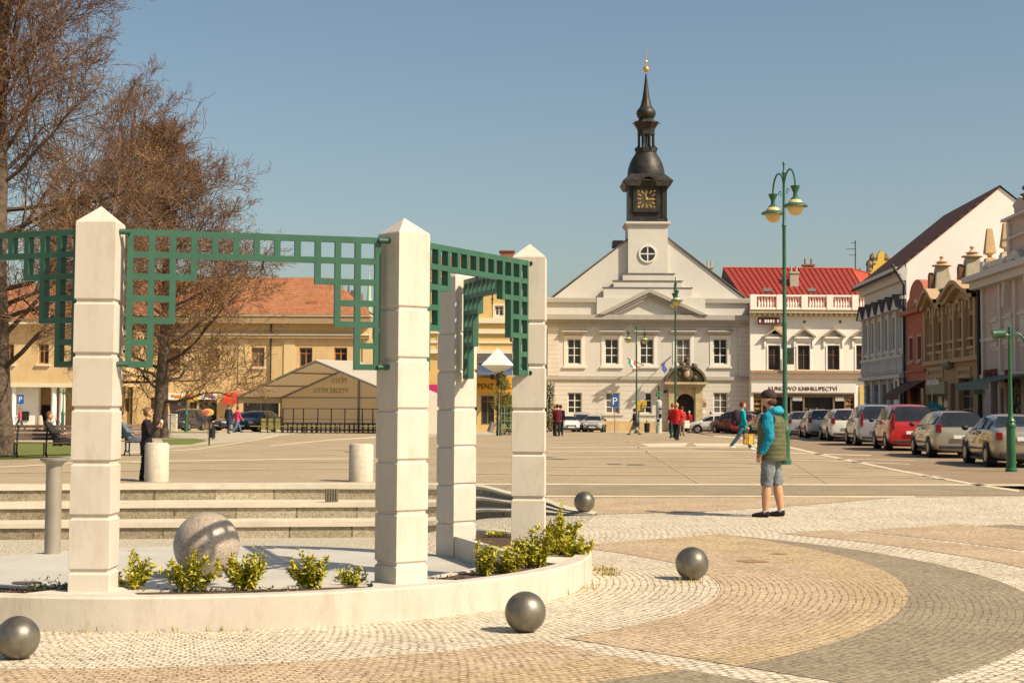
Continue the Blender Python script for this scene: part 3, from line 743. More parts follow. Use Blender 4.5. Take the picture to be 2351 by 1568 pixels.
# pediment
A = U(1489,664); B0 = U(1370,725); B1 = U(1622,726); zb = zt
b = MB(); b.prism([(B0[0]+.5,zb),(B1[0]-.5,zb),(A[0],A[1]-.45)], -.3,-.1); b.build('pediment_field', M_th, TH)
b = MB()
for sgn,Bp in ((-1,B0),(1,B1)):
    for k,(t0,t1,dy) in enumerate(((0,.34,-.95),(.34,.6,-.75),(.6,.85,-.6))):
        b.add([(A[0],dy,A[1]-t0),(A[0],dy,A[1]-t1),(Bp[0]+(-sgn)*t1*1.9,dy,zb+.01),(Bp[0]-sgn*t0*1.9,dy,zb+.01),
               (A[0],-.1,A[1]-t0),(A[0],-.1,A[1]-t1),(Bp[0]-sgn*t1*1.9,-.1,zb+.01),(Bp[0]-sgn*t0*1.9,-.1,zb+.01)],
              [(0,1,2,3),(4,7,6,5),(0,3,7,4),(1,5,6,2)])
b.build('pediment_moulding', M_thg, TH)
G = [U(1260,685,1.0),U(1446,546,1.0),U(1533,546,1.0),U(1699,690,1.0)]
apx = ((G[1][0]+G[2][0])/2, G[1][1]+ (G[2][0]-G[1][0])/2*.75)
gx0 = G[0][0]; gx1 = 2*apx[0]-gx0
b = MB(); b.prism([(gx0,za-.3),(gx1,za-.3),apx], 1.0,1.4); b.build('gable_wall', M_th, TH)
b = MB()
for sx,gx in ((-1,gx0),(1,gx1)):
    b.add([(apx[0],.85,apx[1]+.12),(gx+sx*.3,.85,za-.25),(gx+sx*.3,14,za-.25),(apx[0],14,apx[1]+.12),(apx[0],.85,apx[1]),(gx+sx*.3,.85,za-.37),(gx+sx*.3,14,za-.37),(apx[0],14,apx[1])],
          [(0,1,2,3),(4,7,6,5),(0,4,5,1),(1,5,6,2),(3,2,6,7)])
b.build('roof', M_slate, TH)
# tower shaft
tx0,tx1 = U(1443.5,0)[0],U(1534,0)[0]; tz0 = U(1487,630)[1]; tz1 = U(1487,517)[1]; tc = (tx0+tx1)/2; tw = tx1-tx0
b = MB(); b.box(tx0,tx1,.5,.5+tw,tz0-.4,tz1); b.build('tower_shaft', M_th, TH)
b = MB(); b.box(tx0-.12,tx1+.12,.38,.62+tw,tz1,tz1+.16).box(tx0-.25,tx1+.25,.25,.75+tw,tz1+.16,U(1487,508)[1]); b.build('tower_cornice', M_th, TH)
rz_ = U(1488,582); rr = 17/S
b = MB()
for k in range(24):
    a0 = 2*math.pi*k/24; a1 = 2*math.pi*(k+1)/24
    p = lambda a,q,y: (rz_[0]+q*math.cos(a), y, rz_[1]+q*math.sin(a))
    b.add([p(a0,rr,.38),p(a1,rr,.38),p(a1,rr*1.22,.38),p(a0,rr*1.22,.38),p(a0,rr,.55),p(a1,rr,.55),p(a1,rr*1.22,.55),p(a0,rr*1.22,.55)],[(0,1,2,3),(0,4,5,1),(2,6,7,3)])
rw = b.build('round_window', M_wframe, TH)
b = MB(); b.prism([(rz_[0]+rr*math.cos(2*math.pi*k/24), rz_[1]+rr*math.sin(2*math.pi*k/24)) for k in range(24)], .46,.49); b.build('pane', M_glass, rw)
b = MB(); b.box(rz_[0]-.05,rz_[0]+.05,.42,.45,rz_[1]-rr,rz_[1]+rr).box(rz_[0]-rr,rz_[0]-.051,.42,.45,rz_[1]-.05,rz_[1]+.05).box(rz_[0]+.051,rz_[0]+rr,.42,.45,rz_[1]-.05,rz_[1]+.05); b.build('glazing_bars', M_wframe, rw)
MB().box(U(1412,0)[0],U(1436,0)[0],2.2,4.2,U(1430,560)[1],U(1430,546)[1]).build('roof_dormer', M_slate, TH)
# clock stage
cz0 = U(1487,508)[1]; cz1 = U(1487,424)[1]; hw = 43/S
cs = MB(); cs.box(tc-hw,tc+hw,.75,.75+2*hw,cz0,cz1); CS = cs.build('clock_stage', M_copper, TH)
b = MB()
for (x0,x1) in ((tc-hw-.06,tc-hw+.35),(tc+hw-.35,tc+hw+.06)): b.box(x0,x1,.66,.76,cz0,cz1)
b.box(tc-hw-.1,tc+hw+.1,.6,.78,cz0,cz0+.35); b.build('stage_trim', M_copper, CS)
b = MB(); cc = U(1486,455); q = 22/S
b.wall(cc[0]-q*1.42,cc[0]+q*1.42,cc[1]-q*1.4,cc[1]+q*1.5,[(cc[0]-q,cc[0]+q,cc[1]-q,cc[1]+q)],.55,.76); b.build('clock_surround', M_copper, CS)
CF = MB().box(cc[0]-q,cc[0]+q,.66,.74,cc[1]-q,cc[1]+q).build('clock_face', mat('clock_black', (.075,.058,.038), .5, var=.1), CS)
b = MB()
for k in range(12):
    a = 2*math.pi*k/12; d = 1.0/max(abs(math.cos(a)),abs(math.sin(a))); d = min(d,1.25)
    b.obox((cc[0]+math.sin(a)*q*.74*d,.645,cc[1]+math.cos(a)*q*.74*d), .10,.03,.34, ry=a)
for sx in (-1,1):
    for sz in (-1,1): b.ball((cc[0]+sx*q*.86,.65,cc[1]+sz*q*.86), .11, 8, sy=.3)
b.build('numerals', M_gold, CF)
b = MB(); b.obox((cc[0]+.32,.62,cc[1]-.03), .8,.02,.09); b.obox((cc[0]-.05,.62,cc[1]+.25), .1,.02,.5, ry=-.3); b.ball((cc[0],.62,cc[1]),.13,8,sy=.3); b.build('hands', M_gold, CF)
# flared cornice with the arch over the clock
b = MB(); z0 = cz1-.1
arch = [(tc-hw-.55,z0+.55)]
for k in range(0,17):
    a = math.pi - math.pi*k/16; arch.append((tc+.85*math.cos(a), z0+.42+.62*math.sin(a)))
arch += [(tc+hw+.55,z0+.55),(tc+hw+.28,z0+.05)]
for k in range(0,17):
    a = math.pi*k/16; arch.append((tc+.72*math.cos(a), z0-.02+.85*math.sin(a)))
arch += [(tc-hw-.28,z0+.05)]
b.prism(arch,.15,.45)
o_ = b.build('arched_cornice', M_copper, CS)
b = MB(); rr0 = hw+.3
b.add([(tc-rr0,.45,z0),(tc+rr0,.45,z0),(tc+rr0,.9+2*hw+.1,z0),(tc-rr0,.9+2*hw+.1,z0),(tc-rr0-.3,.15,z0+.5),(tc+rr0+.3,.15,z0+.5),(tc+rr0+.3,1.2+2*hw,z0+.5),(tc-rr0-.3,1.2+2*hw,z0+.5),
       (tc-1.5,.75,z0+1.2),(tc+1.5,.75,z0+1.2),(tc+1.5,.75+2*hw,z0+1.2),(tc-1.5,.75+2*hw,z0+1.2)],
      [(0,3,2,1),(0,1,5,4),(1,2,6,5),(2,3,7,6),(3,0,4,7),(4,5,9,8),(5,6,10,9),(6,7,11,10),(7,4,8,11)])
b.build('flared_roof', M_copper, CS)
cy = .75+hw
def octl(prof, n=8, ph=R(22.5)): return MB().lathe([(U(1487+r,0)[0]-U(1487,0)[0], U(1487,y)[1]) for r,y in prof], n, (tc,cy), ph)
octl([(43,404),(43.5,392),(42,380),(38,366),(32,354),(26,345),(25,343)],16,0).build('dome', M_copper, TH, smooth=True)
b = octl([(23,346),(26,341),(26,332),(24,331)]); b.build('gallery', M_copper, TH)
b = MB()
for k in range(8):
    a = R(22.5+45*k); x = tc+.70*math.cos(a); y = cy+.70*math.sin(a)
    b.tube([(x,y,U(1487,332)[1]),(x,y,U(1487,288)[1])],.10,6)
    x2 = tc+.98*math.cos(a); y2 = cy+.98*math.sin(a); b.ball((x2,y2,U(1487,333)[1]),.13,6)
    b.tube([(x2,y2,U(1487,333)[1]),(x,y,U(1487,322)[1])],.05,5)
b.tube([(tc,cy,U(1487,332)[1]),(tc,cy,U(1487,288)[1])],.10,6)
b.build('lantern_columns', M_copper, TH)
octl([(21,300),(21,292),(22,286),(26,280),(31,273),(30,270),(22,268),(17,262),(18,258)]).build('lantern_cornice', M_copper, TH)
b = MB()
for k in range(8):
    a = R(45*k); x = tc+1.1*math.cos(a); y = cy+1.1*math.sin(a); z = U(1487,273)[1]
    b.tube([(x,y,z),(tc+1.35*math.cos(a),cy+1.35*math.sin(a),z+.05)],[.05,.02],5)
b.build('water_spouts', M_copper, TH)
octl([(17,262),(21,257),(23,250),(21.5,243),(17,238),(12.5,230),(9,215),(6,195),(4,178),(2.4,163),(1.6,157)],16,0).build('onion_spire', M_copper, TH, smooth=True)
b = MB(); b.ball((tc,cy,U(1487,146)[1]),7.6/S,16); b.build('gold_ball', M_gold, TH, smooth=True)
b = MB(); b.tube([(tc,cy,U(1487,140)[1]),(tc,cy,U(1487,124)[1]),(tc,cy,U(1487,85)[1])],[.07,.05,.015],6); b.ball((tc,cy,U(1487,128)[1]),.12,8); b.build('lightning_rod', M_gold, TH)
# portal
b = MB(); pcx = (hd[0]+hd[1])/2; pw = 36/S; ptop = U(1572,889)[1]; ar = (hd[1]-hd[0])/2
prof = [(pcx-pw,-.2),(pcx-ar,-.2),(pcx-ar,hd[3]-ar)]
for k in range(0,17):
    a = math.pi-math.pi*k/16; prof.append((pcx+ar*math.cos(a), hd[3]-ar+ar*math.sin(a)))
prof += [(pcx+ar,-.2),(pcx+pw,-.2),(pcx+pw,ptop),(pcx-pw,ptop)]
b.prism(prof,-.45,-.02); P_ = b.build('portal', M_sand, TH)
b = MB(); b.box(pcx-pw-.1,pcx-pw*.62,-.62,-.45,-.2,ptop-.0).box(pcx+pw*.62,pcx+pw+.1,-.62,-.45,-.2,ptop); b.build('portal_pilaster', M_sand, P_)
b = MB(); b.box(pcx-pw-.25,pcx+pw+.25,-.8,-.02,ptop,ptop+.25).box(pcx-pw-.5,pcx+pw+.5,-1.05,-.02,ptop+.25,ptop+.45); b.build('entablature', M_sand, P_)
b = MB(); zz = ptop+.45
for k in range(12):
    a0 = math.pi*(1-k/12); a1 = math.pi*(1-(k+1)/12); e0 = lambda a,q,y: (pcx+(pw+.35+q)*math.cos(a), y, zz+(1.45+q)*math.sin(a))
    b.add([e0(a0,-.12,-1.0),e0(a0,.08,-1.0),e0(a1,.08,-1.0),e0(a1,-.12,-1.0),e0(a0,-.12,-.02),e0(a0,.08,-.02),e0(a1,.08,-.02),e0(a1,-.12,-.02)],[(0,1,2,3),(1,5,6,2),(0,3,7,4)])
b.build('curved_pediment', mat('weathered_stone',(.13,.105,.075),.9,var=.3,scale=3), P_)
b = MB(); b.prism([(pcx+(pw+.1)*math.cos(math.pi*k/12), zz+1.2*math.sin(math.pi*k/12)) for k in range(13)],-.4,-.02); b.build('tympanum', M_sand, P_)
b = MB(); rnd = random.Random(3)
b.ball((pcx+.1,-.8,zz+.75),.55,12,sz=1.3,sy=.5)
for k in range(26):
    b.ball((pcx+.1+rnd.gauss(0,.34),-.8+rnd.uniform(-.2,.2),zz+1.15+rnd.gauss(0,.42)), rnd.uniform(.12,.26), 7)
b.ball((pcx+.1,-.85,zz+2.0),.2,8).ball((pcx+.1,-.85,zz+2.3),.12,8)
b.build('carved_crest', mat('crest_stone',(.10,.075,.05),.9,var=.5,scale=4), P_, smooth=True)
b = MB(); b.ball((pcx+.05,-1.1,zz+.75),.25,10,sz=1.5,sy=.4); b.build('crest_shield', M_sand, P_, smooth=True)
MB().box(hd[0],hd[1],.3,.36,0,hd[3]).build('entrance_door', mat('dark_doorway',(.02,.014,.012),.7,var=.3), TH)
# drainpipe and plaques
b = MB(); b.box(xr+.02,xr+.55,.25,1.2,0,zt+1.6); b.build('gap_wall', mat('grey_gap_render',(.34,.30,.27),.9,var=.1), TH)
MB().tube([(xr+.28,.1,0),(xr+.28,.1,zc),(xr+.1,.1,zc+.6),(xr+.15,-.2,zt+.9)],.09,8).build('drainpipe', M_black, TH)
for x,y,ww,hh,m in ((1615,917,8,5,M_tan),(1615,928,12,10,mat('brown_plaque',(.28,.12,.07),.6,var=.1)),(1614,946,8,8,M_white)):
    u = U(x,y); MB().box(u[0]-ww/2/S,u[0]+ww/2/S,-.1,-.06,u[1]-hh/2/S,u[1]+hh/2/S).build('wall_plaque', m, TH)
u = U(1527,899); MB().box(u[0]-.13,u[0]+.13,-.35,-.05,u[1]-.12,u[1]+.12).build('wall_light', M_black, TH)
# flags
def flag(px, py, bx, by, tx, ty, cols, label):
    u = U(bx,by); t = U(tx,ty); g = empty('flag', th.o+Vector((u[0],-.05,u[1])), 0, label, 'flag')
    e = Vector((t[0]-u[0], -1.8, t[1]-u[1])); MB().tube([(0,0,0), e],.035,6).build('flagpole', M_black, g)
    k = len(cols)
    for i,(c,nm) in enumerate(cols):
        a = e*(.98-.15*i); b2 = e*(.98-.15*(i+1)) 
        mb = MB(); n = 5
        for j in range(n+1):
            dz = -.75*j/n; wv = .08*math.sin(j*1.7+i)
            mb.v += [(a.x+wv+.25*j/n, a.y+wv, a.z+dz),(b2.x+wv+.25*j/n, b2.y+wv, b2.z+dz)]
        for j in range(n): mb.f.append((2*j,2*j+1,2*j+3,2*j+2))
        o = mb.build('flag_cloth', mat(nm, c, .8, var=.08), g); sd_ = o.modifiers.new('s','SOLIDIFY'); sd_.thickness = .02
flag(0,0,1478,838,1436,824,[((.04,.20,.09),'flag_green'),((.75,.72,.68),'flag_white'),((.62,.05,.05),'flag_red')],'green white and red flag leaning out left of the middle window')
flag(0,0,1541,818,1512,839,[((.03,.05,.20),'flag_blue'),((.035,.055,.22),'flag_blue_b')],'dark blue flag on a slanted pole right of the middle window')
# ------------------------------------------------------------------ bookshop building with red roof
yB = 134.0; bf = Fac(ony(1723,900,yB).x, yB); V = bf.uv; S2 = 3500/yB
BK = empty('bookshop_building', bf.o, 0, 'white two storey building with red metal roof, roof balustrade and a bookshop at street level', 'building')
M_bk = mat('warm_white_render', (.80,.77,.69), .85, var=.03, scale=.5, dirt=.04)
M_bt = mat('brown_moulding', (.36,.22,.13), .8, var=.15)
x0 = 0; x1 = V(2075,850)[0]
bw = [bf.rect(x-13.8,x+13.8,793,849) for x in (1777.5,1845.5,1913.5,1979.5)]
shop = bf.rect(1730,1962,904,989)
MB().wall(x0,x1,0,V(1850,727)[1],bw+[(shop[0],shop[1],.0,shop[3])],0,.4).build('wall', M_bk, BK)
MB().box(x0+.05,x1,.6,13,0,V(1850,727)[1]).build('building_core', M_bk, BK)
def bk_hood(fo,a,b_,z0,z1):
    e = .36; z = z1+.32; m = (a+b_)/2
    h = MB(); h.box(a-e,b_+e,-.3,0,z+.28,z+.42).box(a-.1,b_+.1,-.12,0,z,z+.28); h.build('lintel', M_bk, fo)
    h = MB(); h.prism([(a-e-.12,z+.42),(b_+e+.12,z+.42),(m,z+1.15)],-.12,0); h.build('pediment', mat('grey_pediment',(.42,.38,.32),.85,var=.08), fo)
    h = MB()
    for sg,xx in ((-1,a-e-.2),(1,b_+e+.2)):
        h.add([(m,-.42,z+1.22),(m,-.42,z+1.02),(xx-sg*.3,-.42,z+.43),(xx,-.42,z+.43),(m,0,z+1.22),(m,0,z+1.02),(xx-sg*.3,0,z+.43),(xx,0,z+.43)],[(0,1,2,3),(0,3,7,4),(1,5,6,2)])
    h.build('pediment_edge', mat('dull_brown_edge',(.36,.28,.21),.8,var=.1), fo)
    h = MB()
    for xx in (a-.28,b_+.28): h.box(xx-.09,xx+.09,-.14,0,z-.45,z+.2)
    h.build('console', M_bk, fo)
for r in bw: window(BK, r, M_wood, glass_m=M_glass, cols=2, rows=(.6,), rec=.15, fw=.075, surround=.14, sm=M_bk, hood=bk_hood)
b = MB(); b.box(x0,x1,-.25,0,V(1850,857)[1],V(1850,851)[1]); b.build('sill_band', M_bt, BK)
b = MB(); b.box(x0,x1,-.3,0,V(1850,869.5)[1],V(1850,866)[1]); b.build('string_course', M_bt, BK)
b = MB(); zc2 = V(1850,727)[1]; b.box(x0-.05,x1,-.35,.1,zc2,zc2+.28).box(x0-.1,x1,-.75,.1,zc2+.28,zc2+.55); 
for k in range(int(x1/.45)): b.box(.2+k*.45,.4+k*.45,-.6,-.35,zc2+.02,zc2+.26)
b.build('cornice', mat('cream_cornice',(.60,.50,.34),.85,var=.1), BK)
z5 = V(1850,712.5)[1]; MB().box(x0-.1,x1,-.85,2.0,zc2+.55,z5).build('gutter_edge', mat('orange_tile_edge',(.52,.20,.08),.7,var=.15), BK)
b = MB(); zt2 = V(1850,678)[1]; pier = [1728,1788,1845,1903,1961,2019]
zA = z5+.28; zB = zt2-.16
for px in pier: u = V(px,700)[0]; b.box(u-.28,u+.28,-.55,-.1,z5,zt2+.02)
b.box(x0,x1,-.5,-.15,z5,zA-.05).box(x0,x1,-.52,-.13,zB,zt2)
b.build('balustrade', M_bk, BK)
for p0,p1 in zip(pier,pier[1:]):
    a = V(p0,700)[0]+.4; c_ = V(p1,700)[0]-.4; n = 6
    for k in range(n): 
        x = a+(c_-a)*(k+.5)/n; MB().lathe([(.05,zA-.05),(.09,zA+.12),(.10,zA+.3),(.05,zA+.55),(.07,zB-.05),(.07,zB)],8,(x,-.32)).build('baluster', M_bk, BK, smooth=True)
# roof
M_red = mat('red_sheet_roof', (.27,.038,.026), .45, var=.10, scale=1.5, spec=.4)
M_redo = mat('orange_red_sheet_roof', (.42,.075,.035), .5, var=.10, scale=1.5)
zr0 = zc2+.5; Y0 = .3; Yr = 6.2
rl = V(1660,615,Yr); rr1 = V(1955,619,Yr); ll = V(1752,735,Y0)
def rp(x,y,z): return (x,y,z)
Lx = V(1735,725,Y0)[0]-.3; ridz = rl[1]
A0 = (Lx,Y0,zr0); A1 = (rl[0],Yr,ridz); A2 = (rr1[0],Yr,ridz); A3 = (V(2012,700,Y0)[0],Y0,zr0); A4 = (x1+3,Y0+.2,zr0); A5 = (x1+4,Yr-2.2,ridz-2.4)
RF = MB().add([A0,A3,A2,A1],[(0,1,2,3)]).build('roof', M_red, BK)
MB().add([A3,A4,A5,A2],[(0,1,2,3)]).build('hip_roof', M_redo, BK)
MB().add([A0,A1,(rl[0],Yr+6,zr0),(Lx,Yr+6,zr0)],[(0,3,2,1)]).build('roof_gable', M_slate, BK)
b = MB()
def lerp(a,b_,t): return Vector(a)+(Vector(b_)-Vector(a))*t
for k in range(1,24):
    t = k/24; b.tube([lerp(A0,A3,t)+Vector((0,-.02,.03)), lerp(A1,A2,t)+Vector((0,-.02,.03))],.035,4)
for k in range(1,5):
    t = k/5; b.tube([lerp(A3,A4,t)+Vector((0,-.02,.03)), lerp(A2,A5,t)+Vector((0,-.02,.03))],.03,4)
b.build('standing_seams', mat('roof_seam',(.25,.03,.02),.5,var=.1), RF)
b = MB(); b.tube([A1,A2],.1,6).tube([A2,A3],.09,6).tube([A2,A5],.09,6); b.build('ridge_cap', M_redo, RF)
def chim(px,py0,py1,wpx,m,dy,pots=2,nm='chimney',dep=.6,par=None):
    u = V(px,(py0+py1)/2,dy); zt_ = V(px,py0,dy)[1]; zb_ = V(px,py1,dy)[1]; hw_ = wpx/2/3500*(yB+dy)
    b = MB(); b.box(u[0]-hw_,u[0]+hw_,dy,dy+dep,zb_-.6,zt_-.15).box(u[0]-hw_-.08,u[0]+hw_+.08,dy-.08,dy+dep+.08,zt_-.15,zt_)
    for k in range(pots): x = u[0]+(k-(pots-1)/2)*hw_*1.2; b.tube([(x,dy+dep/2,zt_),(x,dy+dep/2,zt_+.55)],.09,7)
    return b.build(nm, m, par or BK)
M_ch = mat('grey_chimney_render',(.42,.36,.28),.9,var=.2)
M_brk = brickmat('chimney_brick',(.34,.13,.08),(.26,.10,.06),(.3,.24,.18),.28,.09,.01)
chim(1824,624,658,20,M_ch,3.6); chim(1857,607,621,24,M_brk,7); 
for px,py in ((1762,669),(1864,669)):
    u = V(px,py,1.9); MB().obox((u[0],1.9,u[1]+.1),.75,.5,.12,rx=R(40)).build('roof_hatch', M_slate, RF)
chim(1630,612,650,14,M_ch,9)
b = MB(); u = V(1964,617,7); b.tube([(u[0],7,u[1]-.5),(u[0],7,V(1964,552,7)[1])],.05,5)
for y_,w_ in ((558,10),(572,22),(586,16)): z = V(1960,y_,7)[1]; b.tube([(u[0]-w_/S2,7,z),(u[0]+.1,7,z)],.025,4)
b.build('roof_antenna', M_black, BK)
# sign, shop front
b = MB(); b.box(x0+.05,V(1964,890)[0],-.22,0,V(1850,901)[1],V(1850,880)[1]); SG = b.build('sign_board', mat('pale_sign_board',(.70,.67,.60),.7,var=.03), BK)
text_part('shop_lettering', 'KUNCOVO KNIHKUPECTVÍ', .50, mat('maroon_letters',(.10,.02,.025),.6,var=0), SG, (V(1842,896.5)[0],-.24,V(1842,896.5)[1]), extrude=.02, sx=.98)
b = MB(); a,c_ = shop[0],shop[1]; H = shop[3]
MB().box(a,c_,.55,.6,0,H).build('shop_window', M_glass, BK)
M_sf = mat('brown_shopfront', (.17,.12,.08), .6, var=.2)
b = MB()
for px in (1730,1750,1806,1817,1846,1915,1941,1962): x = V(px,940)[0]; b.box(x-.08,x+.08,.1,.5,0,H-.3)
b.box(a,c_,.1,.5,H-.3,H-.02).box(a,c_,.12,.5,0,.5); b.build('shopfront_frame', M_sf, BK)
for px,m in ((1740,'l'),(1951,'r')):
    x = V(px,940)[0]; sh = MB(); bk_ = MB(); r2 = random.Random(px)
    for k in range(7):
        z = .7+k*.42; sh.box(x-.32,x+.32,.15,.4,z,z+.05)
        for j in range(6): q_ = x-.28+j*.1; bk_.box(q_,q_+.07,.2,.36,z+.05,z+.05+r2.uniform(.15,.3))
    so_ = sh.build('display_shelf', M_wood, BK); bk_.build('shelf_books', mat('orange_books',(.45,.22,.08),.8,var=.5,scale=8), so_)
for px,w_ in ((1831,22),(1928,20)): x = V(px,912)[0]; MB().box(x-w_/2/S2,x+w_/2/S2,.05,.1,H-.62,H-.25).build('shop_panel', mat('grey_panel',(.45,.43,.38),.7,var=.1), BK)
b = MB(); r2 = random.Random(5); xa = V(1851,940)[0]; xb = V(1910,940)[0]
for k in range(60): x = r2.uniform(xa,xb); z = r2.uniform(.6,2.0); b.box(x-.09,x+.09,.5,.53,z,z+r2.uniform(.1,.25))
b.build('display_goods', mat('mixed_goods',(.22,.15,.09),.8,var=.7,scale=5), BK, kind='stuff')
bn = bf.rect(1738,1788,730,745.5); BN = MB().box(bn[0],bn[1],-.45,-.38,bn[2],bn[3]).build('banner', mat('dark_red_banner',(.09,.025,.02),.8,var=.2), BK)
for px,w_ in ((1743,3),(1756,5),(1762,4),(1768,4),(1774,3),(1784,3)): u = V(px,738); MB().box(u[0]-w_/2/S2,u[0]+w_/2/S2,-.47,-.451,u[1]-.13,u[1]+.13).build('banner_mark', M_white, BN)
wsn = bf.rect(1804,1819.5,799,837); MB().box(wsn[0],wsn[1],-.7,-.6,wsn[2],wsn[3]).build('hanging_sign', mat('dark_green_sign',(.03,.04,.025),.5,var=.6,scale=4), BK)
u = V(1785,754); MB().prism([(u[0]-.5,u[1]-.5),(u[0]+.5,u[1]-.5),(u[0]+.5,u[1]+.3),(u[0]+.1,u[1]+.75),(u[0]-.5,u[1]+.2)],-.12,0).build('wall_patch', mat('tan_patch',(.55,.42,.26),.9,var=.1), BK)
for px in (1847,1929): u = V(px,739); MB().ball((u[0],-.03,u[1]),.13,10,sy=.3).build('frieze_vent', M_slate, BK)
MB().box(V(1966,0)[0],V(1982,0)[0],-.1,0,0,V(1975,885)[1]).build('end_pilaster', mat('yellow_render',(.62,.44,.14),.85,var=.08), BK)
# ================================================================== RIGHT ROW
YW = math.atan2(-1, -.0546)
RW = Fac(20+.0546*113, 113, YW, 0.0)
def rowfac(px):
    u = RW.uv(px, 930)[0]; p = RW.o + RW.ex*u; return Fac(p.x, p.y, YW)
def Lw(F, px): return F.uv(px, 930)[0]
# ---- A: grey stucco house with the tall bare gable
FA = rowfac(1986); HA = empty('corner_house', FA.o, YW, 'grey stucco house with tall blank cream gable wall and dark maroon roof', 'building')
LA = Lw(FA,2083); M_gs = mat('grey_stucco',(.58,.56,.53),.85,var=.08,scale=1); M_gs2 = mat('bluegrey_stucco',(.34,.35,.37),.85,var=.15,scale=1.2)
ze = FA.uv(2056,622)[1]; zst = FA.uv(2035,868)[1]
wz = [(1991+i*12.6, 1997+i*12.6) for i in range(7)]
WA = []
for i in range(6):
    x = LA*(i+.5)/6; WA.append((x-.55,x+.55,FA.uv(2034,805)[1],FA.uv(2034,735)[1]))
WG = []
for i in range(5):
    x = LA*(i+.5)/5; WG.append((x-.8,x+.8,.5,3.6))
MB().wall(0,LA,zst,ze,WA,0,.4).build('upper_wall', M_gs, HA)
MB().wall(0,LA,-.2,zst,WG,0,.4).build('ground_floor_wall', M_gs2, HA)
for r in WA:
    def hA(fo,a,b_,z0,z1):
        h = MB(); h.prism([(a-.55,z1+.35),(b_+.55,z1+.35),((a+b_)/2,z1+1.25)],-.55,0); h.build('window_pediment', M_gs, fo)
        h = MB(); m = (a+b_)/2
        for sg in (-1,1): h.add([(m,-.65,z1+1.38),(m+sg*(.62+(b_-a)/2),-.65,z1+.38),(m+sg*(.62+(b_-a)/2),.0,z1+.38),(m,0,z1+1.38)],[(0,1,2,3)])
        h.build('pediment_roof', M_slate, fo)
    window(HA, r, M_gs, cols=2, rows=(.65,), rec=.15, sill=.25, hood=hA, surround=.12)
for i in range(7): x = LA*i/6; x = min(max(x,.3),LA-.3); MB().box(x-.22,x+.22,-.22,0,zst+1.4,ze-2.2).build('pilaster', M_gs, HA)
b = MB()
for i in range(18): x = LA*(i+.5)/18; b.lathe([(.10,zst+.2),(.2,zst+.5),(.12,zst+.95),(.16,zst+1.25)],8,(x,-.2))
b.box(0,LA,-.35,0,zst+1.25,zst+1.4); b.build('balustrade_band', M_gs, HA)
b = MB(); b.box(-.1,LA+.02,-.5,0,zst-.1,zst+.15).box(-.1,LA+.02,-.25,0,ze-2.1,ze-1.85).box(-.2,LA+.02,-.35,0,ze-.9,ze-.5).box(-.3,LA+.02,-.75,.1,ze-.5,ze-.05); b.build('cornice', M_gs, HA)
for i,r in enumerate(WG):
    window(HA, r, M_gs2, cols=2, rows=(.5,.8), rec=.2, fw=.1)
b = MB()
for k in range(9): b.box(-.05,LA+.01,-.06,0,.2+k*.45,.2+k*.45+.3)
for r in WG: pass
for i in range(6):
    x = min(max(LA*i/5,.35),LA-.35); b = MB().box(x-.27,x+.27,-.05,0,.1,4.1)
    for k in range(9): b.box(x-.32,x+.32,-.09,-.001,.1+k*.45,.1+k*.45+.36)
    b.build('rusticated_pier', M_gs, HA)
u = FA.uv(2062,897); b = MB(); b.box(u[0]-.9,u[0]+.9,-.12,-.05,u[1]-.9,u[1]+.9); q_ = b.build('sign_board', M_white, HA)
MB().box(u[0]-.35,u[0]+.35,-.14,-.121,u[1]+.1,u[1]+.65).build('sign_mark', mat('navy',(.03,.03,.10),.6,var=0), q_)
GA = Fac(*(FA.o+FA.ex*LA).xy, YW+R(90), FA.o.z)
ap_ = GA.uv(2294.5,430); eb = GA.uv(2086,600); zb2 = GA.uv(2086,640)[1]
Dp = ap_[0]*2
pts = [(.02,-.2),(.02,eb[1]-.1),(ap_[0],ap_[1]),(Dp,eb[1]),(Dp,-.2)]
MB().prismx(pts, LA-.35, LA+.01).build('gable_wall', mat('cream_gable_render',(.84,.82,.76),.9,var=.08,scale=.35,bump=.15), HA)
M_mar = brickmat('maroon_tile_roof',(.13,.05,.035),(.10,.04,.03),(.05,.02,.015),.3,.2,.02,axes='xz')
sl_ = (ap_[1]-eb[1])/ap_[0]
MB().add([(-.5,-.9,eb[1]-.9*sl_),(LA+.12,-.9,eb[1]-.9*sl_),(LA+.12,ap_[0],ap_[1]+.12),(-.5,ap_[0],ap_[1]+.12),
          (-.5,-.9,eb[1]-.9*sl_-.15),(LA+.12,-.9,eb[1]-.9*sl_-.15),(LA+.12,ap_[0],ap_[1]-.03),(-.5,ap_[0],ap_[1]-.03),
          (LA+.12,Dp,eb[1]),(-.5,Dp,eb[1])],
         [(0,1,2,3),(4,7,6,5),(0,4,5,1),(1,5,6,2),(0,3,7,4),(3,2,8,9)]).build('roof', M_mar, HA)
MB().box(.1,LA-.4,.4,Dp-.2,0,ze).build('building_core', M_gs, HA)
b = MB(); b.tube([(LA+.12,-.9,ze+.1),(LA+.1,-.15,ze-1.2),(LA-.05,-.15,ze-1.9),(LA-.05,-.15,0)],.09,7); b.build('downpipe', M_black, HA)
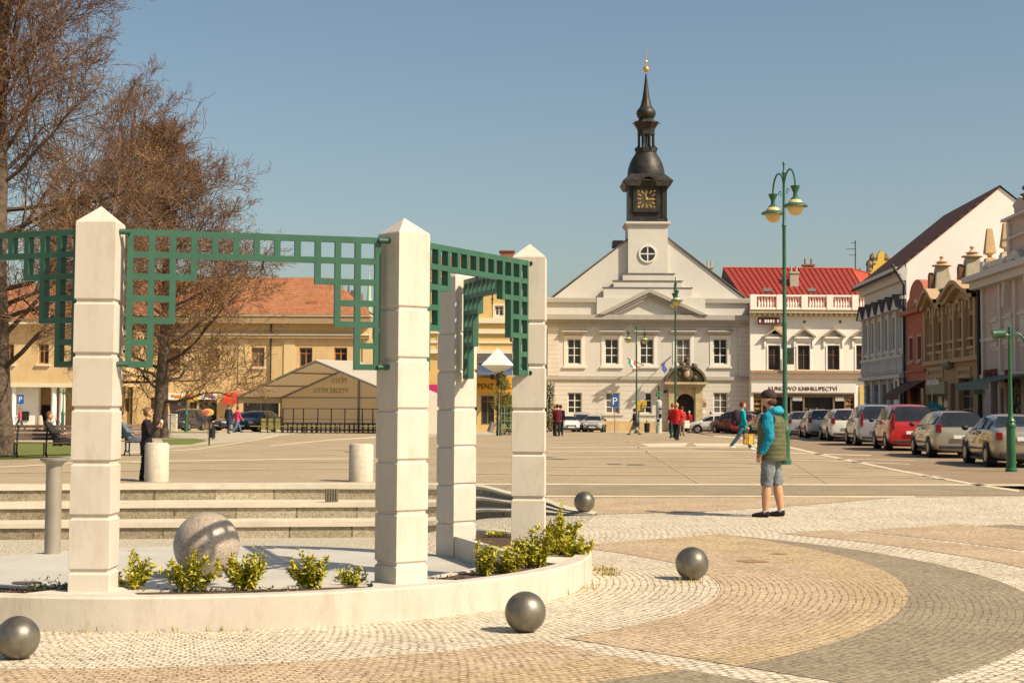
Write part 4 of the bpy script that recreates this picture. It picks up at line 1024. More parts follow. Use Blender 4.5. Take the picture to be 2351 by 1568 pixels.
# ---- B: brick red house
FB = rowfac(2083.5); HB = empty('red_house', FB.o, YW, 'narrow brick red house with small round topped gable between grey and ochre houses', 'building')
LB = Lw(FB,2127); M_rd = mat('brick_red_render',(.42,.14,.08),.85,var=.1,scale=1)
zB = lambda px,py: FB.uv(px,py)[1]
zc3 = zB(2100,722); m = LB*.55
w1 = [(LB*.16,LB*.36,zB(2100,826),zB(2100,775)),(LB*.60,LB*.80,zB(2100,826),zB(2100,775))]
dr = (LB*.15,LB*.85,-.1,3.1)
MB().wall(0,LB,-.2,zc3,w1+[(dr[0],dr[1],-.2,dr[3])],0,.4).build('wall', M_rd, HB)
MB().box(.05,LB-.05,.42,11,0,zc3).build('building_core', M_rd, HB)
for r in w1: window(HB, r, M_wood, cols=1, rows=(.6,), rec=.15, sill=.12, surround=.14, sm=mat('pink_trim',(.52,.34,.27),.85,var=.05))
window(HB, dr, M_wood, cols=3, rows=(.7,), rec=.3, name='shop_window')
zp = zB(2109,640); b = MB(); pr = [(.1,zc3),(LB-.1,zc3)]; gw = LB*.40
prof = [(.1,zc3+.25),(LB-.1,zc3+.25),(LB-.1,zc3+.9),(m+gw,zc3+1.1)]
for k in range(0,13): a = math.pi*k/12; prof.append((m+gw*math.cos(a), zp-1.1+1.1*math.sin(a)))
prof += [(m-gw,zc3+1.1),(.1,zc3+.9)]
b.prism(prof,0,.5); b.build('round_gable', M_rd, HB)
aw = [(m-.45,zc3+.9),(m+.45,zc3+.9)]+[(m+.45*math.cos(math.pi*k/8), zp-1.9+.45*math.sin(math.pi*k/8)) for k in range(9)]
MB().prism(aw,-.05,-.01).build('arched_window', M_glass, HB)
MB().box(-.3,LB+.0,-.5,.1,zc3,zc3+.25).build('cornice', M_rd, HB)
MB().box(0,LB,-.15,0,zB(2100,855),zB(2100,850)).build('string_course', M_rd, HB)
MB().add([(.1,-1.6,2.6),(LB-.2,-1.6,2.6),(LB-.2,0,3.5),(.1,0,3.5),(.1,-1.6,2.3),(LB-.2,-1.6,2.3)],[(0,1,2,3),(0,4,5,1)]).build('awning', mat('brown_awning',(.10,.05,.035),.8,var=.1), HB)
MB().add([(-.2,.6,zc3+.2),(LB+2,.6,zc3+.2),(LB+2,6,zc3+3.0),(-.2,6,zc3+3.0)],[(0,1,2,3)]).build('roof', mat('orange_tiles',(.50,.20,.09),.8,var=.2,scale=3), HB)
# ---- C: ochre house with two curved gables
FC = rowfac(2127.5); HC = empty('ochre_house', FC.o, YW, 'brown ochre art nouveau house with two curved gables topped by urn finials', 'building')
LC_ = Lw(FC,2255); M_oc = mat('brown_ochre_render',(.38,.225,.11),.85,var=.12,scale=1); M_oc2 = mat('pale_ochre_trim',(.46,.31,.17),.85,var=.1); M_oc3 = mat('greenish_grey_stone',(.36,.33,.23),.85,var=.15)
zC = lambda px,py: FC.uv(px,py)[1]
zcC = zC(2190,694); zgf = zC(2190,828)
wx = [FC.uv(x,770)[0] for x in (2141,2160,2187,2208,2232)]
wC = [(x-.55,x+.55,zC(2190,800),zC(2190,733)) for x in wx]
g0 = (FC.uv(2131,930)[0],FC.uv(2177,930)[0],-.2,zC(2150,906)); g1 = (FC.uv(2202,930)[0],FC.uv(2236,930)[0],-.2,zC(2215,866)); g2 = (FC.uv(2183,930)[0],FC.uv(2194,930)[0],-.2,zC(2188,880))
MB().wall(0,LC_,zgf,zcC,wC,0,.4).build('upper_wall', M_oc, HC)
MB().wall(0,LC_,-.2,zgf,[g0,g1,g2],-.02,.4).build('ground_floor_wall', M_oc, HC)
MB().box(.05,LC_-.05,.42,12,0,zcC).build('building_core', M_oc, HC)
for r in wC:
    def hC(fo,a,b_,z0,z1):
        h = MB(); mm = (a+b_)/2; rr_ = (b_-a)/2+.12
        for k in range(8):
            a0 = math.pi*k/8; a1 = math.pi*(k+1)/8; p = lambda t,q: (mm+q*math.cos(t),z1+.35+q*math.sin(t))
            P0,P1,P2,P3 = p(a0,rr_),p(a1,rr_),p(a1,rr_-.2),p(a0,rr_-.2)
            h.add([(P0[0],-.25,P0[1]),(P1[0],-.25,P1[1]),(P2[0],-.25,P2[1]),(P3[0],-.25,P3[1]),(P0[0],0,P0[1]),(P1[0],0,P1[1]),(P2[0],0,P2[1]),(P3[0],0,P3[1])],[(0,1,2,3),(0,4,5,1),(3,2,6,7)])
        h.ball((mm,-.1,z1+.5),.25,8,sy=.4); h.build('arched_moulding', M_oc2, fo)
    window(HC, r, M_wood, glass_m=M_glass, cols=2, rows=(.65,), rec=.18, sill=.2, hood=hC, sm=M_oc2)
for r,nm in ((g0,'shop_window'),(g1,'shop_door'),(g2,'house_door')): window(HC, r, M_sf, cols=2, rows=(.72,), rec=.25, fw=.1, name=nm)
for px in (2130.5,2151,2172.5,2198,2220,2247): x = FC.uv(px,760)[0]; MB().box(x-.2,x+.2,-.25,0,zgf+.1,zcC-.1).build('pilaster', M_oc2, HC)
b = MB(); b.box(-.05,LC_,-.25,0,zgf-.12,zgf+.12).box(0,LC_,-.12,0,zgf+1.0,zgf+1.15); b.build('string_course', M_oc2, HC)
def cgable(px0,px1,pxc,pyt,pys):
    x0_ = FC.uv(px0,680)[0]; x1_ = FC.uv(px1,680)[0]; xc = (x0_+x1_)/2; zt_ = zC(pxc,pyt); W_ = (x1_-x0_)/2
    prof = []; N = 20
    for k in range(N+1):
        t = -1+2*k/N; prof.append((xc+t*W_, zcC+.1+(zt_-zcC)*(.5+.5*math.cos(math.pi*t))))
    b = MB(); b.prism([(x0_,zcC-.02)]+prof+[(x1_,zcC-.02)],-.05,.3); G_ = b.build('curved_gable', M_oc, HC)
    b = MB()
    for (a,c) in zip(prof,prof[1:]):
        for (d0,d1,yy) in ((0,.22,-.7),(-.22,0,-.45)):
            b.add([(a[0],yy,a[1]+d1),(c[0],yy,c[1]+d1),(c[0],yy,c[1]+d0),(a[0],yy,a[1]+d0),(a[0],0,a[1]+d1),(c[0],0,c[1]+d1),(c[0],0,c[1]+d0),(a[0],0,a[1]+d0)],[(0,1,2,3),(0,4,5,1),(3,2,6,7)])
    b.build('gable_moulding', M_oc2, G_)
    # turret with finial
    zs_ = FC.uv(pxc,pys,.8)[1]; xc = FC.uv(pxc,600,.8)[0]; b = MB(); w_ = .62
    b.add([(xc-w_*1.15,.15,zt_-.6),(xc+w_*1.15,.15,zt_-.6),(xc+w_*1.15,1.5,zt_-.6),(xc-w_*1.15,1.5,zt_-.6),(xc-w_*.5,.45,zs_-.66),(xc+w_*.5,.45,zs_-.66),(xc+w_*.5,1.2,zs_-.66),(xc-w_*.5,1.2,zs_-.66)],
          [(0,3,2,1),(4,5,6,7),(0,1,5,4),(1,2,6,5),(2,3,7,6),(3,0,4,7)])
    T_ = b.build('gable_turret', M_oc3, HC, bevel=.08)
    MB().prism([(xc-.3,zt_+.3),(xc+.3,zt_+.3),(xc+.3,zs_-1.2),(xc,zs_-1.0),(xc-.3,zs_-1.2)],.05,.30).build('turret_window', M_wood, T_)
    MB().lathe([(.34,zs_-.68),(.60,zs_-.60),(.56,zs_-.55),(.30,zs_-.5),(.27,zs_-.42),(.38,zs_-.37),(.20,zs_-.32),(.10,zs_-.22),(.06,zs_-.17),(.13,zs_-.1),(.13,zs_-.04),(.02,zs_)],12,(xc,.82)).build('urn_finial', M_oc2, T_, smooth=True)
cgable(2128,2170,2161,671,588); cgable(2178,2250,2231,651,565)
b = MB(); b.box(FC.uv(2170,690)[0],FC.uv(2180,690)[0],-.5,.2,zcC,zcC+.3).box(0,LC_,.3,.6,zcC,zcC+1.1); b.build('parapet', M_oc3, HC)
MB().add([(0,.9,zcC+.3),(LC_,.9,zcC+.3),(LC_,6,zcC+3.2),(0,6,zcC+3.2)],[(0,1,2,3)]).build('roof', mat('orange_tiles',(.5,.2,.09)), HC)
sb = (FC.uv(2132,890)[0],FC.uv(2176,890)[0],zC(2150,905),zC(2150,877)); SB = MB().box(sb[0],sb[1],-.2,-.03,sb[2],sb[3]).build('shop_sign', mat('olive_sign',(.30,.28,.17),.7,var=.15), HC)
b = MB(); r2 = random.Random(9)
for k in range(9): x = sb[0]+.5+k*.36; b.box(x,x+.2,-.22,-.201,sb[2]+.55,sb[2]+.55+r2.uniform(.25,.4))
b.build('sign_letters', M_white, SB)
b = MB(); x = FC.uv(2188,860)[0]; b.lathe([(.1,zC(2188,850)),(.45,zC(2188,838)),(.2,zC(2188,832))],8,(x,-.3)).box(x-.5,x+.5,-.4,0,zC(2188,832),zC(2188,829)); b.build('carved_bracket', M_oc3, HC)
for px,hw_ in ((2150,18),(2216,15)):
    r = FC.rect(px-hw_,px+hw_,843,868); MB().wall(r[0],r[1],r[2],r[3],[(r[0]+.2,r[1]-.2,r[2]+.2,r[3]-.2)],-.1,-.02).build('wall_panel', M_oc2, HC)
# teal parasol in front
# ---- D: white pink neo baroque house
FD = rowfac(2256); HD = empty('baroque_house', FD.o, YW, 'pinkish white neo baroque house with obelisks, balustrade and scrolled gable at the right edge', 'building')
LD = Lw(FD,2470); M_pk = mat('pinkish_render',(.52,.40,.345),.85,var=.07,scale=1); M_pw = mat('off_white_trim',(.60,.55,.49),.85,var=.06)
zD = lambda px,py: FD.uv(px,py)[1]
zcD = zD(2300,652); zgD = zD(2300,862)
wD = [FD.rect(2283,2292.5,806,727),FD.rect(2311,2323,800,718),FD.rect(2346,2362,795,708),FD.rect(2390,2408,790,700)]
gD = [(FD.uv(2276,930)[0],FD.uv(2291,930)[0],-.2,3.3),(FD.uv(2298,930)[0],FD.uv(2306,930)[0],-.2,2.6),(FD.uv(2312,930)[0],FD.uv(2345,930)[0],.4,3.0),(FD.uv(2356,930)[0],FD.uv(2410,930)[0],.4,3.0)]
MB().wall(0,LD,zgD,zcD,wD,0,.4).build('upper_wall', M_pk, HD)
MB().wall(0,LD,-.2,zgD,gD,-.02,.4).build('ground_floor_wall', M_pk, HD)
MB().box(.05,LD-.05,.42,12,0,zcD).build('building_core', M_pk, HD)
for i,r in enumerate(wD):
    def hD(fo,a,b_,z0,z1):
        h = MB(); h.box(a-.3,b_+.3,-.3,0,z1+.5,z1+.7).box(a-.2,b_+.2,-.15,0,z1+.2,z1+.5); h.build('window_hood', M_pw, fo)
    window(HD, r, M_wood, cols=2, rows=(.62,), rec=.2, sill=.25, surround=.16, sm=M_pw, hood=hD)
for i,r in enumerate(gD): window(HD, r, M_sf, cols=2, rows=(.75,), rec=.25, fw=.08, name='shop_window' if i else 'shop_door')
b = MB(); mm = FD.uv(2342,690)[0]; zz = zD(2342,698); ro = 2.2
for k in range(16):
    a0 = math.pi*k/16; a1 = math.pi*(k+1)/16; p = lambda t,q: (mm+q*math.cos(t), zz+q*math.sin(t)*1.15)
    P0,P1,P2,P3 = p(a0,ro),p(a1,ro),p(a1,ro-.35),p(a0,ro-.35)
    b.add([(P0[0],-.3,P0[1]),(P1[0],-.3,P1[1]),(P2[0],-.3,P2[1]),(P3[0],-.3,P3[1]),(P0[0],0,P0[1]),(P1[0],0,P1[1]),(P2[0],0,P2[1]),(P3[0],0,P3[1])],[(0,1,2,3),(0,4,5,1),(3,2,6,7)])
b.build('arched_moulding', M_pw, HD)
b = MB(); b.box(-.25,LD,-.55,.1,zcD,zcD+.35).box(-.45,LD,-.9,.1,zcD+.35,zcD+.65).box(-.02,LD,-.15,0,zgD-.1,zgD+.12).box(-.02,LD,-.12,0,zgD+1.8,zgD+1.95); b.build('cornice', M_pw, HD)
for px in (2260,2300,2335): x = FD.uv(px,760)[0]; MB().box(x-.18,x+.18,-.14,0,zgD+.12,zcD).build('pilaster', M_pw, HD)
z0 = zcD+.65; zbt = zD(2290,592)
b = MB(); xa = 0; xb = FD.uv(2318,600)[0]
for x in (.1, FD.uv(2297,600)[0], xb): b.box(x-.32,x+.32,.0,.7,z0,zbt+.1)
b.box(xa,xb,.15,.5,zbt-.25,zbt).box(xa,xb,.15,.5,z0,z0+.3); b.build('roof_balustrade', M_pw, HD)
for k in range(12):
    x = .6+(xb-1)*k/12; MB().lathe([(.06,z0+.3),(.13,z0+.6),(.06,zbt-.5),(.1,zbt-.25)],8,(x,.32)).build('baluster', M_pw, HD, smooth=True)
def obelisk(px,pyt,pyb):
    x = FD.uv(px,pyb,.4)[0]; zb_ = zbt+.1; zt_ = FD.uv(px,pyt,.4)[1]
    b = MB(); b.lathe([(.36,zb_),(.34,zb_+.14),(.16,zb_+.2),(.11,zb_+.27),(.16,zb_+.33),(.38,zb_+.42),(.37,zb_+.5),(.19,zt_-.06),(.12,zt_)],4,(x,.4),R(45)); b.build('obelisk', mat('warm_sandstone',(.50,.34,.17),.85,var=.1), HD)
obelisk(2272,524,580); obelisk(2310,511,565)
g0_ = FD.uv(2322,560)[0]; gprof_ = [(g0_-.9,zcD+.65),(g0_-.9,zD(2322,600)),(g0_-.2,zD(2322,585)),(g0_+.1,zD(2330,505)),(g0_+.1,zD(2330,500)),(g0_+.6,zD(2330,498)),(g0_+.5,zD(2332,478)),(g0_+.2,zD(2332,468)),(g0_+.9,zD(2335,458)),(g0_+1.4,zD(2338,452)),(g0_+2.2,zD(2342,465)),(g0_+3.6,zD(2342,465)),(g0_+4.2,zD(2338,452)),(g0_+5.2,zD(2332,468)),(g0_+5.4,zD(2330,500)),(g0_+6.3,zcD+.65)]
MB().prism(gprof_,.0,.6).build('scrolled_gable', M_pk, HD, bevel=.03)
b = MB(); b.box(g0_-.6,g0_+6.2,-.35,.65,zD(2330,504),zD(2330,498)).box(g0_-.3,g0_+.1,-.15,0,z0,zD(2330,505)).box(g0_-.9,g0_+6,-.2,.0,zD(2330,548),zD(2330,543)); b.build('gable_cornice', M_pw, HD)
b = MB(); b.box(g0_+.6,g0_+1.3,-.05,-.01,zD(2333,632),zD(2333,600)).build('gable_window', M_glass, HD)
MB().lathe([(.2,zD(2340,462)),(.45,zD(2340,450)),(.12,zD(2340,446)),(.35,zD(2340,438)),(.3,zD(2340,431)),(.03,zD(2340,428))],10,(g0_+2.1,.3)).build('ball_finial', M_slate, HD, smooth=True)
for i,(px,tx_) in enumerate(((2279,'BUZAL'),(2316,'K'))):
    u = FD.uv(px+7,857); text_part('red_lettering', tx_, .95 if i == 0 else .9, mat('dark_red_letters',(.16,.02,.02),.6,var=0), HD, (u[0],-.25,u[1]-.45), extrude=.05, sx=.95)
x0_ = FD.uv(2296,880)[0]
for (a,b_) in ((x0_,x0_+6.5),):
    MB().add([(a,-2.2,zD(2320,872)-.2),(b_,-2.2,zD(2320,872)-.2),(b_,0,zD(2320,858)),(a,0,zD(2320,858)),(a,-2.2,zD(2320,872)-.5),(b_,-2.2,zD(2320,872)-.5)],[(0,1,2,3),(0,4,5,1),(0,3,4)]).build('green_awning', mat('green_awning',(.13,.17,.13),.8,var=.1), HD)
MB().box(.25,.5,-.6,-.1,zD(2262,905),zD(2262,893)).build('hanging_sign', mat('green_sign',(.12,.22,.08),.6,var=.2), HD)
MB().tube([(-.02,-.15,0),(-.02,-.15,zcD)],.1,7).build('downpipe', M_black, HD)
b = MB(); r2 = random.Random(8)
for gg in gD[2:]:
    for k in range(40): x = r2.uniform(gg[0],gg[1]); z = r2.uniform(.5,2.6); b.box(x-.1,x+.1,.28,.31,z,z+.22)
b.build('window_goods', mat('shop_goods',(.35,.3,.24),.8,var=.6,scale=6), HD, kind='stuff')
# ---- yellow gabled house behind the roofs
yY = 150.0; FY = Fac(ony(2018,900,yY).x, yY); HY = empty('yellow_house', FY.o, 0, 'distant bright yellow house whose ornate gable shows above the grey house roof', 'building')
M_yl = mat('bright_yellow_render',(.62,.42,.07),.85,var=.08)
gpx = [(1996,660),(1996,622),(2004,618),(2006,600),(2014,600),(2016,584),(2023,574),(2030,582),(2032,596),(2041,602),(2044,628),(2058,640),(2058,660)]
pr = [FY.uv(x,y) for x,y in gpx]; pr[0] = (pr[0][0],-1); pr[-1] = (pr[-1][0],-1)
MB().prism(pr,0,.5).build('ornate_gable', M_yl, HY)
MB().box(pr[0][0]+.1,pr[-1][0]-.1,.5,10,-1,FY.uv(2018,645)[1]).build('wall', M_yl, HY)
for px,py in ((1998,608),(2006,592),(2037,594)):
    u = FY.uv(px,py); MB().lathe([(.4,u[1]-.6),(.2,u[1]-.3),(.4,u[1]),(.3,u[1]+.3),(.03,u[1]+.6)],8,(u[0],.25)).build('urn', mat('old_stone',(.20,.16,.11),.9,var=.2), HY, smooth=True)
MB().box(FY.uv(1989,640)[0],FY.uv(1993,640)[0],-.6,-.1,-1,FY.uv(1990,600)[1]).build('chimney', mat('dark_stone',(.12,.09,.07),.9,var=.2), HY)
for px,pt,w_ in ((1976,628,12),(1950,634,6),(1962,640,10)):
    u = bf.uv(px,pt,8); b = MB(); b.box(u[0]-w_/2/26,u[0]+w_/2/26,8,8.6,u[1]-1.5,u[1]).tube([(u[0],8.3,u[1]),(u[0],8.3,u[1]+.5)],.1,6); b.build('chimney', M_brk, BK)
# ================================================================== LEFT: long ochre building
yL = 125.0; FL = Fac(ony(640,900,yL).x, yL); HL = empty('long_ochre_building', FL.o, 0, 'long ochre building with orange tiled roof behind the bare trees and the marquee', 'building')
M_lo = mat('ochre_wall',(.60,.43,.215),.85,var=.08,scale=.7,stretch=.4,dirt=.15); M_ltr = mat('cream_trim',(.66,.58,.42),.8,var=.06); M_sof = mat('brown_soffit',(.34,.24,.13),.85,var=.1)
M_tile = brickmat('orange_roof_tiles',(.42,.18,.085),(.34,.14,.065),(.26,.10,.05),.22,.20,.02,axes='xz',stain=.3)
M_owf = mat('orange_wood_frame',(.38,.15,.035),.55,var=.15)
xa = FL.uv(236,900)[0]; xb = FL.uv(846,850)[0]; zcL = FL.uv(640,744)[1]; zr_ = FL.uv(640,637,6)[1]
wl = [FL.rect(x-15,x+15,798,842) for x in (592,702,782)]+[FL.rect(x-14,x+14,800,842) for x in (400,490,310)]
gl = [FL.rect(x0,x1,910,972) for x0,x1 in ((388,429),(433,452),(456,498),(556,640))]+[FL.rect(286,296,915,945),FL.rect(345,356,912,940)]
MB().wall(xa,xb,-.2,zcL,wl+gl,0,.4).build('wall', M_lo, HL)
MB().box(xa+.1,xb-.1,.9,12,0,zcL).build('building_core', M_lo, HL)
for r in wl: window(HL, r, M_owf, cols=2, rows=(.7,), rec=.2, fw=.1, sill=.15, sm=M_ltr)
for r in gl: window(HL, r, M_sf, cols=2, rows=(.8,), rec=.25, fw=.1, name='shop_window')
b = MB(); b.box(xa,xb+.2,-.9,.1,zcL,FL.uv(640,727)[1]).box(xa,xb+.05,-.35,.0,FL.uv(640,777)[1],FL.uv(640,770)[1]); b.build('soffit', M_sof, HL)
b = MB(); b.box(xa,xb+.3,-1.0,-.0,FL.uv(640,727)[1],FL.uv(640,723)[1]).box(xa,xb+.1,-.42,-.0,FL.uv(640,770)[1],FL.uv(640,766)[1]); b.build('gutter', M_ltr, HL)
zq = FL.uv(640,723)[1]; xr1 = FL.uv(758,637,6)[0]; xrb = FL.uv(850,723,-1)[0]
RFL = MB().add([(xa,-1.05,zq),(xrb,-1.05,zq),(xr1,6,zr_),(xa+1,6,zr_)],[(0,1,2,3)]).build('roof', M_tile, HL)
MB().add([(xrb,-1.05,zq),(xrb,13,zq),(xr1,6,zr_)],[(0,1,2)]).build('hip_roof', M_tile, HL)
b = MB()
for (x,y) in ((721,702),(540,700)):
    u = FL.uv(x,y,1.5); b.obox((u[0],1.3,u[1]),.8,.9,.7)
b.build('roof_vent', mat('vent_orange',(.36,.13,.06),.8,var=.1), RFL)
b = MB()
for px in (664,845,560): u = FL.uv(px,850)[0]; MB().box(u-.45,u+.45,-.08,0,FL.uv(640,880)[1],zcL-1.2).build('lesene', mat('light_ochre',(.62,.47,.24),.85,var=.05), HL)
b = MB(); b.tube([(FL.uv(634,0)[0],-.15,0),(FL.uv(634,0)[0],-.15,zcL)],.07,6).tube([(FL.uv(322,0)[0],-.15,0),(FL.uv(322,0)[0],-.15,zcL)],.08,6); b.build('downpipe', M_black, HL)
def board(px0,px1,py0,py1,cols,nm='shop_sign',par=HL,F=FL,y=-.25):
    r = F.rect(px0,px1,py0,py1); B_ = MB().box(r[0],r[1],y,y+.15,r[2],r[3]).build(nm, M_white, par)
    rr = random.Random(px0); W_ = r[1]-r[0]; H_ = r[3]-r[2]
    for c,nm2 in cols:
        b = MB()
        for k in range(6): x = r[0]+W_*(.15+.7*rr.random()); z = r[2]+H_*(.25+.4*rr.random()); b.ball((x,y,z),.13,8,sy=.25,sx=1.6)
        b.build('sign_picture', mat(nm2,c,.6,var=0), B_)
board(386,424,902,918,[((.55,.2,.05),'sign_orange')]); board(456,498,901,917,[((.3,.08,.25),'sign_purple')])
u = FL.uv(442,911); b = MB().ball((u[0],-.4,u[1]),.62,16,sy=.2,sz=.75).build('oval_sign', mat('yellow_oval',(.65,.42,.08),.6,var=.1), HL)
MB().ball((u[0]-.1,-.5,u[1]),.38,12,sy=.2,sz=.6).build('oval_mark', mat('sign_red',(.5,.05,.04),.6,var=0), b)
r = FL.rect(519,560,902,921); MB().add([(r[0],-1.5,r[2]+.2),(r[1],-1.5,r[2]+.2),(r[1],0,r[3]),(r[0],0,r[3]),(r[0],-1.5,r[2]-.2),(r[1],-1.5,r[2]-.2)],[(0,1,2,3),(0,4,5,1),(0,3,4)]).build('red_awning', mat('bright_red_awning',(.62,.05,.02),.7,var=.08), HL)
# ---- arcade building on the far left
yR = 112.0; FR = Fac(ony(80,900,yR).x, yR); HR = empty('arcade_building', FR.o, 0, 'ochre building with white round columned arcade at the far left', 'building')
xa = FR.uv(-150,900)[0]; xb = FR.uv(238,900)[0]; zb_ = FR.uv(80,884)[1]; zt_ = FR.uv(80,745)[1]
wr = [FR.rect(x-12,x+12,790,835) for x in (-60,20,100,180)]
MB().wall(xa,xb,zb_,zt_,wr,0,.4).build('upper_wall', M_lo, HR)
for r in wr: window(HR, r, M_owf, cols=2, rows=(.65,), rec=.2, fw=.1, sill=.15, sm=M_ltr)
MB().box(xa,xb,-.12,.5,zb_-.15,zb_+.14).build('arcade_beam', M_ltr, HR)
MB().box(xa,xb,.4,12,zb_,zt_).build('building_core', M_lo, HR)
MB().box(xa,xb,3.2,3.5,-.3,zb_).build('arcade_back_wall', mat('tan_arcade_wall',(.42,.30,.17),.85,var=.15), HR)
MB().box(xa,xb,0,4,-.3,.06).build('arcade_floor', M_pave, HR)
r = FR.rect(28,88,890,985,1.0); MB().box(r[0],r[1],1.0,1.5,0,zb_-.15).build('white_wall', M_white, HR)
r = FR.rect(94,118,930,985,3.0); MB().box(r[0],r[1],3.1,3.19,0,r[3]).build('glass_door', M_glass, HR)
r2_ = FR.rect(48,66,945,965,.9); MB().box(r2_[0],r2_[1],.9,.99,r2_[2],r2_[3]).build('dark_opening', M_black, HR)
for px,rd in ((31,5.5),(123.5,6.5),(143,7),(200,7)):
    u = FR.uv(px,930,.3)[0]; MB().lathe([(rd/31*1.15,0),(rd/31*1.15,.15),(rd/31,.2),(rd/31*.93,zb_-.3),(rd/31*1.1,zb_-.15)],18,(u,.3)).build('round_column', M_white, HR, smooth=True)
zz = zt_; MB().box(xa,xb+.3,-.8,.1,zz,zz+.3).build('cornice', M_ltr, HR)
MB().add([(xa,-.9,zz+.3),(xb+.4,-.9,zz+.3),(xb-1,6,zz+3.4),(xa,6,zz+3.4)],[(0,1,2,3)]).build('roof', M_tile, HR)
# ================================================================== ochre rococo building seen through the lattices
yO = 128.0; FO = Fac(ony(1080,900,yO).x, yO); HO = empty('yellow_town_house', FO.o, 0, 'golden yellow stuccoed town house with white bands seen between the columns', 'building')
M_gy = mat('golden_render',(.62,.43,.16),.85,var=.06); M_ow = mat('cream_bands',(.72,.64,.47),.8,var=.05)
xa = FO.uv(905,900)[0]; xb = FO.uv(1230,900)[0]; zt_ = FO.uv(1100,640)[1]
wo_ = [FO.rect(x-10,x+10,702,725) for x in (960,1020,1083,1146,1205)]+[FO.rect(x-12,x+12,768,812) for x in (960,1020,1083,1205)]
go_ = [FO.rect(x0,x1,908,975) for x0,x1 in ((985,1040),(1060,1095),(1104,1135),(1150,1178))]
MB().wall(xa,xb,-.2,zt_,wo_+go_,0,.4).build('wall', M_gy, HO)
MB().box(xa+.1,xb-.1,.9,12,0,zt_).build('building_core', M_gy, HO)
for r in wo_: window(HO, r, M_wframe, cols=2, rows=(.6,), rec=.15, fw=.09, sill=.2, surround=.16, sm=M_ow)
for r in go_: window(HO, r, M_sf, cols=2, rows=(.8,), rec=.25, fw=.1, name='shop_window')
b = MB()
for y0_,y1_,d in ((640,648,.5),(731,742,.25),(757,766,.2),(783,788,.12),(803,812,.3)): b.box(xa,xb,-d,0,FO.uv(1100,y1_)[1],FO.uv(1100,y0_)[1])
b.build('white_band', M_ow, HO)
MB().add([(xa,-.6,zt_),(xb+.3,-.6,zt_),(xb-2,6,FO.uv(1100,588,6)[1]),(xa+2,6,FO.uv(1100,588,6)[1])],[(0,1,2,3)]).build('roof', M_tile, HO)
u = FO.uv(1164,590,5); MB().box(u[0]-.62,u[0]+.62,5,6.2,u[1]-3,FO.uv(1164,576,5)[1]).box(u[0]-.7,u[0]+.7,4.9,6.3,FO.uv(1164,578,5)[1],FO.uv(1164,575,5)[1]).build('chimney', M_brk, HO)
r = FO.rect(1098,1185,814,835); MB().box(r[0],r[1],-.3,-.05,r[2],r[3]).build('dark_band', M_slate, HO)
r = FO.rect(1098,1185,835,862); MB().add([(r[0],-2.2,r[2]),(r[1],-2.2,r[2]),(r[1],-.1,r[3]),(r[0],-.1,r[3])],[(0,1,2,3)]).build('glass_canopy', mat('blue_glass_canopy',(.05,.08,.15),.15,var=.3), HO)
r = FO.rect(1098,1185,868,902); OS = MB().box(r[0],r[1],-.6,-.35,r[2],r[3]).build('orange_sign', mat('orange_signboard',(.72,.32,.02),.6,var=.05), HO)
for px,t_ in ((1115,'PENZ'),(1161,'TEK')):
    u = FO.uv(px,893); text_part('black_lettering', t_, .62, mat('black_letters',(.02,.015,.01),.6,var=0), OS, (u[0],-.62,u[1]), extrude=.02, sx=.9)
r = FO.rect(985,1006,883,903); MB().box(r[0]-1,r[1],-.8,-.4,r[2],r[3]).build('magenta_awning', mat('magenta_cloth',(.50,.015,.13),.7,var=.1), HO)
# distant brick gable and green spire
yS = 190.0; FS = Fac(ony(805,900,yS).x, yS, 0, -.9)
HS = empty('brick_gable_house', FS.o, 0, 'far brown brick roof gable with pinnacles seen through the front lattice', 'building')
pr = [FS.uv(x,y) for x,y in ((778,735),(778,690),(788,672),(800,668),(806,690),(812,735))]; pr[0] = (pr[0][0],0); pr[-1] = (pr[-1][0],0)
MB().prism(pr,0,8).build('gable_wall', M_brk, HS)
MB().box(FS.uv(806,700)[0],FS.uv(823,700)[0],-1,6,0,FS.uv(814,668)[1]).build('dark_tower', M_slate, HS)
b = MB()
for x,t in ((784,655),(798,640)): u = FS.uv(x,680); b.tube([(u[0],1,u[1]-2),(u[0],1,FS.uv(x,t)[1])],[.25,.06],6)
b.build('pinnacle', M_slate, HS)
yS = 230.0; FS = Fac(ony(845,900,yS).x, yS, 0, -.9)
HS = empty('church_spire', FS.o, 0, 'slender pale green copper spire far behind the front lattice', 'tower')
M_cg = mat('pale_copper_green',(.35,.48,.34),.7,var=.15)
P_ = [(6,760),(6,690),(4.5,680),(3,655),(3.6,648),(1.5,640),(.8,622),(.3,612)]
MB().lathe([(r_/15.2, FS.uv(845,y)[1]) for r_,y in P_],8).build('spire', M_cg, HS)
u = FS.uv(845,612)[1]; MB().box(-.03,.03,-.03,.03,u,u+1).box(-.35,.35,-.02,.02,u+.5,u+.56).build('cross', M_black, HS)
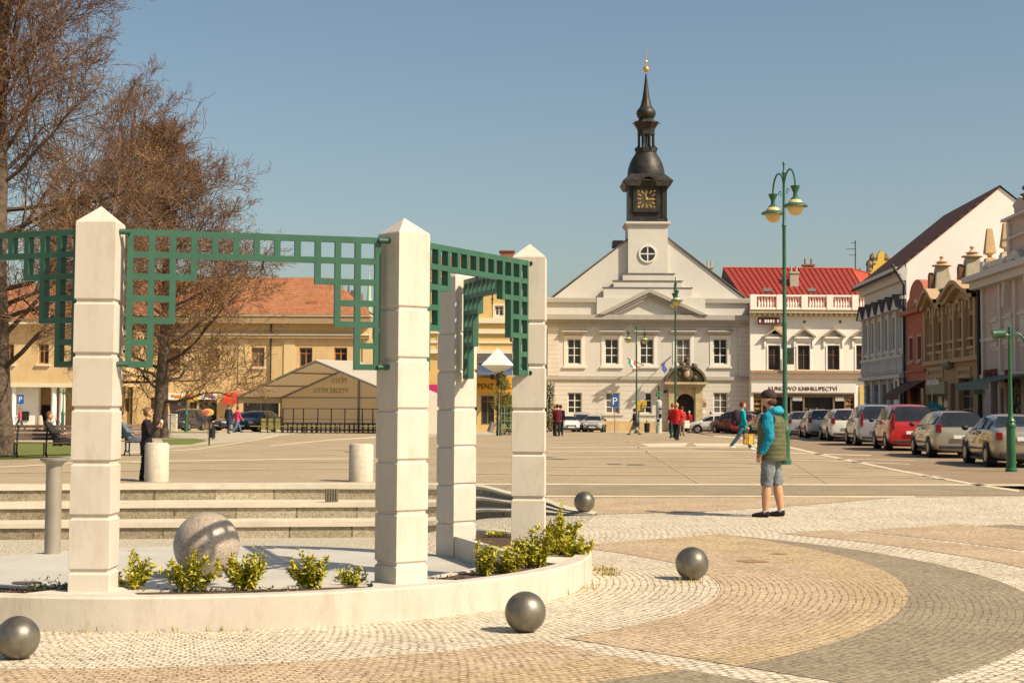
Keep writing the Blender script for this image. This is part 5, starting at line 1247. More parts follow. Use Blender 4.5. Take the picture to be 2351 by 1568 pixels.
# ================================================================== MARQUEE
TY = 100.0; tz = gz(100); tp = ony(545,911,TY); apx_ = ony(726,827,TY); TX0 = tp.x; TXc = apx_.x; hw = 7.95; zE = 2.36; zA_ = apx_.z-tz; TL = 4.05
TT = empty('event_tent', (TXc,TY,tz), R(-40), 'big white marquee with open front and mirrored lettering on its back wall', 'tent')
M_tent = mat('white_tent_cloth',(.72,.69,.62),.75,var=.04,scale=.7); 
_n = M_tent.node_tree; _t = _n.nodes.new('ShaderNodeBsdfTranslucent'); _t.inputs[0].default_value = (.85,.72,.52,1); _m = _n.nodes.new('ShaderNodeMixShader'); _m.inputs[0].default_value = .55
_n.links.new(_n.nodes['Principled BSDF'].outputs[0], _m.inputs[1]); _n.links.new(_t.outputs[0], _m.inputs[2]); _n.links.new(_m.outputs[0], _n.nodes['Material Output'].inputs[0])
M_al = mat('aluminium_frame',(.30,.29,.27),.4,metal=.5,var=.1)
def tside(sg):
    return [(0,-.02,zA_),(sg*hw,-.02,zE),(sg*hw,TL,zE),(0,TL,zA_)]
for sg,nm in ((-1,'roof_sheet'),(1,'roof_sheet')):
    o = MB().add(tside(sg),[(0,1,2,3)]).build(nm, M_tent, TT); q_ = o.modifiers.new('s','SOLIDIFY'); q_.thickness = .04
b = MB()
for y_ in (0,TL-.1):
    for sg in (-1,1):
        b.tube([(sg*hw*.99,y_,0),(sg*hw*.99,y_,zE-.06),(0,y_,zA_-.08)],.07,5)
for t in (.02,.3,.65,.98):
    for sg in (-1,1): b.tube([(sg*hw*t,0,zA_-(zA_-zE)*t-.1),(sg*hw*t,TL,zA_-(zA_-zE)*t-.1)],.05,5)
b.tube([(0,TL-.15,0),(0,TL-.15,zA_)],.09,5); b.build('frame', M_al, TT)
pw_ = MB().prism([(-hw,0),(hw,0),(hw,zE),(0,zA_-.05),(-hw,zE)],TL-.06,TL-.02).build('back_wall', M_tent, TT)
MB().box(-hw,hw,TL-.12,TL-.07,zE-.08,zE).build('back_seam', M_al, TT)
M_let = mat('faint_letters',(.30,.26,.20),.8,var=0)
for t_,z_,s_ in (('MĚSTO',zE+.98,.46),('VYSOKÉ MÝTO',zE+.28,.50)):
    o = text_part('mirrored_lettering', t_, s_, M_let, TT, (-2.0 if len(t_)<7 else -2.8,TL-.09,z_), sx=-1.05, extrude=.004)
MB().box(-hw,-hw+.03,0,TL,zE-.45,zE).build('valance', M_tent, TT)
MB().box(hw-.03,hw,0,TL,0,zE).build('side_wall', M_tent, TT)
# railing in front of it
q0 = gp(652,97.5); RL = empty('stage_railing', (q0.x,97.5,gz(97.5)), 0, 'black metal railing on a low stage edge in front of the marquee', 'railing')
s_ = 97.5/3500; b = MB(); Ln = (880-652)*s_
for px in (652,676,699,732,763,794,826,834,858): x = (px-652)*s_; b.box(x-.035,x+.035,-.03,.03,0,56*s_)
b.box(0,Ln,-.02,.02,55*s_,56.6*s_).box(0,Ln,-.02,.02,31*s_,32*s_).box(0,Ln,-.05,.5,21*s_,23.5*s_)
b.build('rails', M_black, RL)
b = MB()
for k in range(22): x = k*Ln/21; b.box(x-.05,x+.05,.05,.15,0,21*s_)
b.box(0,Ln,.0,.06,6*s_,9*s_).box(0,Ln,-.02,.05,0,2*s_); b.build('stage_legs', M_black, RL)
MB().box(0,Ln,.5,3,20*s_,22*s_).build('stage_deck', M_sf, RL)
for i,(px,w_) in enumerate(((850,34),(750,70),(690,40))):
    q_ = gp(px,94.6); r_ = empty('beer_bench', (q_.x,94.6-i*.35,gz(94)), 0, ['bright green edged folding bench nearest the middle column, in front of the marquee','long pale folding bench beside the stage railing','folding bench left in the row before the marquee'][i], 'bench', 'folding benches by the stage')
    W_ = w_*.027/2*1.0; MB().box(-W_,W_,-.15,.15,.44,.48).build('seat', mat('yellowgreen_board',(.22,.26,.09),.7,var=.2), r_)
    for sx in (-1,1): MB().box(sx*W_*.8-.02,sx*W_*.8+.02,-.14,.14,0,.44).build('leg', M_black, r_)
q_ = gp(628,96); r_ = empty('bench_stack', (q_.x,96,gz(96)), 0, 'yellow green slatted crate stack left of the stage railing', 'crates'); 
M_ylc = mat('olive_yellow_board',(.25,.22,.06),.75,var=.25)
b = MB(); W_ = .66
for k in range(3): b.box(-W_,W_,-.4,-.34,.22+k*.26,.42+k*.26)
b.build('boards', M_ylc, r_)
b = MB()
for k in range(4): x = -W_+k*W_/1.5; b.box(x-.03,x+.03,-.45,-.401,0,1.0)
b.box(-W_,W_,-.45,-.401,1.0,1.04); b.build('frame', M_black, r_)
b = MB(); b.box(-W_-.6,W_+.4,-.9,-.6,.42,.46); b.build('low_board', M_ylc, r_)
# small white pavilion between columns and faceted lamp
c = ong(990,1000); s_ = 100/3500; c = Vector(((985-1175)*s_,100,gz(100)))
r_ = empty('market_stall', c, 0, 'small white roofed market stall between the middle and back columns', 'stall')
MB().lathe([(2.0,63*s_),(.03,98*s_)],4,(-.4,0),R(45)).build('roof', M_tent, r_); MB().box(-1.7,1.0,-1,-.95,0,62*s_).build('side_cloth', mat('grey_beige_cloth',(.40,.35,.28),.85,var=.1), r_)
b = MB(); [b.tube([(x,-1.05,0),(x,-1.05,62*s_)],.03,5) for x in (-1.7,1.0)]; b.build('pole', M_black, r_)
cy_ = 84.0; s_ = cy_/3500; c = Vector(((1143-1175)*s_,cy_,gz(cy_)))
r_ = empty('faceted_lamp', c, 0, 'white faceted diamond shaped lantern roof on a dark post above the young tree', 'kiosk roof')
zof = lambda py: (CAMZ+(928-py)*s_)-c.z
b = MB(); b.lathe([(.03,zof(860)),(1.02,zof(839)),(.005,zof(800))],4,(0,0),R(28)); b.build('diamond_roof', mat('bright_white_panel',(.80,.78,.70),.6,var=.03), r_)
MB().tube([(0,0,0),(0,0,zof(858))],.06,8).build('post', M_black, r_)
b = MB(); [b.obox((math.cos(a)*.3,math.sin(a)*.3,zof(866)),.2,.2,.28) for a in (0,1.6,3.1,4.7)]; b.build('floodlight', M_black, r_)
# ================================================================== LAMPS
M_lens = mat('amber_globe', (.72,.50,.20), .25, var=.1, scale=4, spec=.5)
M_lampg = mat('lamp_green', (.03,.11,.065), .4, var=.2, scale=5)
def lantern(par, x, y, zt, k=1.0, m=M_lampg):
    b = MB(); b.lathe([(.02*k,zt),(.13*k,zt-.02*k),(.10*k,zt-.10*k),(.055*k,zt-.2*k),(.06*k,zt-.3*k),(.12*k,zt-.36*k),(.14*k,zt-.4*k),(.15*k,zt-.45*k),(.31*k,zt-.53*k),(.33*k,zt-.57*k),(.02*k,zt-.57*k)],20,(x,y))
    h = b.build('lamp_hood', m, par, smooth=True)
    MB().ball((x,y,zt-.57*k), .215*k, 20, sz=1.1).build('globe', M_lens, h, smooth=True)
def tall_lamp(px, pyb, pyt, ang, label, arm=1.0, oz=(0,0), y=None):
    c = gp(px,y) if y else ong(px,pyb); H = (ony(px,pyt,c.y).z-c.z)
    r = empty('street_lamp', (c.x,c.y,c.z), 0, label, 'street lamp', 'tall green lamps with amber globes')
    b = MB(); b.lathe([(.17,0),(.17,.12),(.13,.16),(.13,.85),(.16,.9),(.15,.98),(.09,1.1),(.085,1.4),(.07,1.5),(.062,H*.45),(.08,H*.46),(.055,H*.47),(.05,H*.78),(.07,H*.785),(.045,H*.79),(.035,H*.95),(.06,H*.96),(.03,H*.965),(.02,H*.985),(.045,H*.99),(.01,H)],14)
    b.build('pole', M_lampg, r, smooth=True)
    for sg,dz in ((-1,oz[0]),(1,oz[1])):
        dx = math.cos(ang)*sg; dy = math.sin(ang)*sg; z0 = H-.82+dz; pts = []
        for k in range(13):
            t = k/12; a = math.pi*t; pts.append((dx*(arm/2-arm/2*math.cos(a)), dy*(arm/2-arm/2*math.cos(a)), z0+math.sin(a)*.52))
        pts[0] = (0,0,z0-.5)
        pts.append((dx*arm,dy*arm,z0-.04))
        a_ = MB().tube(pts,.026,8).build('arm', M_lampg, r, smooth=True)
        b = MB(); 
        for k in range(14):
            t0 = k/14*4.6; t1 = (k+1)/14*4.6; q = .13*(1-k/18)
            b.tube([(dx*(.28+math.cos(t0)*q),dy*(.28+math.cos(t0)*q),z0-.1+math.sin(t0)*q),(dx*(.28+math.cos(t1)*q),dy*(.28+math.cos(t1)*q),z0-.1+math.sin(t1)*q)],.012,5)
        b.build('scroll', M_lampg, a_)
        lantern(r, dx*arm, dy*arm, z0+.02, 1.04)
    return r
tall_lamp(1803,1066,370,R(-79),'tallest street lamp with two amber globes against the sky behind the vested man',arm=.85)
tall_lamp(1551,1003,636,R(88),'tall green street lamp in front of the town hall portal, its globes in line')
tall_lamp(1462,986,738,R(48),'farthest green street lamp with two spread globes before the town hall windows',y=112)
def short_lamp(px, pyb, pyt, label, spot=False, box=True):
    c = ong(px,pyb) if spot else gp(px,104); H = ony(px,pyt,c.y).z-c.z
    r = empty('park_lamp', (c.x,c.y,c.z), 0, label, 'street lamp', 'short green lamp posts')
    MB().lathe([(.15,0),(.15,.06),(.115,.1),(.11,1.1),(.135,1.12),(.135,1.18),(.11,1.22),(.12,1.27),(.07,1.36),(.055,1.5),(.045,H*.7),(.035,H-.15),(.06,H-.13),(.03,H-.1),(.05,H-.05),(.01,H)],14).build('pole', M_lampg if not spot else mat('glossy_green',(.02,.10,.04),.3,var=.15), r, smooth=True)
    for sg in ((1,) if spot else (-1,1)):
        pts = []
        for k in range(11): a = math.pi*k/10; pts.append((sg*(.22-.22*math.cos(a)),0,H-.55+.45*math.sin(a)-(.2*k/10)))
        pts[0] = (0,0,H-.9)
        MB().tube(pts,.03,8).build('arm', M_lampg, r, smooth=True)
    if spot:
        b = MB(); b.tube([(-.42,0,H-.22),(-.38,0,H-.21),(-.12,0,H-.2)],[.13,.12,.11],14).tube([(-.15,0,H-.2),(0,0,H-.25)],.03,6); b.build('spotlight', M_darkgreen, r, smooth=True)
    return r
short_lamp(2322,1083,748,'dark green lamp post with a side spotlight and one hooked arm at the right edge',True)
short_lamp(431,992,890,'thin green lamp post in front of the dark parked van')
short_lamp(148,984,893,'thin green lamp post with spread arms before the white arcade columns')
def psign(px, pyb, px0,px1,py0,py1,label,y=118):
    c = gp(px,y); s = c.y/3500; r = empty('parking_sign', c, 0, label, 'sign', 'blue parking signs')
    z0 = ony(px,py1,c.y).z-c.z; z1 = ony(px,py0,c.y).z-c.z; w_ = (px1-px0)*s/2
    MB().tube([(0,.03,0),(0,.03,z1)],.035,6).build('post', M_al, r)
    q = MB().box(-w_,w_,-.02,.02,z0,z1).build('plate', mat('sign_blue',(.02,.10,.36),.4,var=.05), r)
    text_part('letter', 'P', (z1-z0)*.85, M_white, q, (0,-.03,z0+(z1-z0)*.2), extrude=.005)
psign(1412,984,1404,1420,906,935,'blue parking sign in front of the second town hall window')
psign(50,986,43,58,906,927,'blue parking sign before the white arcade wall at far left',y=104)
# bus stop / yellow sign, pillar, bins
c = gp(1470,118); s = c.y/3500; r = empty('yellow_box_sign', c, 0, 'grey and yellow box sign on a post left of the advertising pillar', 'sign')
MB().tube([(-.1,0,0),(-.1,0,95*s)],.06,6).build('post', M_al, r); MB().box(-.3,.35,-.2,.1,75*s,95*s).build('grey_box', mat('grey_box',(.30,.28,.26),.6,var=.1), r)
MB().box(-.35,.5,-.25,.0,62*s,74*s).box(-.2,.25,-.24,.0,50*s,62*s).build('yellow_box', mat('ochre_yellow_box',(.55,.36,.05),.6,var=.15), r)
c = gp(1513,117); s = c.y/3500; r = empty('advertising_pillar', c, 0, 'slim white information pillar with green top before the town hall', 'pillar')
MB().lathe([(7*s,0),(7*s,73*s),(3*s,76*s)],16).build('pillar', mat('white_info_panel',(.48,.50,.45),.5,var=.12,scale=2), r, smooth=True)
b = MB(); b.tube([(0,0,70*s),(0,0,108*s)],.05,6); b.build('post', M_black, r)
b = MB(); [b.ball((random.gauss(0,.28),random.gauss(0,.12),random.uniform(86,94)*s),.08,6) for _ in range(9)]; b.build('green_ornament', mat('green_ornament',(.05,.30,.10),.6,var=.3), r)
b = MB(); [b.obox((random.gauss(0,.1),-9*s,random.uniform(20,65)*s),.22,.03,.3) for _ in range(8)]; b.build('posters', mat('pale_posters',(.35,.36,.36),.7,var=.5,scale=5), r)
for px,pb,ht,l in ((1486,118,22,'black litter bin on a post left of the advertising pillar'),(488,1008,24,'dark round litter bin beside the footpath near the thin pole'),(12,1044,38,'grey round litter bin at the foot of the leftmost tree')):
    c = gp(px,pb) if pb < 200 else ong(px,pb); s = c.y/3500; r_ = empty('litter_bin', c, 0, l, 'bin')
    MB().lathe([(6*s if ht<30 else 11*s,.05),(7*s if ht<30 else 12*s,ht*s),(5*s,ht*s*1.04)],14).build('bin_body', M_black if ht<30 else M_al, r_, smooth=True)
    MB().tube([(0,6*s,0),(0,6*s,ht*s*1.35)],.035,6).build('post', M_black, r_)
c = ong(480,1022); s = c.y/3500; r = empty('ice_cream_sign', c, 0, 'oval yellow and pink advertising sign on a thin dark pole', 'sign')
MB().tube([(0,0,0),(0,0,70*s)],.03,6).build('post', M_black, r)
q = MB().ball((-4*s,-.02,75*s),14*s,20,sz=.62,sy=.08).build('sign_panel', mat('yellow_sign_panel',(.65,.40,.10),.6,var=.1), r, smooth=True)
MB().ball((-7*s,-.09,76*s),8*s,14,sz=.6,sy=.08).build('sign_picture', mat('pink_sign_patch',(.55,.10,.15),.6,var=.2), q, smooth=True)
c = gp(396,106); s = c.y/3500; r = empty('utility_cabinet', c, 0, 'pale grey utility cabinet between the tree trunk and the dark van', 'cabinet')
MB().box(-13*s,13*s,-.2,.3,0,40*s).build('cabinet_body', mat('pale_cabinet',(.50,.44,.34),.7,var=.06), r, bevel=.02); MB().box(-.02,.02,-.215,-.2,.05,39*s).box(-12*s,12*s,-.212,-.2,38*s,38.6*s).build('door_seam', M_black, r)
c = ong(2140,985); 
r = empty('parasol_stand', (19.5,72,0), 0, 'teal green parasol half hidden behind the silver and red cars', 'parasol')
u = ony(2140,890,72); r.location = (u.x,72,0); MB().lathe([(.75,ony(2140,950,72).z),(.62,ony(2140,938,72).z),(.25,ony(2140,926,72).z),(.02,ony(2140,922,72).z)],8).build('canopy', mat('teal_canvas',(.01,.13,.14),.8,var=.15), r); MB().tube([(0,0,0),(0,0,2.4)],.03,6).build('pole', M_al, r)
# benches
def bench(px, pb, ang, label, W=1.9):
    c = ong(px,pb); r = empty('park_bench', c, ang, label, 'bench', 'slatted park benches with dark iron legs')
    M_bw = mat('bench_slats',(.13,.075,.045),.6,var=.25)
    b = MB(); [b.box(-W/2,W/2,-.22+k*.11,-.13+k*.11,.43,.46) for k in range(4)]; b.build('seat', M_bw, r)
    b = MB(); [b.obox((0,.26+k*.035,.56+k*.115),W,.03,.09,rx=R(-15)) for k in range(4)]; b.build('backrest', M_bw, r)
    for x in (-W*.42,0,W*.42):
        b = MB(); b.tube([(x,-.3,0),(x,-.2,.12),(x,-.22,.42)],.025,6).tube([(x,.34,0),(x,.16,.2),(x,.2,.44),(x,.36,.95)],.025,6).tube([(x,-.22,.41),(x,.2,.41)],.025,6).tube([(x,-.22,.2),(x,0,.1),(x,.2,.2)],.018,6); b.build('leg', M_black, r)
    return r, c
BN1,bc = bench(103,1052,R(8),'dark slatted bench on the lawn edge with a reclining person', 1.95)
BN2,bc2 = bench(292,1046,R(30),'dark slatted bench mostly hidden between the nearest column and the woman', 1.5)
# low stone posts at left
c = gp(96,100); MBp = MB().lathe([(.22,0),(.24,.3),(.15,.95),(.1,1.05)],10).build('stone_post', M_pave, smooth=True, loc=c); tag(MBp,'short pale stone post in front of the arcade','post')

# ================================================================== CARS
M_tyre = mat('tyre', (.018,.018,.018), .85, var=.1); M_rim = mat('wheel_rim', (.35,.34,.32), .35, metal=.7, var=.15)
M_cg2 = mat('car_glass', (.018,.02,.024), .04, var=.3, scale=2, spec=.7); M_tail = mat('tail_light', (.22,.012,.012), .2, var=.2, scale=8); M_headl = mat('headlight', (.55,.55,.52), .12, var=.1)
M_trim = mat('black_trim', (.025,.025,.027), .55, var=.1); M_plate = mat('plate_white', (.70,.70,.66), .5, var=0)
def cpaint(nm, c, metal=.35): return mat(nm, c, .28, metal=metal, var=.04, scale=1.5, coat=.8, spec=.5)
KIND = {  # stations: y, zlow, zbelt, ztop, halfwidth, roof halfwidth ; y forward positive
 'sedan': dict(L=4.55, H=1.43, st=[(-2.27,.42,.80,.82,.66,.55),(-2.24,.28,.93,.96,.78,.66),(-2.05,.20,1.00,1.04,.84,.70),(-1.62,.19,1.02,1.08,.86,.66),(-1.15,.19,1.01,1.34,.86,.60),(-.7,.19,1.00,1.42,.87,.585),(-.1,.19,.98,1.43,.87,.59),(.35,.19,.96,1.37,.87,.60),(.75,.19,.95,1.16,.86,.64),(1.08,.19,.93,.97,.86,.70),(1.6,.20,.85,.89,.84,.70),(2.05,.24,.74,.77,.78,.62),(2.26,.36,.60,.62,.62,.5)], glass=[(-1.28,-.72),(-.62,.05),(.13,.78)], gz_=(.0,.0), rear=(-1.72,-1.12), front=(.55,1.12)),
 'estate': dict(L=4.65, H=1.48, st=[(-2.30,.40,.80,.82,.70,.6),(-2.27,.26,.95,1.0,.80,.68),(-2.18,.20,1.03,1.22,.85,.64),(-2.0,.19,1.04,1.42,.87,.60),(-1.6,.19,1.03,1.46,.875,.60),(-.7,.19,1.0,1.49,.88,.60),(0,.19,.98,1.48,.88,.60),(.45,.19,.96,1.41,.88,.61),(.85,.19,.95,1.20,.87,.65),(1.22,.19,.93,.98,.86,.70),(1.7,.20,.86,.90,.84,.70),(2.12,.24,.75,.78,.78,.62),(2.33,.36,.60,.62,.62,.5)], glass=[(-1.95,-1.2),(-1.1,-.4),(-.3,.1),(.2,.92)], rear=(-2.27,-2.0), front=(.62,1.25)),
 'mpv': dict(L=4.5, H=1.68, st=[(-2.22,.40,.85,.88,.72,.62),(-2.20,.26,1.05,1.1,.82,.70),(-2.13,.20,1.10,1.42,.86,.68),(-1.98,.19,1.11,1.62,.88,.66),(-1.4,.19,1.10,1.69,.89,.66),(-.4,.19,1.07,1.70,.89,.66),(.3,.19,1.04,1.66,.89,.66),(.8,.19,1.02,1.48,.88,.68),(1.2,.19,1.0,1.20,.88,.70),(1.5,.19,.97,1.02,.87,.72),(1.85,.21,.90,.94,.84,.70),(2.12,.25,.78,.80,.78,.62),(2.26,.36,.62,.64,.62,.5)], glass=[(-1.9,-1.2),(-1.1,-.25),(-.15,.55),(.65,1.1)], rear=(-2.2,-2.0), front=(.85,1.5)),
 'hatch': dict(L=3.9, H=1.45, st=[(-1.92,.40,.80,.82,.70,.6),(-1.90,.26,.95,1.0,.78,.66),(-1.80,.20,1.0,1.2,.82,.62),(-1.6,.19,1.0,1.40,.84,.58),(-1.1,.19,.99,1.45,.84,.58),(-.4,.19,.97,1.46,.84,.58),(.2,.19,.95,1.40,.84,.59),(.65,.19,.94,1.17,.83,.62),(1.0,.19,.92,.96,.83,.66),(1.4,.20,.86,.90,.81,.66),(1.78,.24,.74,.77,.74,.58),(1.93,.36,.60,.62,.6,.5)], glass=[(-1.55,-.95),(-.85,-.15),(-.05,.7)], rear=(-1.88,-1.6), front=(.4,1.02)),
}
def car(kind, x, y, rz, paint, label, z=None, rails=False, plate=True, lo=False):
    K_ = KIND[kind]; zz = gz(y) if z is None else z
    r = empty('parked_car', (x,y,zz), rz, label, 'car', 'cars parked round the square')
    st = K_['st']; mb = MB(); n = 0
    def ringp(s_):
        y_,zl,zb,zt,w_,wr = s_
        half = [(w_*.90,zl),(w_*.985,zl+.14),(w_,zl+(zb-zl)*.55),(w_*.965,zb),(wr,zt-min(.07,(zt-zb)*.35)),(wr*.82,zt-.012),(wr*.4,zt+.008)]
        return [(a,y_,b) for a,b in half]+[(-a,y_,b) for a,b in reversed(half)]
    for s_ in st: mb.v += ringp(s_)
    N = 14
    for i in range(len(st)-1):
        for j in range(N): mb.f.append((i*N+j,i*N+(j+1)%N,(i+1)*N+(j+1)%N,(i+1)*N+j))
    mb.f.append(tuple(range(N-1,-1,-1))); mb.f.append(tuple((len(st)-1)*N+j for j in range(N)))
    body = mb.build('body', paint, r, smooth=True, sub=1)
    def at(y_):
        for a,b in zip(st,st[1:]):
            if a[0] <= y_ <= b[0]:
                t = (y_-a[0])/(b[0]-a[0]); return [a[i]+(b[i]-a[i])*t for i in range(6)]
        return list(st[-1])
    def side(y_, t, sg, o=.014):
        q = at(y_); zt = q[3]-min(.07,(q[3]-q[2])*.35); zb = q[2]
        return (sg*((q[4]*.965)*(1-t)+q[5]*t+o), y_, zb+(zt-zb)*t+o*.4)
    for sg in (-1,1):
        for (a,b) in K_['glass']:
            g = MB(); ns = 4; tA = []
            for k in range(ns+1):
                y_ = a+(b-a)*k/ns
                g.v += [side(y_,.10,sg), side(y_,.90,sg)]
            for k in range(ns): g.f.append((2*k,2*k+1,2*k+3,2*k+2))
            g.build('side_window', M_cg2, r)
    def scr(ya,yb,nm,fl):
        g = MB(); ns = 3
        for k in range(ns+1):
            y_ = ya+(yb-ya)*k/ns; q = at(y_); w_ = q[5]*.86 if True else 0
            wz_ = q[4]*.80*(1-k/ns)+q[5]*.84*(k/ns) if fl else q[5]*.84*(1-k/ns)+q[4]*.80*(k/ns)
            o = .02; g.v += [(-wz_,y_+(-o if fl else o),q[3]+.012),(0,y_+(-o*1.5 if fl else o*1.5),q[3]+.022),(wz_,y_+(-o if fl else o),q[3]+.012)]
        for k in range(ns): 
            for j in (0,1): g.f.append((3*k+j,3*k+j+1,3*k+j+4,3*k+j+3))
        g.build(nm, M_cg2, r)
    scr(K_['rear'][0],K_['rear'][1],'rear_window',True); scr(K_['front'][0],K_['front'][1],'windscreen',False)
    L2 = K_['L']/2; wb = K_['L']*.29
    for sg in (-1,1):
        for yy in (-wb,wb):
            W = MB(); W.tube([(sg*.88,yy,.315),(sg*.62,yy,.315)],.315,22); wh = W.build('wheel', M_tyre, r, smooth=True)
            h = MB(); h.tube([(sg*.885,yy,.315),(sg*.86,yy,.315)],[.17,.205],18)
            h.build('rim', M_rim, wh)
            ar = MB(); 
            for k in range(12):
                a0 = math.pi*(k/12)*1.1-.05*math.pi; a1 = math.pi*((k+1)/12)*1.1-.05*math.pi
                P = lambda a,q: (sg*.892,yy+q*math.cos(a),.315+q*math.sin(a))
                ar.add([P(a0,.30),P(a0,.385),P(a1,.385),P(a1,.30)],[(0,1,2,3)])
            ar.build('wheel_arch', M_trim, r)
        q = at(.62 if kind != 'mpv' else .95); m = MB(); m.ball((sg*(q[4]+.13),q[0]+.05,q[2]+.07),.10,10,sy=.6,sz=.75); m.build('wing_mirror', M_trim, r, smooth=True)
        tl = MB(); zt_ = .88 if kind == 'sedan' else .95; hgt = .20 if kind in ('sedan','hatch') else (.26 if kind == 'estate' else .52)
        tl.obox((sg*.70,-L2+.06,zt_-.04+ (hgt/2-.1)),(.18 if kind != 'mpv' else .11),.14,hgt, rz=sg*.3); tl.build('tail_light', M_tail, r, bevel=.02)
        hl = MB(); hl.obox((sg*.60,L2-.24,.68),.34,.26,.15, rz=-sg*.45, rx=-.2); hl.build('headlight', M_headl, r, bevel=.03)
        d = MB()
        for yy in (.05,-.75) : q = at(yy); d.box(sg*(q[4]+.012)-.012,sg*(q[4]+.012)+.012,yy-.09,yy+.09,q[2]-.12,q[2]-.085)
        d.build('door_handle', M_trim, r)
        s_ = MB(); s_.box(sg*.885-.006,sg*.885+.006,-wb+.42,wb-.42,.46,.50); s_.build('side_strip', M_trim, r)
    b = MB(); b.box(-.70,.70,-L2-.02,-L2+.12,.30,.40); b.build('rear_bumper_trim', M_trim, r, bevel=.02)
    b = MB(); b.box(-.42,.42,L2-.1,L2+.0,.48,.60).box(-.6,.6,L2-.12,L2-.01,.28,.38); b.build('grille', M_trim, r, bevel=.02)
    b = MB(); b.box(-.26,.26,-L2-.045,-L2-.02,.62 if kind!='sedan' else .72,.73 if kind!='sedan' else .83); b.build('number_plate', M_plate, r)
    b = MB(); b.box(-.26,.26,L2+.005,L2+.02,.38,.49); b.build('number_plate', M_plate, r)
    b = MB(); b.box(-.80,.80,-1.6,1.6,.16,.24); b.build('underside', M_trim, r)
    if rails:
        b = MB(); [b.tube([(sg*.56,-1.7,1.50),(sg*.56,-.9,1.55),(sg*.56,.2,1.52)],.018,5) for sg in (-1,1)]; b.build('roof_rail', M_trim, r)
    if kind != 'sedan': b = MB(); b.tube([(0,-1.7,1.48 if kind!='mpv' else 1.68),(0,-1.85,1.66 if kind!='mpv' else 1.86)],.008,4); b.build('aerial', M_trim, r)
    return r
sa = -math.atan(.0546)
def rowcar(kind, y, paint, label, **k):
    xl_ = 12.95 + (y-42.7)*.058; return car(kind, xl_+.88, y, sa-.03, paint, label, **k)
P_bg = cpaint('beige_metallic',(.34,.29,.21)); P_sb = cpaint('silver_beige',(.40,.35,.27)); P_rd = cpaint('bright_red_paint',(.48,.02,.02),.1)
P_bl = cpaint('silver_blue',(.34,.36,.38)); P_wh = cpaint('white_car_paint',(.66,.64,.58),0); P_si = cpaint('silver_paint',(.42,.41,.38)); P_dk = cpaint('dark_navy_paint',(.02,.028,.05),.2); P_mr = cpaint('maroon_paint',(.16,.015,.02),.2)
rowcar('sedan',42.7,P_bg,'beige metallic saloon nearest the camera at right, behind the hooked lamp post')
rowcar('estate',50.0,P_sb,'silver beige estate with roof rails between the beige saloon and the red car',rails=True)
rowcar('mpv',57.3,P_rd,'bright red tall family car in the right hand row')
rowcar('mpv',63.9,P_bl,'silver blue people carrier with tall red rear lights left of the red car')
rowcar('estate',71.6,P_wh,'white estate car in the right hand row with square red rear lights')
rowcar('estate',79.2,P_si,'silver estate car just right of the man in the vest')
rowcar('hatch',87.0,P_si,'grey hatchback farthest in the row, mostly hidden by the man in the vest')
def pcar(kind, px, pb, rz, paint, label, y=None, **k):
    c = gp(px, (1.46 if kind != 'mpv' else 1.68)*3500/y) if False else gp(px, y)
    return car(kind, c.x, c.y, rz, paint, label, z=gz(c.y), **k)
pcar('hatch',1365,987,R(180-8),P_si,'silver hatchback facing the camera under the first town hall windows',y=126)
pcar('mpv',1338,985,R(180),P_bl,'dark windowed silver car squeezed behind the silver hatchback',y=130)
pcar('hatch',1303,986,R(180+8),P_wh,'pale car beside the group of three standing people',y=126)
pcar('hatch',1638,984,R(78),P_wh,'small white car seen from the side right of the portal',y=116)
pcar('hatch',1718,987,R(-20),P_rd,'red hatchback behind the walking woman in turquoise',y=104)
pcar('mpv',1690,985,R(30),P_mr,'dark maroon car hidden behind the backpack of the walking woman',y=110)
pcar('mpv',430,992,R(180-12),P_dk,'dark van with bright headlights behind the thin green lamp post',y=118)
pcar('estate',590,997,R(180-16),P_dk,'dark estate car facing us left of the marquee',y=108)
pcar('hatch',545,992,R(180-40),P_dk,'dark car half hidden behind the couple in blue and pink',y=119)
pcar('hatch',1762,990,R(10),P_si,'grey car just left of the man in the vest',y=96)
# bicycles / motorbikes by the portal
def bike(px, pb, rz, label, m):
    c = gp(px,110); r = empty('bicycle', c, rz, label, 'bicycle', 'two wheelers leaning near the white car and arcade')
    for x in (-.52,.52):
        w_ = MB(); [w_.tube([(x+.33*math.cos(a*math.pi/8),0,.34+.33*math.sin(a*math.pi/8)),(x+.33*math.cos((a+1)*math.pi/8),0,.34+.33*math.sin((a+1)*math.pi/8))],.025,5) for a in range(16)]; w_.build('wheel', M_tyre, r)
    f = MB(); f.tube([(-.52,0,.34),(-.18,0,.85),(.42,0,.88),(.52,0,.34)],.025,6).tube([(-.18,0,.85),(0,0,.3),(.42,0,.85)],.025,6).tube([(-.52,0,.34),(0,0,.3)],.02,5); f.build('frame', m, r)
    h = MB(); h.tube([(.42,0,.88),(.40,0,1.02)],.02,5).tube([(.36,-.25,1.04),(.42,0,1.02),(.36,.25,1.04)],.018,5); h.build('handlebar', M_black, r)
    s_ = MB(); s_.ball((-.2,0,.92),.12,8,sz=.35,sy=.6); s_.build('saddle', M_black, r)
bike(1650,987,R(20),'black bicycle against the rear of the small white car',M_black); bike(1668,986,R(-30),'dark green bicycle right of the small white car',M_darkgreen); bike(118,984,R(40),'dark bicycle parked before the arcade door',M_black)

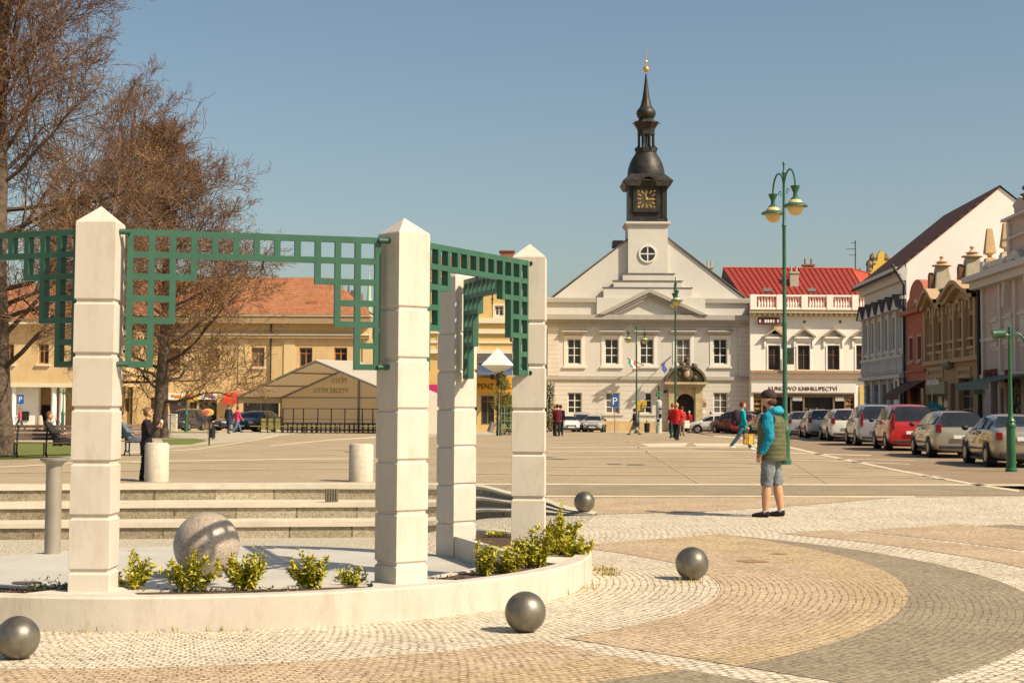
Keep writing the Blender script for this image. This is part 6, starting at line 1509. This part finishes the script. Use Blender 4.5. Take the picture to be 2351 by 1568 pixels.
# ================================================================== PEOPLE
SKIN = mat('skin', (.50,.27,.16), .55, var=.05)
def cloth(nm, c, v=.12): return mat(nm, c, .9, var=v, scale=9, spec=.2, bump=.25, bscale=22)
def person(px, pb, hpx, heading, label, top=(.3,.02,.03), legs=(.03,.03,.04), shoe=(.03,.03,.03), hair=(.07,.045,.03), pose='stand', arms=((5,15,8),(5,15,8)), stride=((0,0),(0,0)), near=False, shorts=False, skirt=None, coat=0, vest=None, cap=None, group=None, y=None, headturn=0, w=1.0, sleeves=True, zoff=0, hood=None, scarf=None, Hm=None, loc=None):
    c = (ong(px,pb) if hpx > 90 else gp(px, 1.70*3500/hpx)) if loc is None else Vector(loc)
    H = (hpx*c.y/3500) if Hm is None else Hm; k = H/1.75
    r = empty('person', (c.x,c.y,c.z+zoff), heading, label, 'person', group); r.scale = (k*w,k,k) if False else (k,k,k)
    vox = .0085 if near else .017
    hipz = .92; th = .43; sh = .42
    J = {}
    low = 9
    for s_,(a,b),sx in (('L',stride[0],-1),('R',stride[1],1)):
        hp = Vector((sx*.085*w,0,hipz)); a_ = R(a); b_ = R(a-b)
        kn = hp+Vector((sx*.012,math.sin(a_)*th,-math.cos(a_)*th)); an = kn+Vector((0,math.sin(b_)*sh,-math.cos(b_)*sh))
        J[s_] = [hp,kn,an]; low = min(low, an.z)
    dz = .075-low
    if pose == 'sit': dz = .46-.92+.06
    up = Vector((0,0,dz))
    for s_ in 'LR': J[s_] = [p+up for p in J[s_]]
    lean = Vector((0,-.28 if pose == 'sit' else (.0),0))
    sc = Vector((0,0,1.43))+up+lean; pc = Vector((0,0,.95))+up
    ws = w
    nk = sc+Vector((0,.01,.09)); hd_ = sc+Vector((0,.035,.225))
    A = {}
    for i,(s_,sx) in enumerate((('L',-1),('R',1))):
        sw,el,ab = arms[i]; shd = sc+Vector((sx*.175*ws,0,-.03)); a_ = R(sw); ab_ = R(ab)*sx
        el_ = shd+Vector((math.sin(ab_)*.28,math.sin(a_)*.28,-math.cos(a_)*math.cos(ab_)*.28)); b_ = R(sw+el)
        wr_ = el_+Vector((math.sin(ab_*.3)*.25,math.sin(b_)*.25,-math.cos(b_)*.25)); A[s_] = [shd,el_,wr_,(wr_-el_).normalized()]
    B = MB()
    HT = Matrix.Rotation(R(headturn),3,'Z')
    B.ball(hd_,.088,16,sz=1.32,sy=1.12); jaw = hd_+HT@Vector((0,.035,-.065)); B.ball(jaw,.058,12,sz=.9,sy=1.1)
    B.ball(hd_+HT@Vector((0,.105,-.012)),.017,8,sz=1.6); 
    for sx in (-1,1): B.ball(hd_+HT@Vector((sx*.088,.0,-.015)),.022,8,sx=.5,sz=1.4)
    B.tube([sc+Vector((0,-.005,-.03)),nk,hd_],[.062,.052,.05],12)
    def trunk(g, f, z0=.86):
        rs = [(0,0,.80,.10*ws,.08),(0,0,.88,.155*ws,.11),(0,0,.97,.158*ws,.115),(0,0,1.08,.145*ws,.105),(0,0,1.22,.165*ws,.115),(0,.0,1.36,.18*ws,.11),(0,0,1.43,.15*ws,.085),(0,0,1.47,.075,.06)]
        out = []
        for (x_,y_,z_,rx,ry) in rs:
            if z_ < z0: continue
            t = (z_-.95)/.48; out.append((x_+lean.x*t, y_+lean.y*max(0,t), z_+dz, rx+g*f, ry+g*f))
        return out
    B.rings(trunk(0,1),16)
    for s_ in 'LR':
        h0,kn,an = J[s_]; B.tube([h0,h0*.5+kn*.5,kn,kn*.6+an*.4,an],[.085,.072,.054*w**.5,.056*w,.036*w**.5],12)
        B.ball(an,.038,8); B.tube([an,an+Vector((0,.08,-.045)),an+Vector((0,.16,-.055))],[.036,.034,.025],8)
        shd,el_,wr_,d = A[s_]; B.tube([shd,el_,wr_],[.047,.038,.026],10)
        B.ball(shd,.05,8)
        # palm, four fingers and thumb
        sx = -1 if s_ == 'L' else 1; sd_ = Vector((0,1,0)); sd_ = (sd_-d*sd_.dot(d)); 
        if sd_.length < .2: sd_ = Vector((1,0,0))
        sd_.normalize(); nn = d.cross(sd_)*sx
        pm = wr_+d*.045; B.tube([wr_,pm,wr_+d*.09],[.026,.034,.032],8,e=.6)
        for fi,(o,l) in enumerate(((-.027,.065),(-.009,.078),(.009,.074),(.027,.06))):
            p0 = wr_+d*.085+sd_*(-o); p1 = p0+d*l*.55+nn*(-.012); p2 = p1+d*l*.35+nn*(-.03); B.tube([p0,p1,p2],[.0095,.009,.0075],6)
        B.tube([wr_+d*.03+sd_*.022, wr_+d*.06+sd_*.048, wr_+d*.09+sd_*.052],[.013,.011,.009],6)
    B.build('body', SKIN, r, smooth=True, remesh=vox)
    if near:
        E = MB(); [E.ball(hd_+HT@Vector((sx*.033,.094,.012)),.011,8) for sx in (-1,1)]; E.build('eyes', M_black, r)
        E = MB(); E.ball(hd_+HT@Vector((0,.098,-.06)),.016,8,sz=.35,sy=.5,sx=1.4); E.build('mouth', mat('lips',(.36,.12,.10),.5,var=0), r)
    Hh = MB()
    Hh.ball(hd_+HT@Vector((0,-.018,.022)),.098,16,sz=1.2,sy=1.1)
    if hair and not cap: 
        if coat == 2 or near: Hh.ball(hd_+HT@Vector((0,-.06,-.03)),.075,12)
        o = Hh.build('hair', cloth('hair_%02d%02d'%(int(hair[0]*99),int(hair[1]*99)),hair,.35), r, smooth=True, remesh=vox*1.3)
        # free the face: push hair up and back
        for v in o.data.vertices:
            q = HT.inverted()@(Vector(v.co)-hd_)
            if q.y > .045 and q.z < .055: v.co = hd_+HT@Vector((q.x*.8,.03,q.z*.8))
    tc_ = cloth('top_%03d%03d%03d'%tuple(int(x*999) for x in top), top)
    T = MB(); g = .022 if coat else .016
    T.rings(trunk(g,1,.87 if not coat else .80),16)
    if coat: T.rings([(0,0,.95+dz,.175*ws,.13),(0,0,.75+dz,.19*ws,.14),(0,0,(.62 if coat==2 else .78)+dz,.20*ws,.15)],16)
    if sleeves:
        for s_ in 'LR':
            shd,el_,wr_,d = A[s_]; T.tube([shd+Vector((0,0,.0)),shd*.5+el_*.5,el_,wr_-d*.0],[.068,.060,.054,.040],12); T.ball(shd,.07,10); T.ball(el_,.054,8)
    T.tube([sc+Vector((0,0,-.02)),sc+Vector((0,0,.055))],[.08,.062],12)
    T_o = T.build('jacket' if coat or near else 'top', tc_, r, smooth=True, remesh=vox*1.15)
    if near: T.disp(T_o, .024, .08)
    lc_ = cloth('trousers_%03d%03d%03d'%tuple(int(x*999) for x in legs), legs, .25)
    P = MB()
    P.rings([(0,0,.80+dz,.11*ws,.10),(0,0,.88+dz,.17*ws,.125),(0,0,1.0+dz,.165*ws,.125)],16)
    for s_ in 'LR':
        h0,kn,an = J[s_]
        if skirt: continue
        if shorts: e_ = kn+(an-kn)*.12; P.tube([h0,h0*.5+kn*.5,kn,e_],[.108,.102,.088,.085],14)
        else: P.tube([h0,h0*.5+kn*.5,kn,an+Vector((0,0,.0))],[.102,.09,.072,.058],12); P.ball(kn,.073,8)
    if skirt: P.rings([(0,0,.95+dz,.17,.13),(0,0,.6+dz,.24,.20),(0,0,.38+dz,.27,.23)],18)
    P_o = P.build('skirt' if skirt else ('shorts' if shorts else 'trousers'), lc_, r, smooth=True, remesh=vox*1.15)
    if near: P.disp(P_o, .03, .07)
    sm_ = cloth('shoe_%03d%03d%03d'%tuple(int(x*999) for x in shoe), shoe)
    for s_ in 'LR':
        an = J[s_][2]; S_ = MB(); S_.tube([an+Vector((0,-.05,-.035)),an+Vector((0,.02,-.03)),an+Vector((0,.12,-.045)),an+Vector((0,.19,-.052))],[.04,.05,.044,.028],12,e=.85); S_.tube([an+Vector((0,-.015,-.04)),an+Vector((0,-.01,.015))],[.046,.042],10)
        S_.build('shoe', sm_, r, smooth=True, remesh=vox*1.1)
    return r, dict(sc=sc,hd=hd_,A=A,J=J,dz=dz,k=k,HT=HT,c=c,vox=vox)
# --- the man in the vest
r, I = person(1771,1187,284,R(72),'man in olive padded vest, blue hoodie, grey shorts and dark cap seen from behind',
    top=(.012,.22,.33), legs=(.16,.18,.19), shoe=(.02,.015,.02), hair=(.08,.05,.03), near=True, shorts=True, w=1.24, arms=((-6,34,3),(2,30,3)), stride=((6,3),(-8,0)), headturn=-66, cap=True)
sc,hd_,dz,vox = I['sc'],I['hd'],I['dz'],I['vox']
V_ = MB(); M_vest = mat('olive_quilted_vest',(.085,.088,.036),.7,var=.15,scale=6,bump=.3,bscale=25)
rs = []
for i in range(41):
    z = .80+.62*i/40; t = i/40; puff = .008*abs(math.sin(math.pi*z/.062)) 
    rx = (.222-.008*math.sin(math.pi*t))+ (0 if t < .75 else -.07*((t-.75)/.25)**2); ry = .205-.02*t-(0 if t<.8 else .05*((t-.8)/.2)**2)
    rs.append((0,-.01,z+dz,rx+puff,ry+puff))
V_.rings(rs,40); vo = V_.build('padded_vest', M_vest, r, smooth=True); V_.disp(vo, .03, .12)
A_ = I['A']
for s_ in 'LR':                                            # sleeves stand proud of the vest
    shd,el_,wr_,d = A_[s_]; sx = -1 if s_ == 'L' else 1
    o_ = Vector((sx*.072,0,0)); S_ = MB(); S_.tube([shd+o_*.75+Vector((0,0,.01)),shd+o_*1.1+Vector((0,0,-.1)),el_+o_*1.1,wr_+o_*.8],[.075,.082,.066,.046],14); S_.ball(shd+o_*.75,.078,12)
    S_.disp(S_.build('sleeve', cloth('top_%03d%03d%03d'%(11,220,330),(.012,.22,.33)), r, smooth=True, remesh=.012), .03, .06)
    h_ = MB(); [h_.tube([shd+o_*.9+Vector((0,.095*math.cos(a),.095*math.sin(a)-.03)),shd+o_*.9+Vector((0,.095*math.cos(a+.55),.095*math.sin(a+.55)-.03))],.014,6) for a in [x*.5236 for x in range(12)]]; h_.build('armhole_trim', M_black, r)
h_ = MB(); h_.ball(sc+Vector((0,-.07,.055)),.12,16,sz=.55,sx=1.25); h_.tube([sc+Vector((-.10,.03,.03)),sc+Vector((-.11,-.06,.07)),sc+Vector((0,-.12,.085)),sc+Vector((.11,-.06,.07)),sc+Vector((.10,.03,.03))],[.035,.045,.05,.045,.035],10)
h_.build('hood', cloth('hood_blue',(.03,.27,.36)), r, smooth=True, remesh=.012)
h_ = MB(); h_.ball(hd_+Vector((0,-.005,.05)),.102,18,sz=.86,sy=1.12)
HTm = I['HT']; brim = MB(); brim.ball(hd_+HTm@Vector((0,.13,.045)),.075,14,sz=.12,sy=1.0); 
h_.build('cap', cloth('dark_cap',(.045,.03,.03)), r, smooth=True, remesh=.011); brim.build('cap_brim', cloth('dark_cap',(.045,.03,.03)), r, smooth=True)
h_ = MB(); h_.ball(hd_+Vector((0,-.03,-.035)),.088,14,sz=.75); h_.build('hair', cloth('brown_hair',(.09,.045,.025)), r, smooth=True)
for s_ in 'LR':
    an = I['J'][s_][2]; b = MB(); b.tube([an+Vector((0,0,-.01)),an+Vector((0,0,.035))],.043,12); b.build('sock', cloth('grey_socks',(.5,.48,.46)), r, smooth=True)
# --- woman with ice cream
r, I = person(335,1103,164,R(-80),'woman in a long black jacket eating an ice cream behind the round concrete bollard',
    top=(.018,.016,.018), legs=(.02,.02,.022), shoe=(.02,.015,.015), hair=(.20,.12,.055), near=True, coat=2, arms=((14,118,5),(16,118,8)), stride=((4,2),(-6,2)), headturn=-5)
wr_ = I['A']['L'][2]; d = I['A']['L'][3]
g = MB(); g.ball(I['hd']+I['HT']@Vector((0,.085,.018)),.03,10,sx=2.6,sy=.5,sz=.7); g.build('sunglasses', M_black, r, smooth=True)
b = MB(); b.ball(I['hd']+Vector((0,-.085,.05)),.055,12); b.build('hair_bun', cloth('hair_bun',(.15,.08,.04),.3), r, smooth=True)
W4 = lambda r,p: Matrix.Translation(r.location)@Euler(r.rotation_euler).to_matrix().to_4x4()@Vector((p.x*r.scale[0],p.y*r.scale[0],p.z*r.scale[0]))
p = W4(r, wr_+d*.11+Vector((0,.0,.0))); ic = empty('ice_cream_cone', p, 0, 'ice cream cone held up by the woman in black', 'ice cream')
MB().lathe([(.006,-.10),(.028,.02)],12).build('wafer_cone', mat('wafer',(.50,.30,.12),.8,var=.2), ic, smooth=True); MB().ball((0,0,.045),.036,12,sz=1.3).build('scoop', mat('vanilla_ice',(.75,.62,.42),.5,var=.05), ic, smooth=True)
p = W4(r, Vector((-.27,.0,.62+I['dz']))); hb = empty('handbag', p, 0, 'black shoulder bag hanging at the side of the woman with ice cream', 'bag')
MB().obox((0,0,.0),.10,.26,.32).build('bag_body', M_black, hb, bevel=.02); MB().tube([(0,-.1,.15),(.03,-.06,.45),(.05,0,.62),(.03,.06,.45),(0,.1,.15)],.01,6).build('strap', M_black, hb)
# --- bench sitters
r, I = person(128,0,0,R(-85),'person in black reclining on the park bench reading', loc=(bc.x+.35,bc.y+.02,bc.z), Hm=1.7, top=(.03,.03,.03), legs=(.02,.02,.022), hair=(.16,.07,.035), pose='sit', arms=((35,45,8),(35,45,8)), stride=((84,10),(80,12)), coat=1, group='people sitting')
r, I = person(290,0,0,R(-60),'seated person in blue denim between the nearest column and the woman', loc=(bc2.x+.05,bc2.y,bc2.z), Hm=1.7, top=(.10,.15,.20), legs=(.05,.08,.14), hair=(.03,.025,.02), pose='sit', arms=((25,50,8),(30,50,8)), stride=((80,75),(80,80)), group='people sitting')
WALK = ((26,6),(-18,14)); WALK2 = ((-18,12),(24,4))
G_ = 'people walking on the square'
person(50,999,53,R(90),'walker in a bright pink red top and black trousers at far left',top=(.55,.03,.06),legs=(.03,.04,.04),hair=(.25,.13,.06),stride=WALK,arms=((-25,20,10),(25,25,10)),group=G_)
person(80,990,50,R(190),'person in a purple jacket by the arcade door',top=(.28,.03,.22),legs=(.03,.03,.03),hair=(.40,.20,.10),stride=WALK2,group=G_)
person(528,1003,67,R(-30),'man in dark blue walking beside the woman in pink',top=(.035,.045,.07),legs=(.03,.045,.07),hair=(.12,.08,.06),stride=((8,4),(-8,6)),arms=((-12,15,10),(10,15,10)),coat=1,group=G_)
person(548,1003,61,R(-50),'woman in a bright pink jacket and jeans',top=(.75,.05,.16),legs=(.10,.17,.26),hair=(.10,.03,.02),stride=WALK,arms=((-15,25,10),(15,25,10)),coat=1,group=G_)
person(1281,993,72,R(10),'man in dark red jacket at the back of the group of three',top=(.10,.015,.02),legs=(.03,.03,.035),hair=(.05,.035,.03),coat=1,group=G_)
person(1288,995,70,R(-10),'man in navy at the right of the group of three',top=(.03,.03,.05),legs=(.03,.035,.055),hair=(.05,.035,.03),coat=1,group=G_)
person(1275,996,71,R(-60),'person in crimson jacket at the front of the group of three',top=(.42,.015,.04),legs=(.03,.03,.035),hair=(.30,.16,.09),coat=1,arms=((20,40,8),(10,20,8)),group=G_)
r,I = person(1458,994,62,R(75),'woman in dark top and patterned skirt walking alone before the town hall',top=(.05,.025,.03),legs=(.28,.25,.20),hair=(.03,.02,.02),skirt=True,stride=WALK,arms=((-25,15,14),(25,20,14)),group=G_)
p = W4(r, I['A']['L'][2]+Vector((0,0,-.12))); q = MB().obox((0,0,0),.34,.12,.28,ry=.5).build('handbag', M_black, bevel=.03, loc=p); tag(q,'small black bag swinging beside the woman in the patterned skirt','bag')
person(1545,1002,78,R(20),'person in dark green trousers standing behind the red jacketed walker',top=(.20,.015,.02),legs=(.02,.05,.035),hair=(.22,.10,.04),coat=1,group=G_)
person(1554,1006,84,R(-25),'walker in open red jacket, white shirt and black trousers in front of the portal',top=(.48,.02,.02),legs=(.018,.018,.02),hair=(.45,.22,.08),stride=((10,4),(-8,4)),coat=1,arms=((-10,20,10),(25,40,10)),group=G_)
person(1541,985,52,R(170),'person in white top with dark lower half left of the portal door',top=(.55,.52,.50),legs=(.03,.03,.05),hair=(.04,.03,.03),coat=1,group=G_)
r,I = person(1566,990,66,R(-20),'person in red carrying a white bag by the portal',top=(.50,.06,.05),legs=(.30,.20,.15),hair=(.10,.05,.03),coat=1,group=G_)
p = W4(r, I['A']['R'][2]+Vector((0,0,-.2))); q = MB().obox((0,0,0),.4,.15,.45).build('carrier_bag', M_white, bevel=.03, loc=p); tag(q,'white carrier bag held low by the person near the portal','bag')
person(1583,986,50,R(150),'grey haired person in red jacket and beige trousers at the portal',top=(.50,.025,.035),legs=(.42,.30,.18),hair=(.45,.42,.40),coat=1,group=G_)
person(1632,983,47,R(30),'person in a dark top standing behind the small white car',top=(.06,.07,.10),legs=(.04,.05,.08),hair=(.14,.06,.04),group=G_)
r,I = person(1704,1033,113,R(-83),'woman striding in a turquoise jacket and jeans with a dark backpack',top=(.01,.32,.36),legs=(.045,.085,.12),shoe=(.6,.6,.6),hair=(.16,.05,.02),stride=((26,6),(-24,16)),arms=((12,20,8),(8,15,8)),coat=1,group=G_)
p = W4(r, Vector((0,-.21,1.2+I['dz']))); bp = empty('backpack', p, r.rotation_euler.z, 'dark backpack on the back of the woman in turquoise', 'backpack')
MB().ball((0,0,0),.24,14,sz=1.25,sy=.75,sx=.85).build('pack', cloth('dark_pack',(.035,.02,.03)), bp, smooth=True); MB().ball((0,-.1,-.16),.17,12,sz=.7,sy=.6).build('pocket', cloth('dark_pack2',(.10,.02,.03)), bp, smooth=True)
p = W4(r, I['A']['R'][2]+I['A']['R'][3]*.1); b = empty('shopping_bag', p, R(10), 'yellow and brown patterned shopping bag carried by the woman in turquoise', 'bag')
MB().obox((0,0,-.36),.40,.12,.40).build('bag_body', mat('patterned_bag',(.10,.05,.02),.7,var=.6,scale=7,col2=(.50,.30,.06)), b, bevel=.02); MB().obox((.06,-.065,-.38),.14,.01,.34).build('yellow_panel', mat('yellow_panel',(.75,.42,.04),.6,var=.1), b)
b2 = MB(); [b2.tube([(-.12,y_,-.17),(-.1,y_,-.05),(0,0,0),(.1,y_,-.05),(.12,y_,-.17)],.008,5) for y_ in (-.04,.04)]; b2.build('handles', M_black, b)

# ================================================================== TREES
def tree(px, pb, H, spread, label, seed, trunk_r, first=.2, lean=(0,0), y=None, tw=.011, buds=((.15,.085,.045),(.30,.26,.05)), lvl=4, budn=9000, bias=(0,0), n0=20, dens=1.0, name='bare_tree', droop=0, barkm=None, leafs=.05, cat='tree', low_leaf=False):
    rnd = random.Random(seed); c = ong(px,pb)
    if y: c = Vector(((px-1175)/3500*y,y,gz(y)))
    r = empty(name, c, 0, label, cat, 'bare lime trees on the left lawn' if cat == 'tree' and name == 'bare_tree' else None)
    T = MB(); tips = []; thin = MB()
    def rv(s=1): return Vector((rnd.gauss(0,s),rnd.gauss(0,s),rnd.gauss(0,s)))
    def br(p, d, L, rad, lev):
        n = 5 if lev <= 1 else (4 if lev == 2 else 3); pts = [p.copy()]; ds = []
        d = d.normalized(); seg = L/n
        for i in range(n):
            d = (d + rv(.17 if lev < 3 else .22) + Vector((0,0,(.10 if lev < 3 else .05)-droop*(.08 if lev < 3 else .05)))).normalized()
            pts.append(pts[-1]+d*seg); ds.append(d.copy())
        rads = [max(rad*(1-.78*i/n), tw*.6) for i in range(n+1)]
        (T if lev <= 1 else thin).tube(pts, rads, 7 if lev == 0 else (5 if lev == 1 else 3), cap=False)
        if lev >= lvl: tips.extend(pts[1:]); return
        m = {0:9,1:9,2:7,3:5}[lev]*dens; m = int(m+rnd.random())
        for j in range(m):
            t = (.22 if lev else .15)+.78*(j+rnd.random())/m; t = min(t,.98); i = min(int(t*n),n-1); q = pts[i]+(pts[i+1]-pts[i])*(t*n-i)
            ax = ds[i].cross(rv()).normalized(); ang = R(rnd.uniform(25,58)); nd = Matrix.Rotation(ang,3,ax)@ds[i]
            br(q, nd, L*rnd.uniform(.42,.66)*(1-.22*t), rads[i]*rnd.uniform(.40,.55), lev+1)
    # trunk
    n = 14; pts = [Vector((0,0,-.1))]; d = Vector((lean[0],lean[1],1)).normalized()
    for i in range(n): d = (d+rv(.03)+Vector((0,0,.06))).normalized(); pts.append(pts[-1]+d*(H*.92/n))
    rads = [trunk_r*1.35]+[trunk_r*(1-.9*(i/n)**.9)+.02 for i in range(1,n+1)]
    tm = MB(); tm.tube(pts, rads, 12, cap=False); tm.build('trunk', barkm or M_trunk, r, smooth=True)
    for j in range(n0):
        t = first+(1-first)*(j+rnd.random())/n0; t = min(t,.97); i = min(int(t*n),n-1); q = pts[i]+(pts[i+1]-pts[i])*(t*n-i)
        a = j*2.4+rnd.uniform(-.5,.5); tt = (t-first)/(1-first); el = R(12+60*tt+rnd.uniform(-8,10)-droop*25*(1-tt))
        dd = Vector((math.cos(a)*math.cos(el)+bias[0],math.sin(a)*math.cos(el)+bias[1],math.sin(el)))
        L = spread*(1.0-.66*tt**1.2)*rnd.uniform(.75,1.1); br(q, dd, L, min(rads[i]*.34,.085), 1 if lvl > 3 else 2)
    T.build('limbs', mat('limb_bark',(.075,.05,.034),.95,var=.3,scale=3) if not barkm else barkm, r)
    thin.build('twigs', mat('twig_bark',(.16,.088,.05),.9,var=.35,scale=1.2) if not barkm else barkm, r)
    B = MB(); zs_ = sorted(p.z for p in tips); zmid = zs_[len(zs_)//2] if zs_ else 0; B2 = MB()
    for k in range(budn):
        p = rnd.choice(tips); tgt = B2 if (low_leaf and rnd.random() < max(0,min(1,1.3-p.z/(H*.52)))) else B
        leaf(tgt, p+rv(.06), rv(), rv(), leafs*rnd.uniform(.6,1.3), leafs*.5)
    B.build('buds', leafmat('buds_%d'%seed,buds[0],(buds[0][0]*1.5,buds[0][1]*1.5,buds[0][2]*1.4)), r)
    if B2.v: B2.build('young_leaves', leafmat('yleaf_%d'%seed,(.22,.18,.03),(.48,.38,.07)), r)
    return r
tree(8,1040,21,6.0,'largest bare tree at the left edge, dense brown twigs filling the corner',11,.34,first=.13,y=46,n0=54,dens=1.25,bias=(.06,0),budn=26000,low_leaf=True,tw=.012,leafs=.06)
tree(368,1009,13.6,6.0,'straight trunked bare tree just right of the woman eating ice cream',23,.36,first=.14,y=70,n0=34,dens=1.15,budn=36000,low_leaf=True,tw=.015,leafs=.085,bias=(.06,0),droop=.25)
tree(238,1005,17.6,6.3,'tall bare tree behind the nearest column filling the gap between the other two',31,.30,first=.14,y=74,n0=22,dens=.95,budn=7000,low_leaf=True,tw=.014,leafs=.07)
tree(1150,990,3.6,1.1,'slim young tree with yellow green leaves under the white faceted lantern',41,.05,first=.25,y=84,n0=12,lvl=3,budn=2600,buds=((.17,.16,.03),),tw=.008,leafs=.10,name='young_tree',dens=.9,cat='young tree')
# ivy column and hedge bits
def leafmass(name, c, sx, sy, sz, n, m, label, cat, L=.09, kind=None, seed=1):
    rnd = random.Random(seed); mb = MB()
    st_ = MB(); 
    for k in range(n):
        while True:
            q = Vector((rnd.uniform(-1,1),rnd.uniform(-1,1),rnd.uniform(0,1)))
            if q.x*q.x+q.y*q.y < 1-.4*q.z: break
        leaf(mb, Vector((q.x*sx,q.y*sy,q.z*sz)), Vector((rnd.gauss(0,1),rnd.gauss(0,1),rnd.gauss(0,1))), Vector((0,0,1)), L*rnd.uniform(.6,1.3), L*.6)
    r = empty(name, c, 0, label, cat); mb.build('foliage', m, r)
    for k in range(5): st_.tube([(rnd.gauss(0,sx*.3),rnd.gauss(0,sy*.3),0),(rnd.gauss(0,sx*.4),rnd.gauss(0,sy*.4),sz*.9)],.02,4)
    st_.build('stem', M_stem, r); return r
M_ivy = leafmat('ivy_leaf',(.03,.055,.012),(.12,.15,.03))
c = ony(1262,985,126); leafmass('climbing_plant',(c.x,126,gz(126)),.5,.4,ony(1262,880,126).z-gz(126),1500,M_ivy,'tall narrow dark green climber at the left edge of the town hall','plant',.16)
c = ong(1170,992); leafmass('trellis_bush',(c.x,88,gz(88)),1.0,.4,1.1,1300,M_ivy,'low dark bush with green trellis right of the young tree','shrub',.09,seed=2)
r_ = empty('trellis', (c.x+.1,87.3,gz(88)), 0, 'pale green square trellis behind the low bush', 'trellis'); b = MB()
for k in range(5): b.box(-.7+k*.35-.02,-.7+k*.35+.02,0,.03,.3,1.75)
for k in range(4): b.box(-.7,.7,-.031,-.001,.4+k*.42,.44+k*.42)
b.build('grid', mat('pale_green_paint',(.16,.36,.24),.6,var=.1), r_)
b = MB(); b.box(-.72,-.66,-.01,.04,0,1.8).box(.66,.72,-.01,.04,0,1.8); b.build('post', mat('pale_green_paint',(.16,.36,.24)), r_)
c = ong(1124,998); q = MB().tube([(0,0,0.15),(.22,0,.75)],[.17,.2],14).build('toppled_planter', mat('dull_pot',(.25,.22,.19),.6,var=.2), smooth=True, loc=(c.x,c.y,c.z)); tag(q,'tilted grey cylindrical pot lying left of the young tree','pot')
c = ong(1254,993); q = MB().ball((0,0,.18),.2,10).build('stone_ball', M_steel, smooth=True, loc=(c.x,c.y,c.z)); tag(q,'tiny dark ball bollard at the foot of the group of three','bollard')
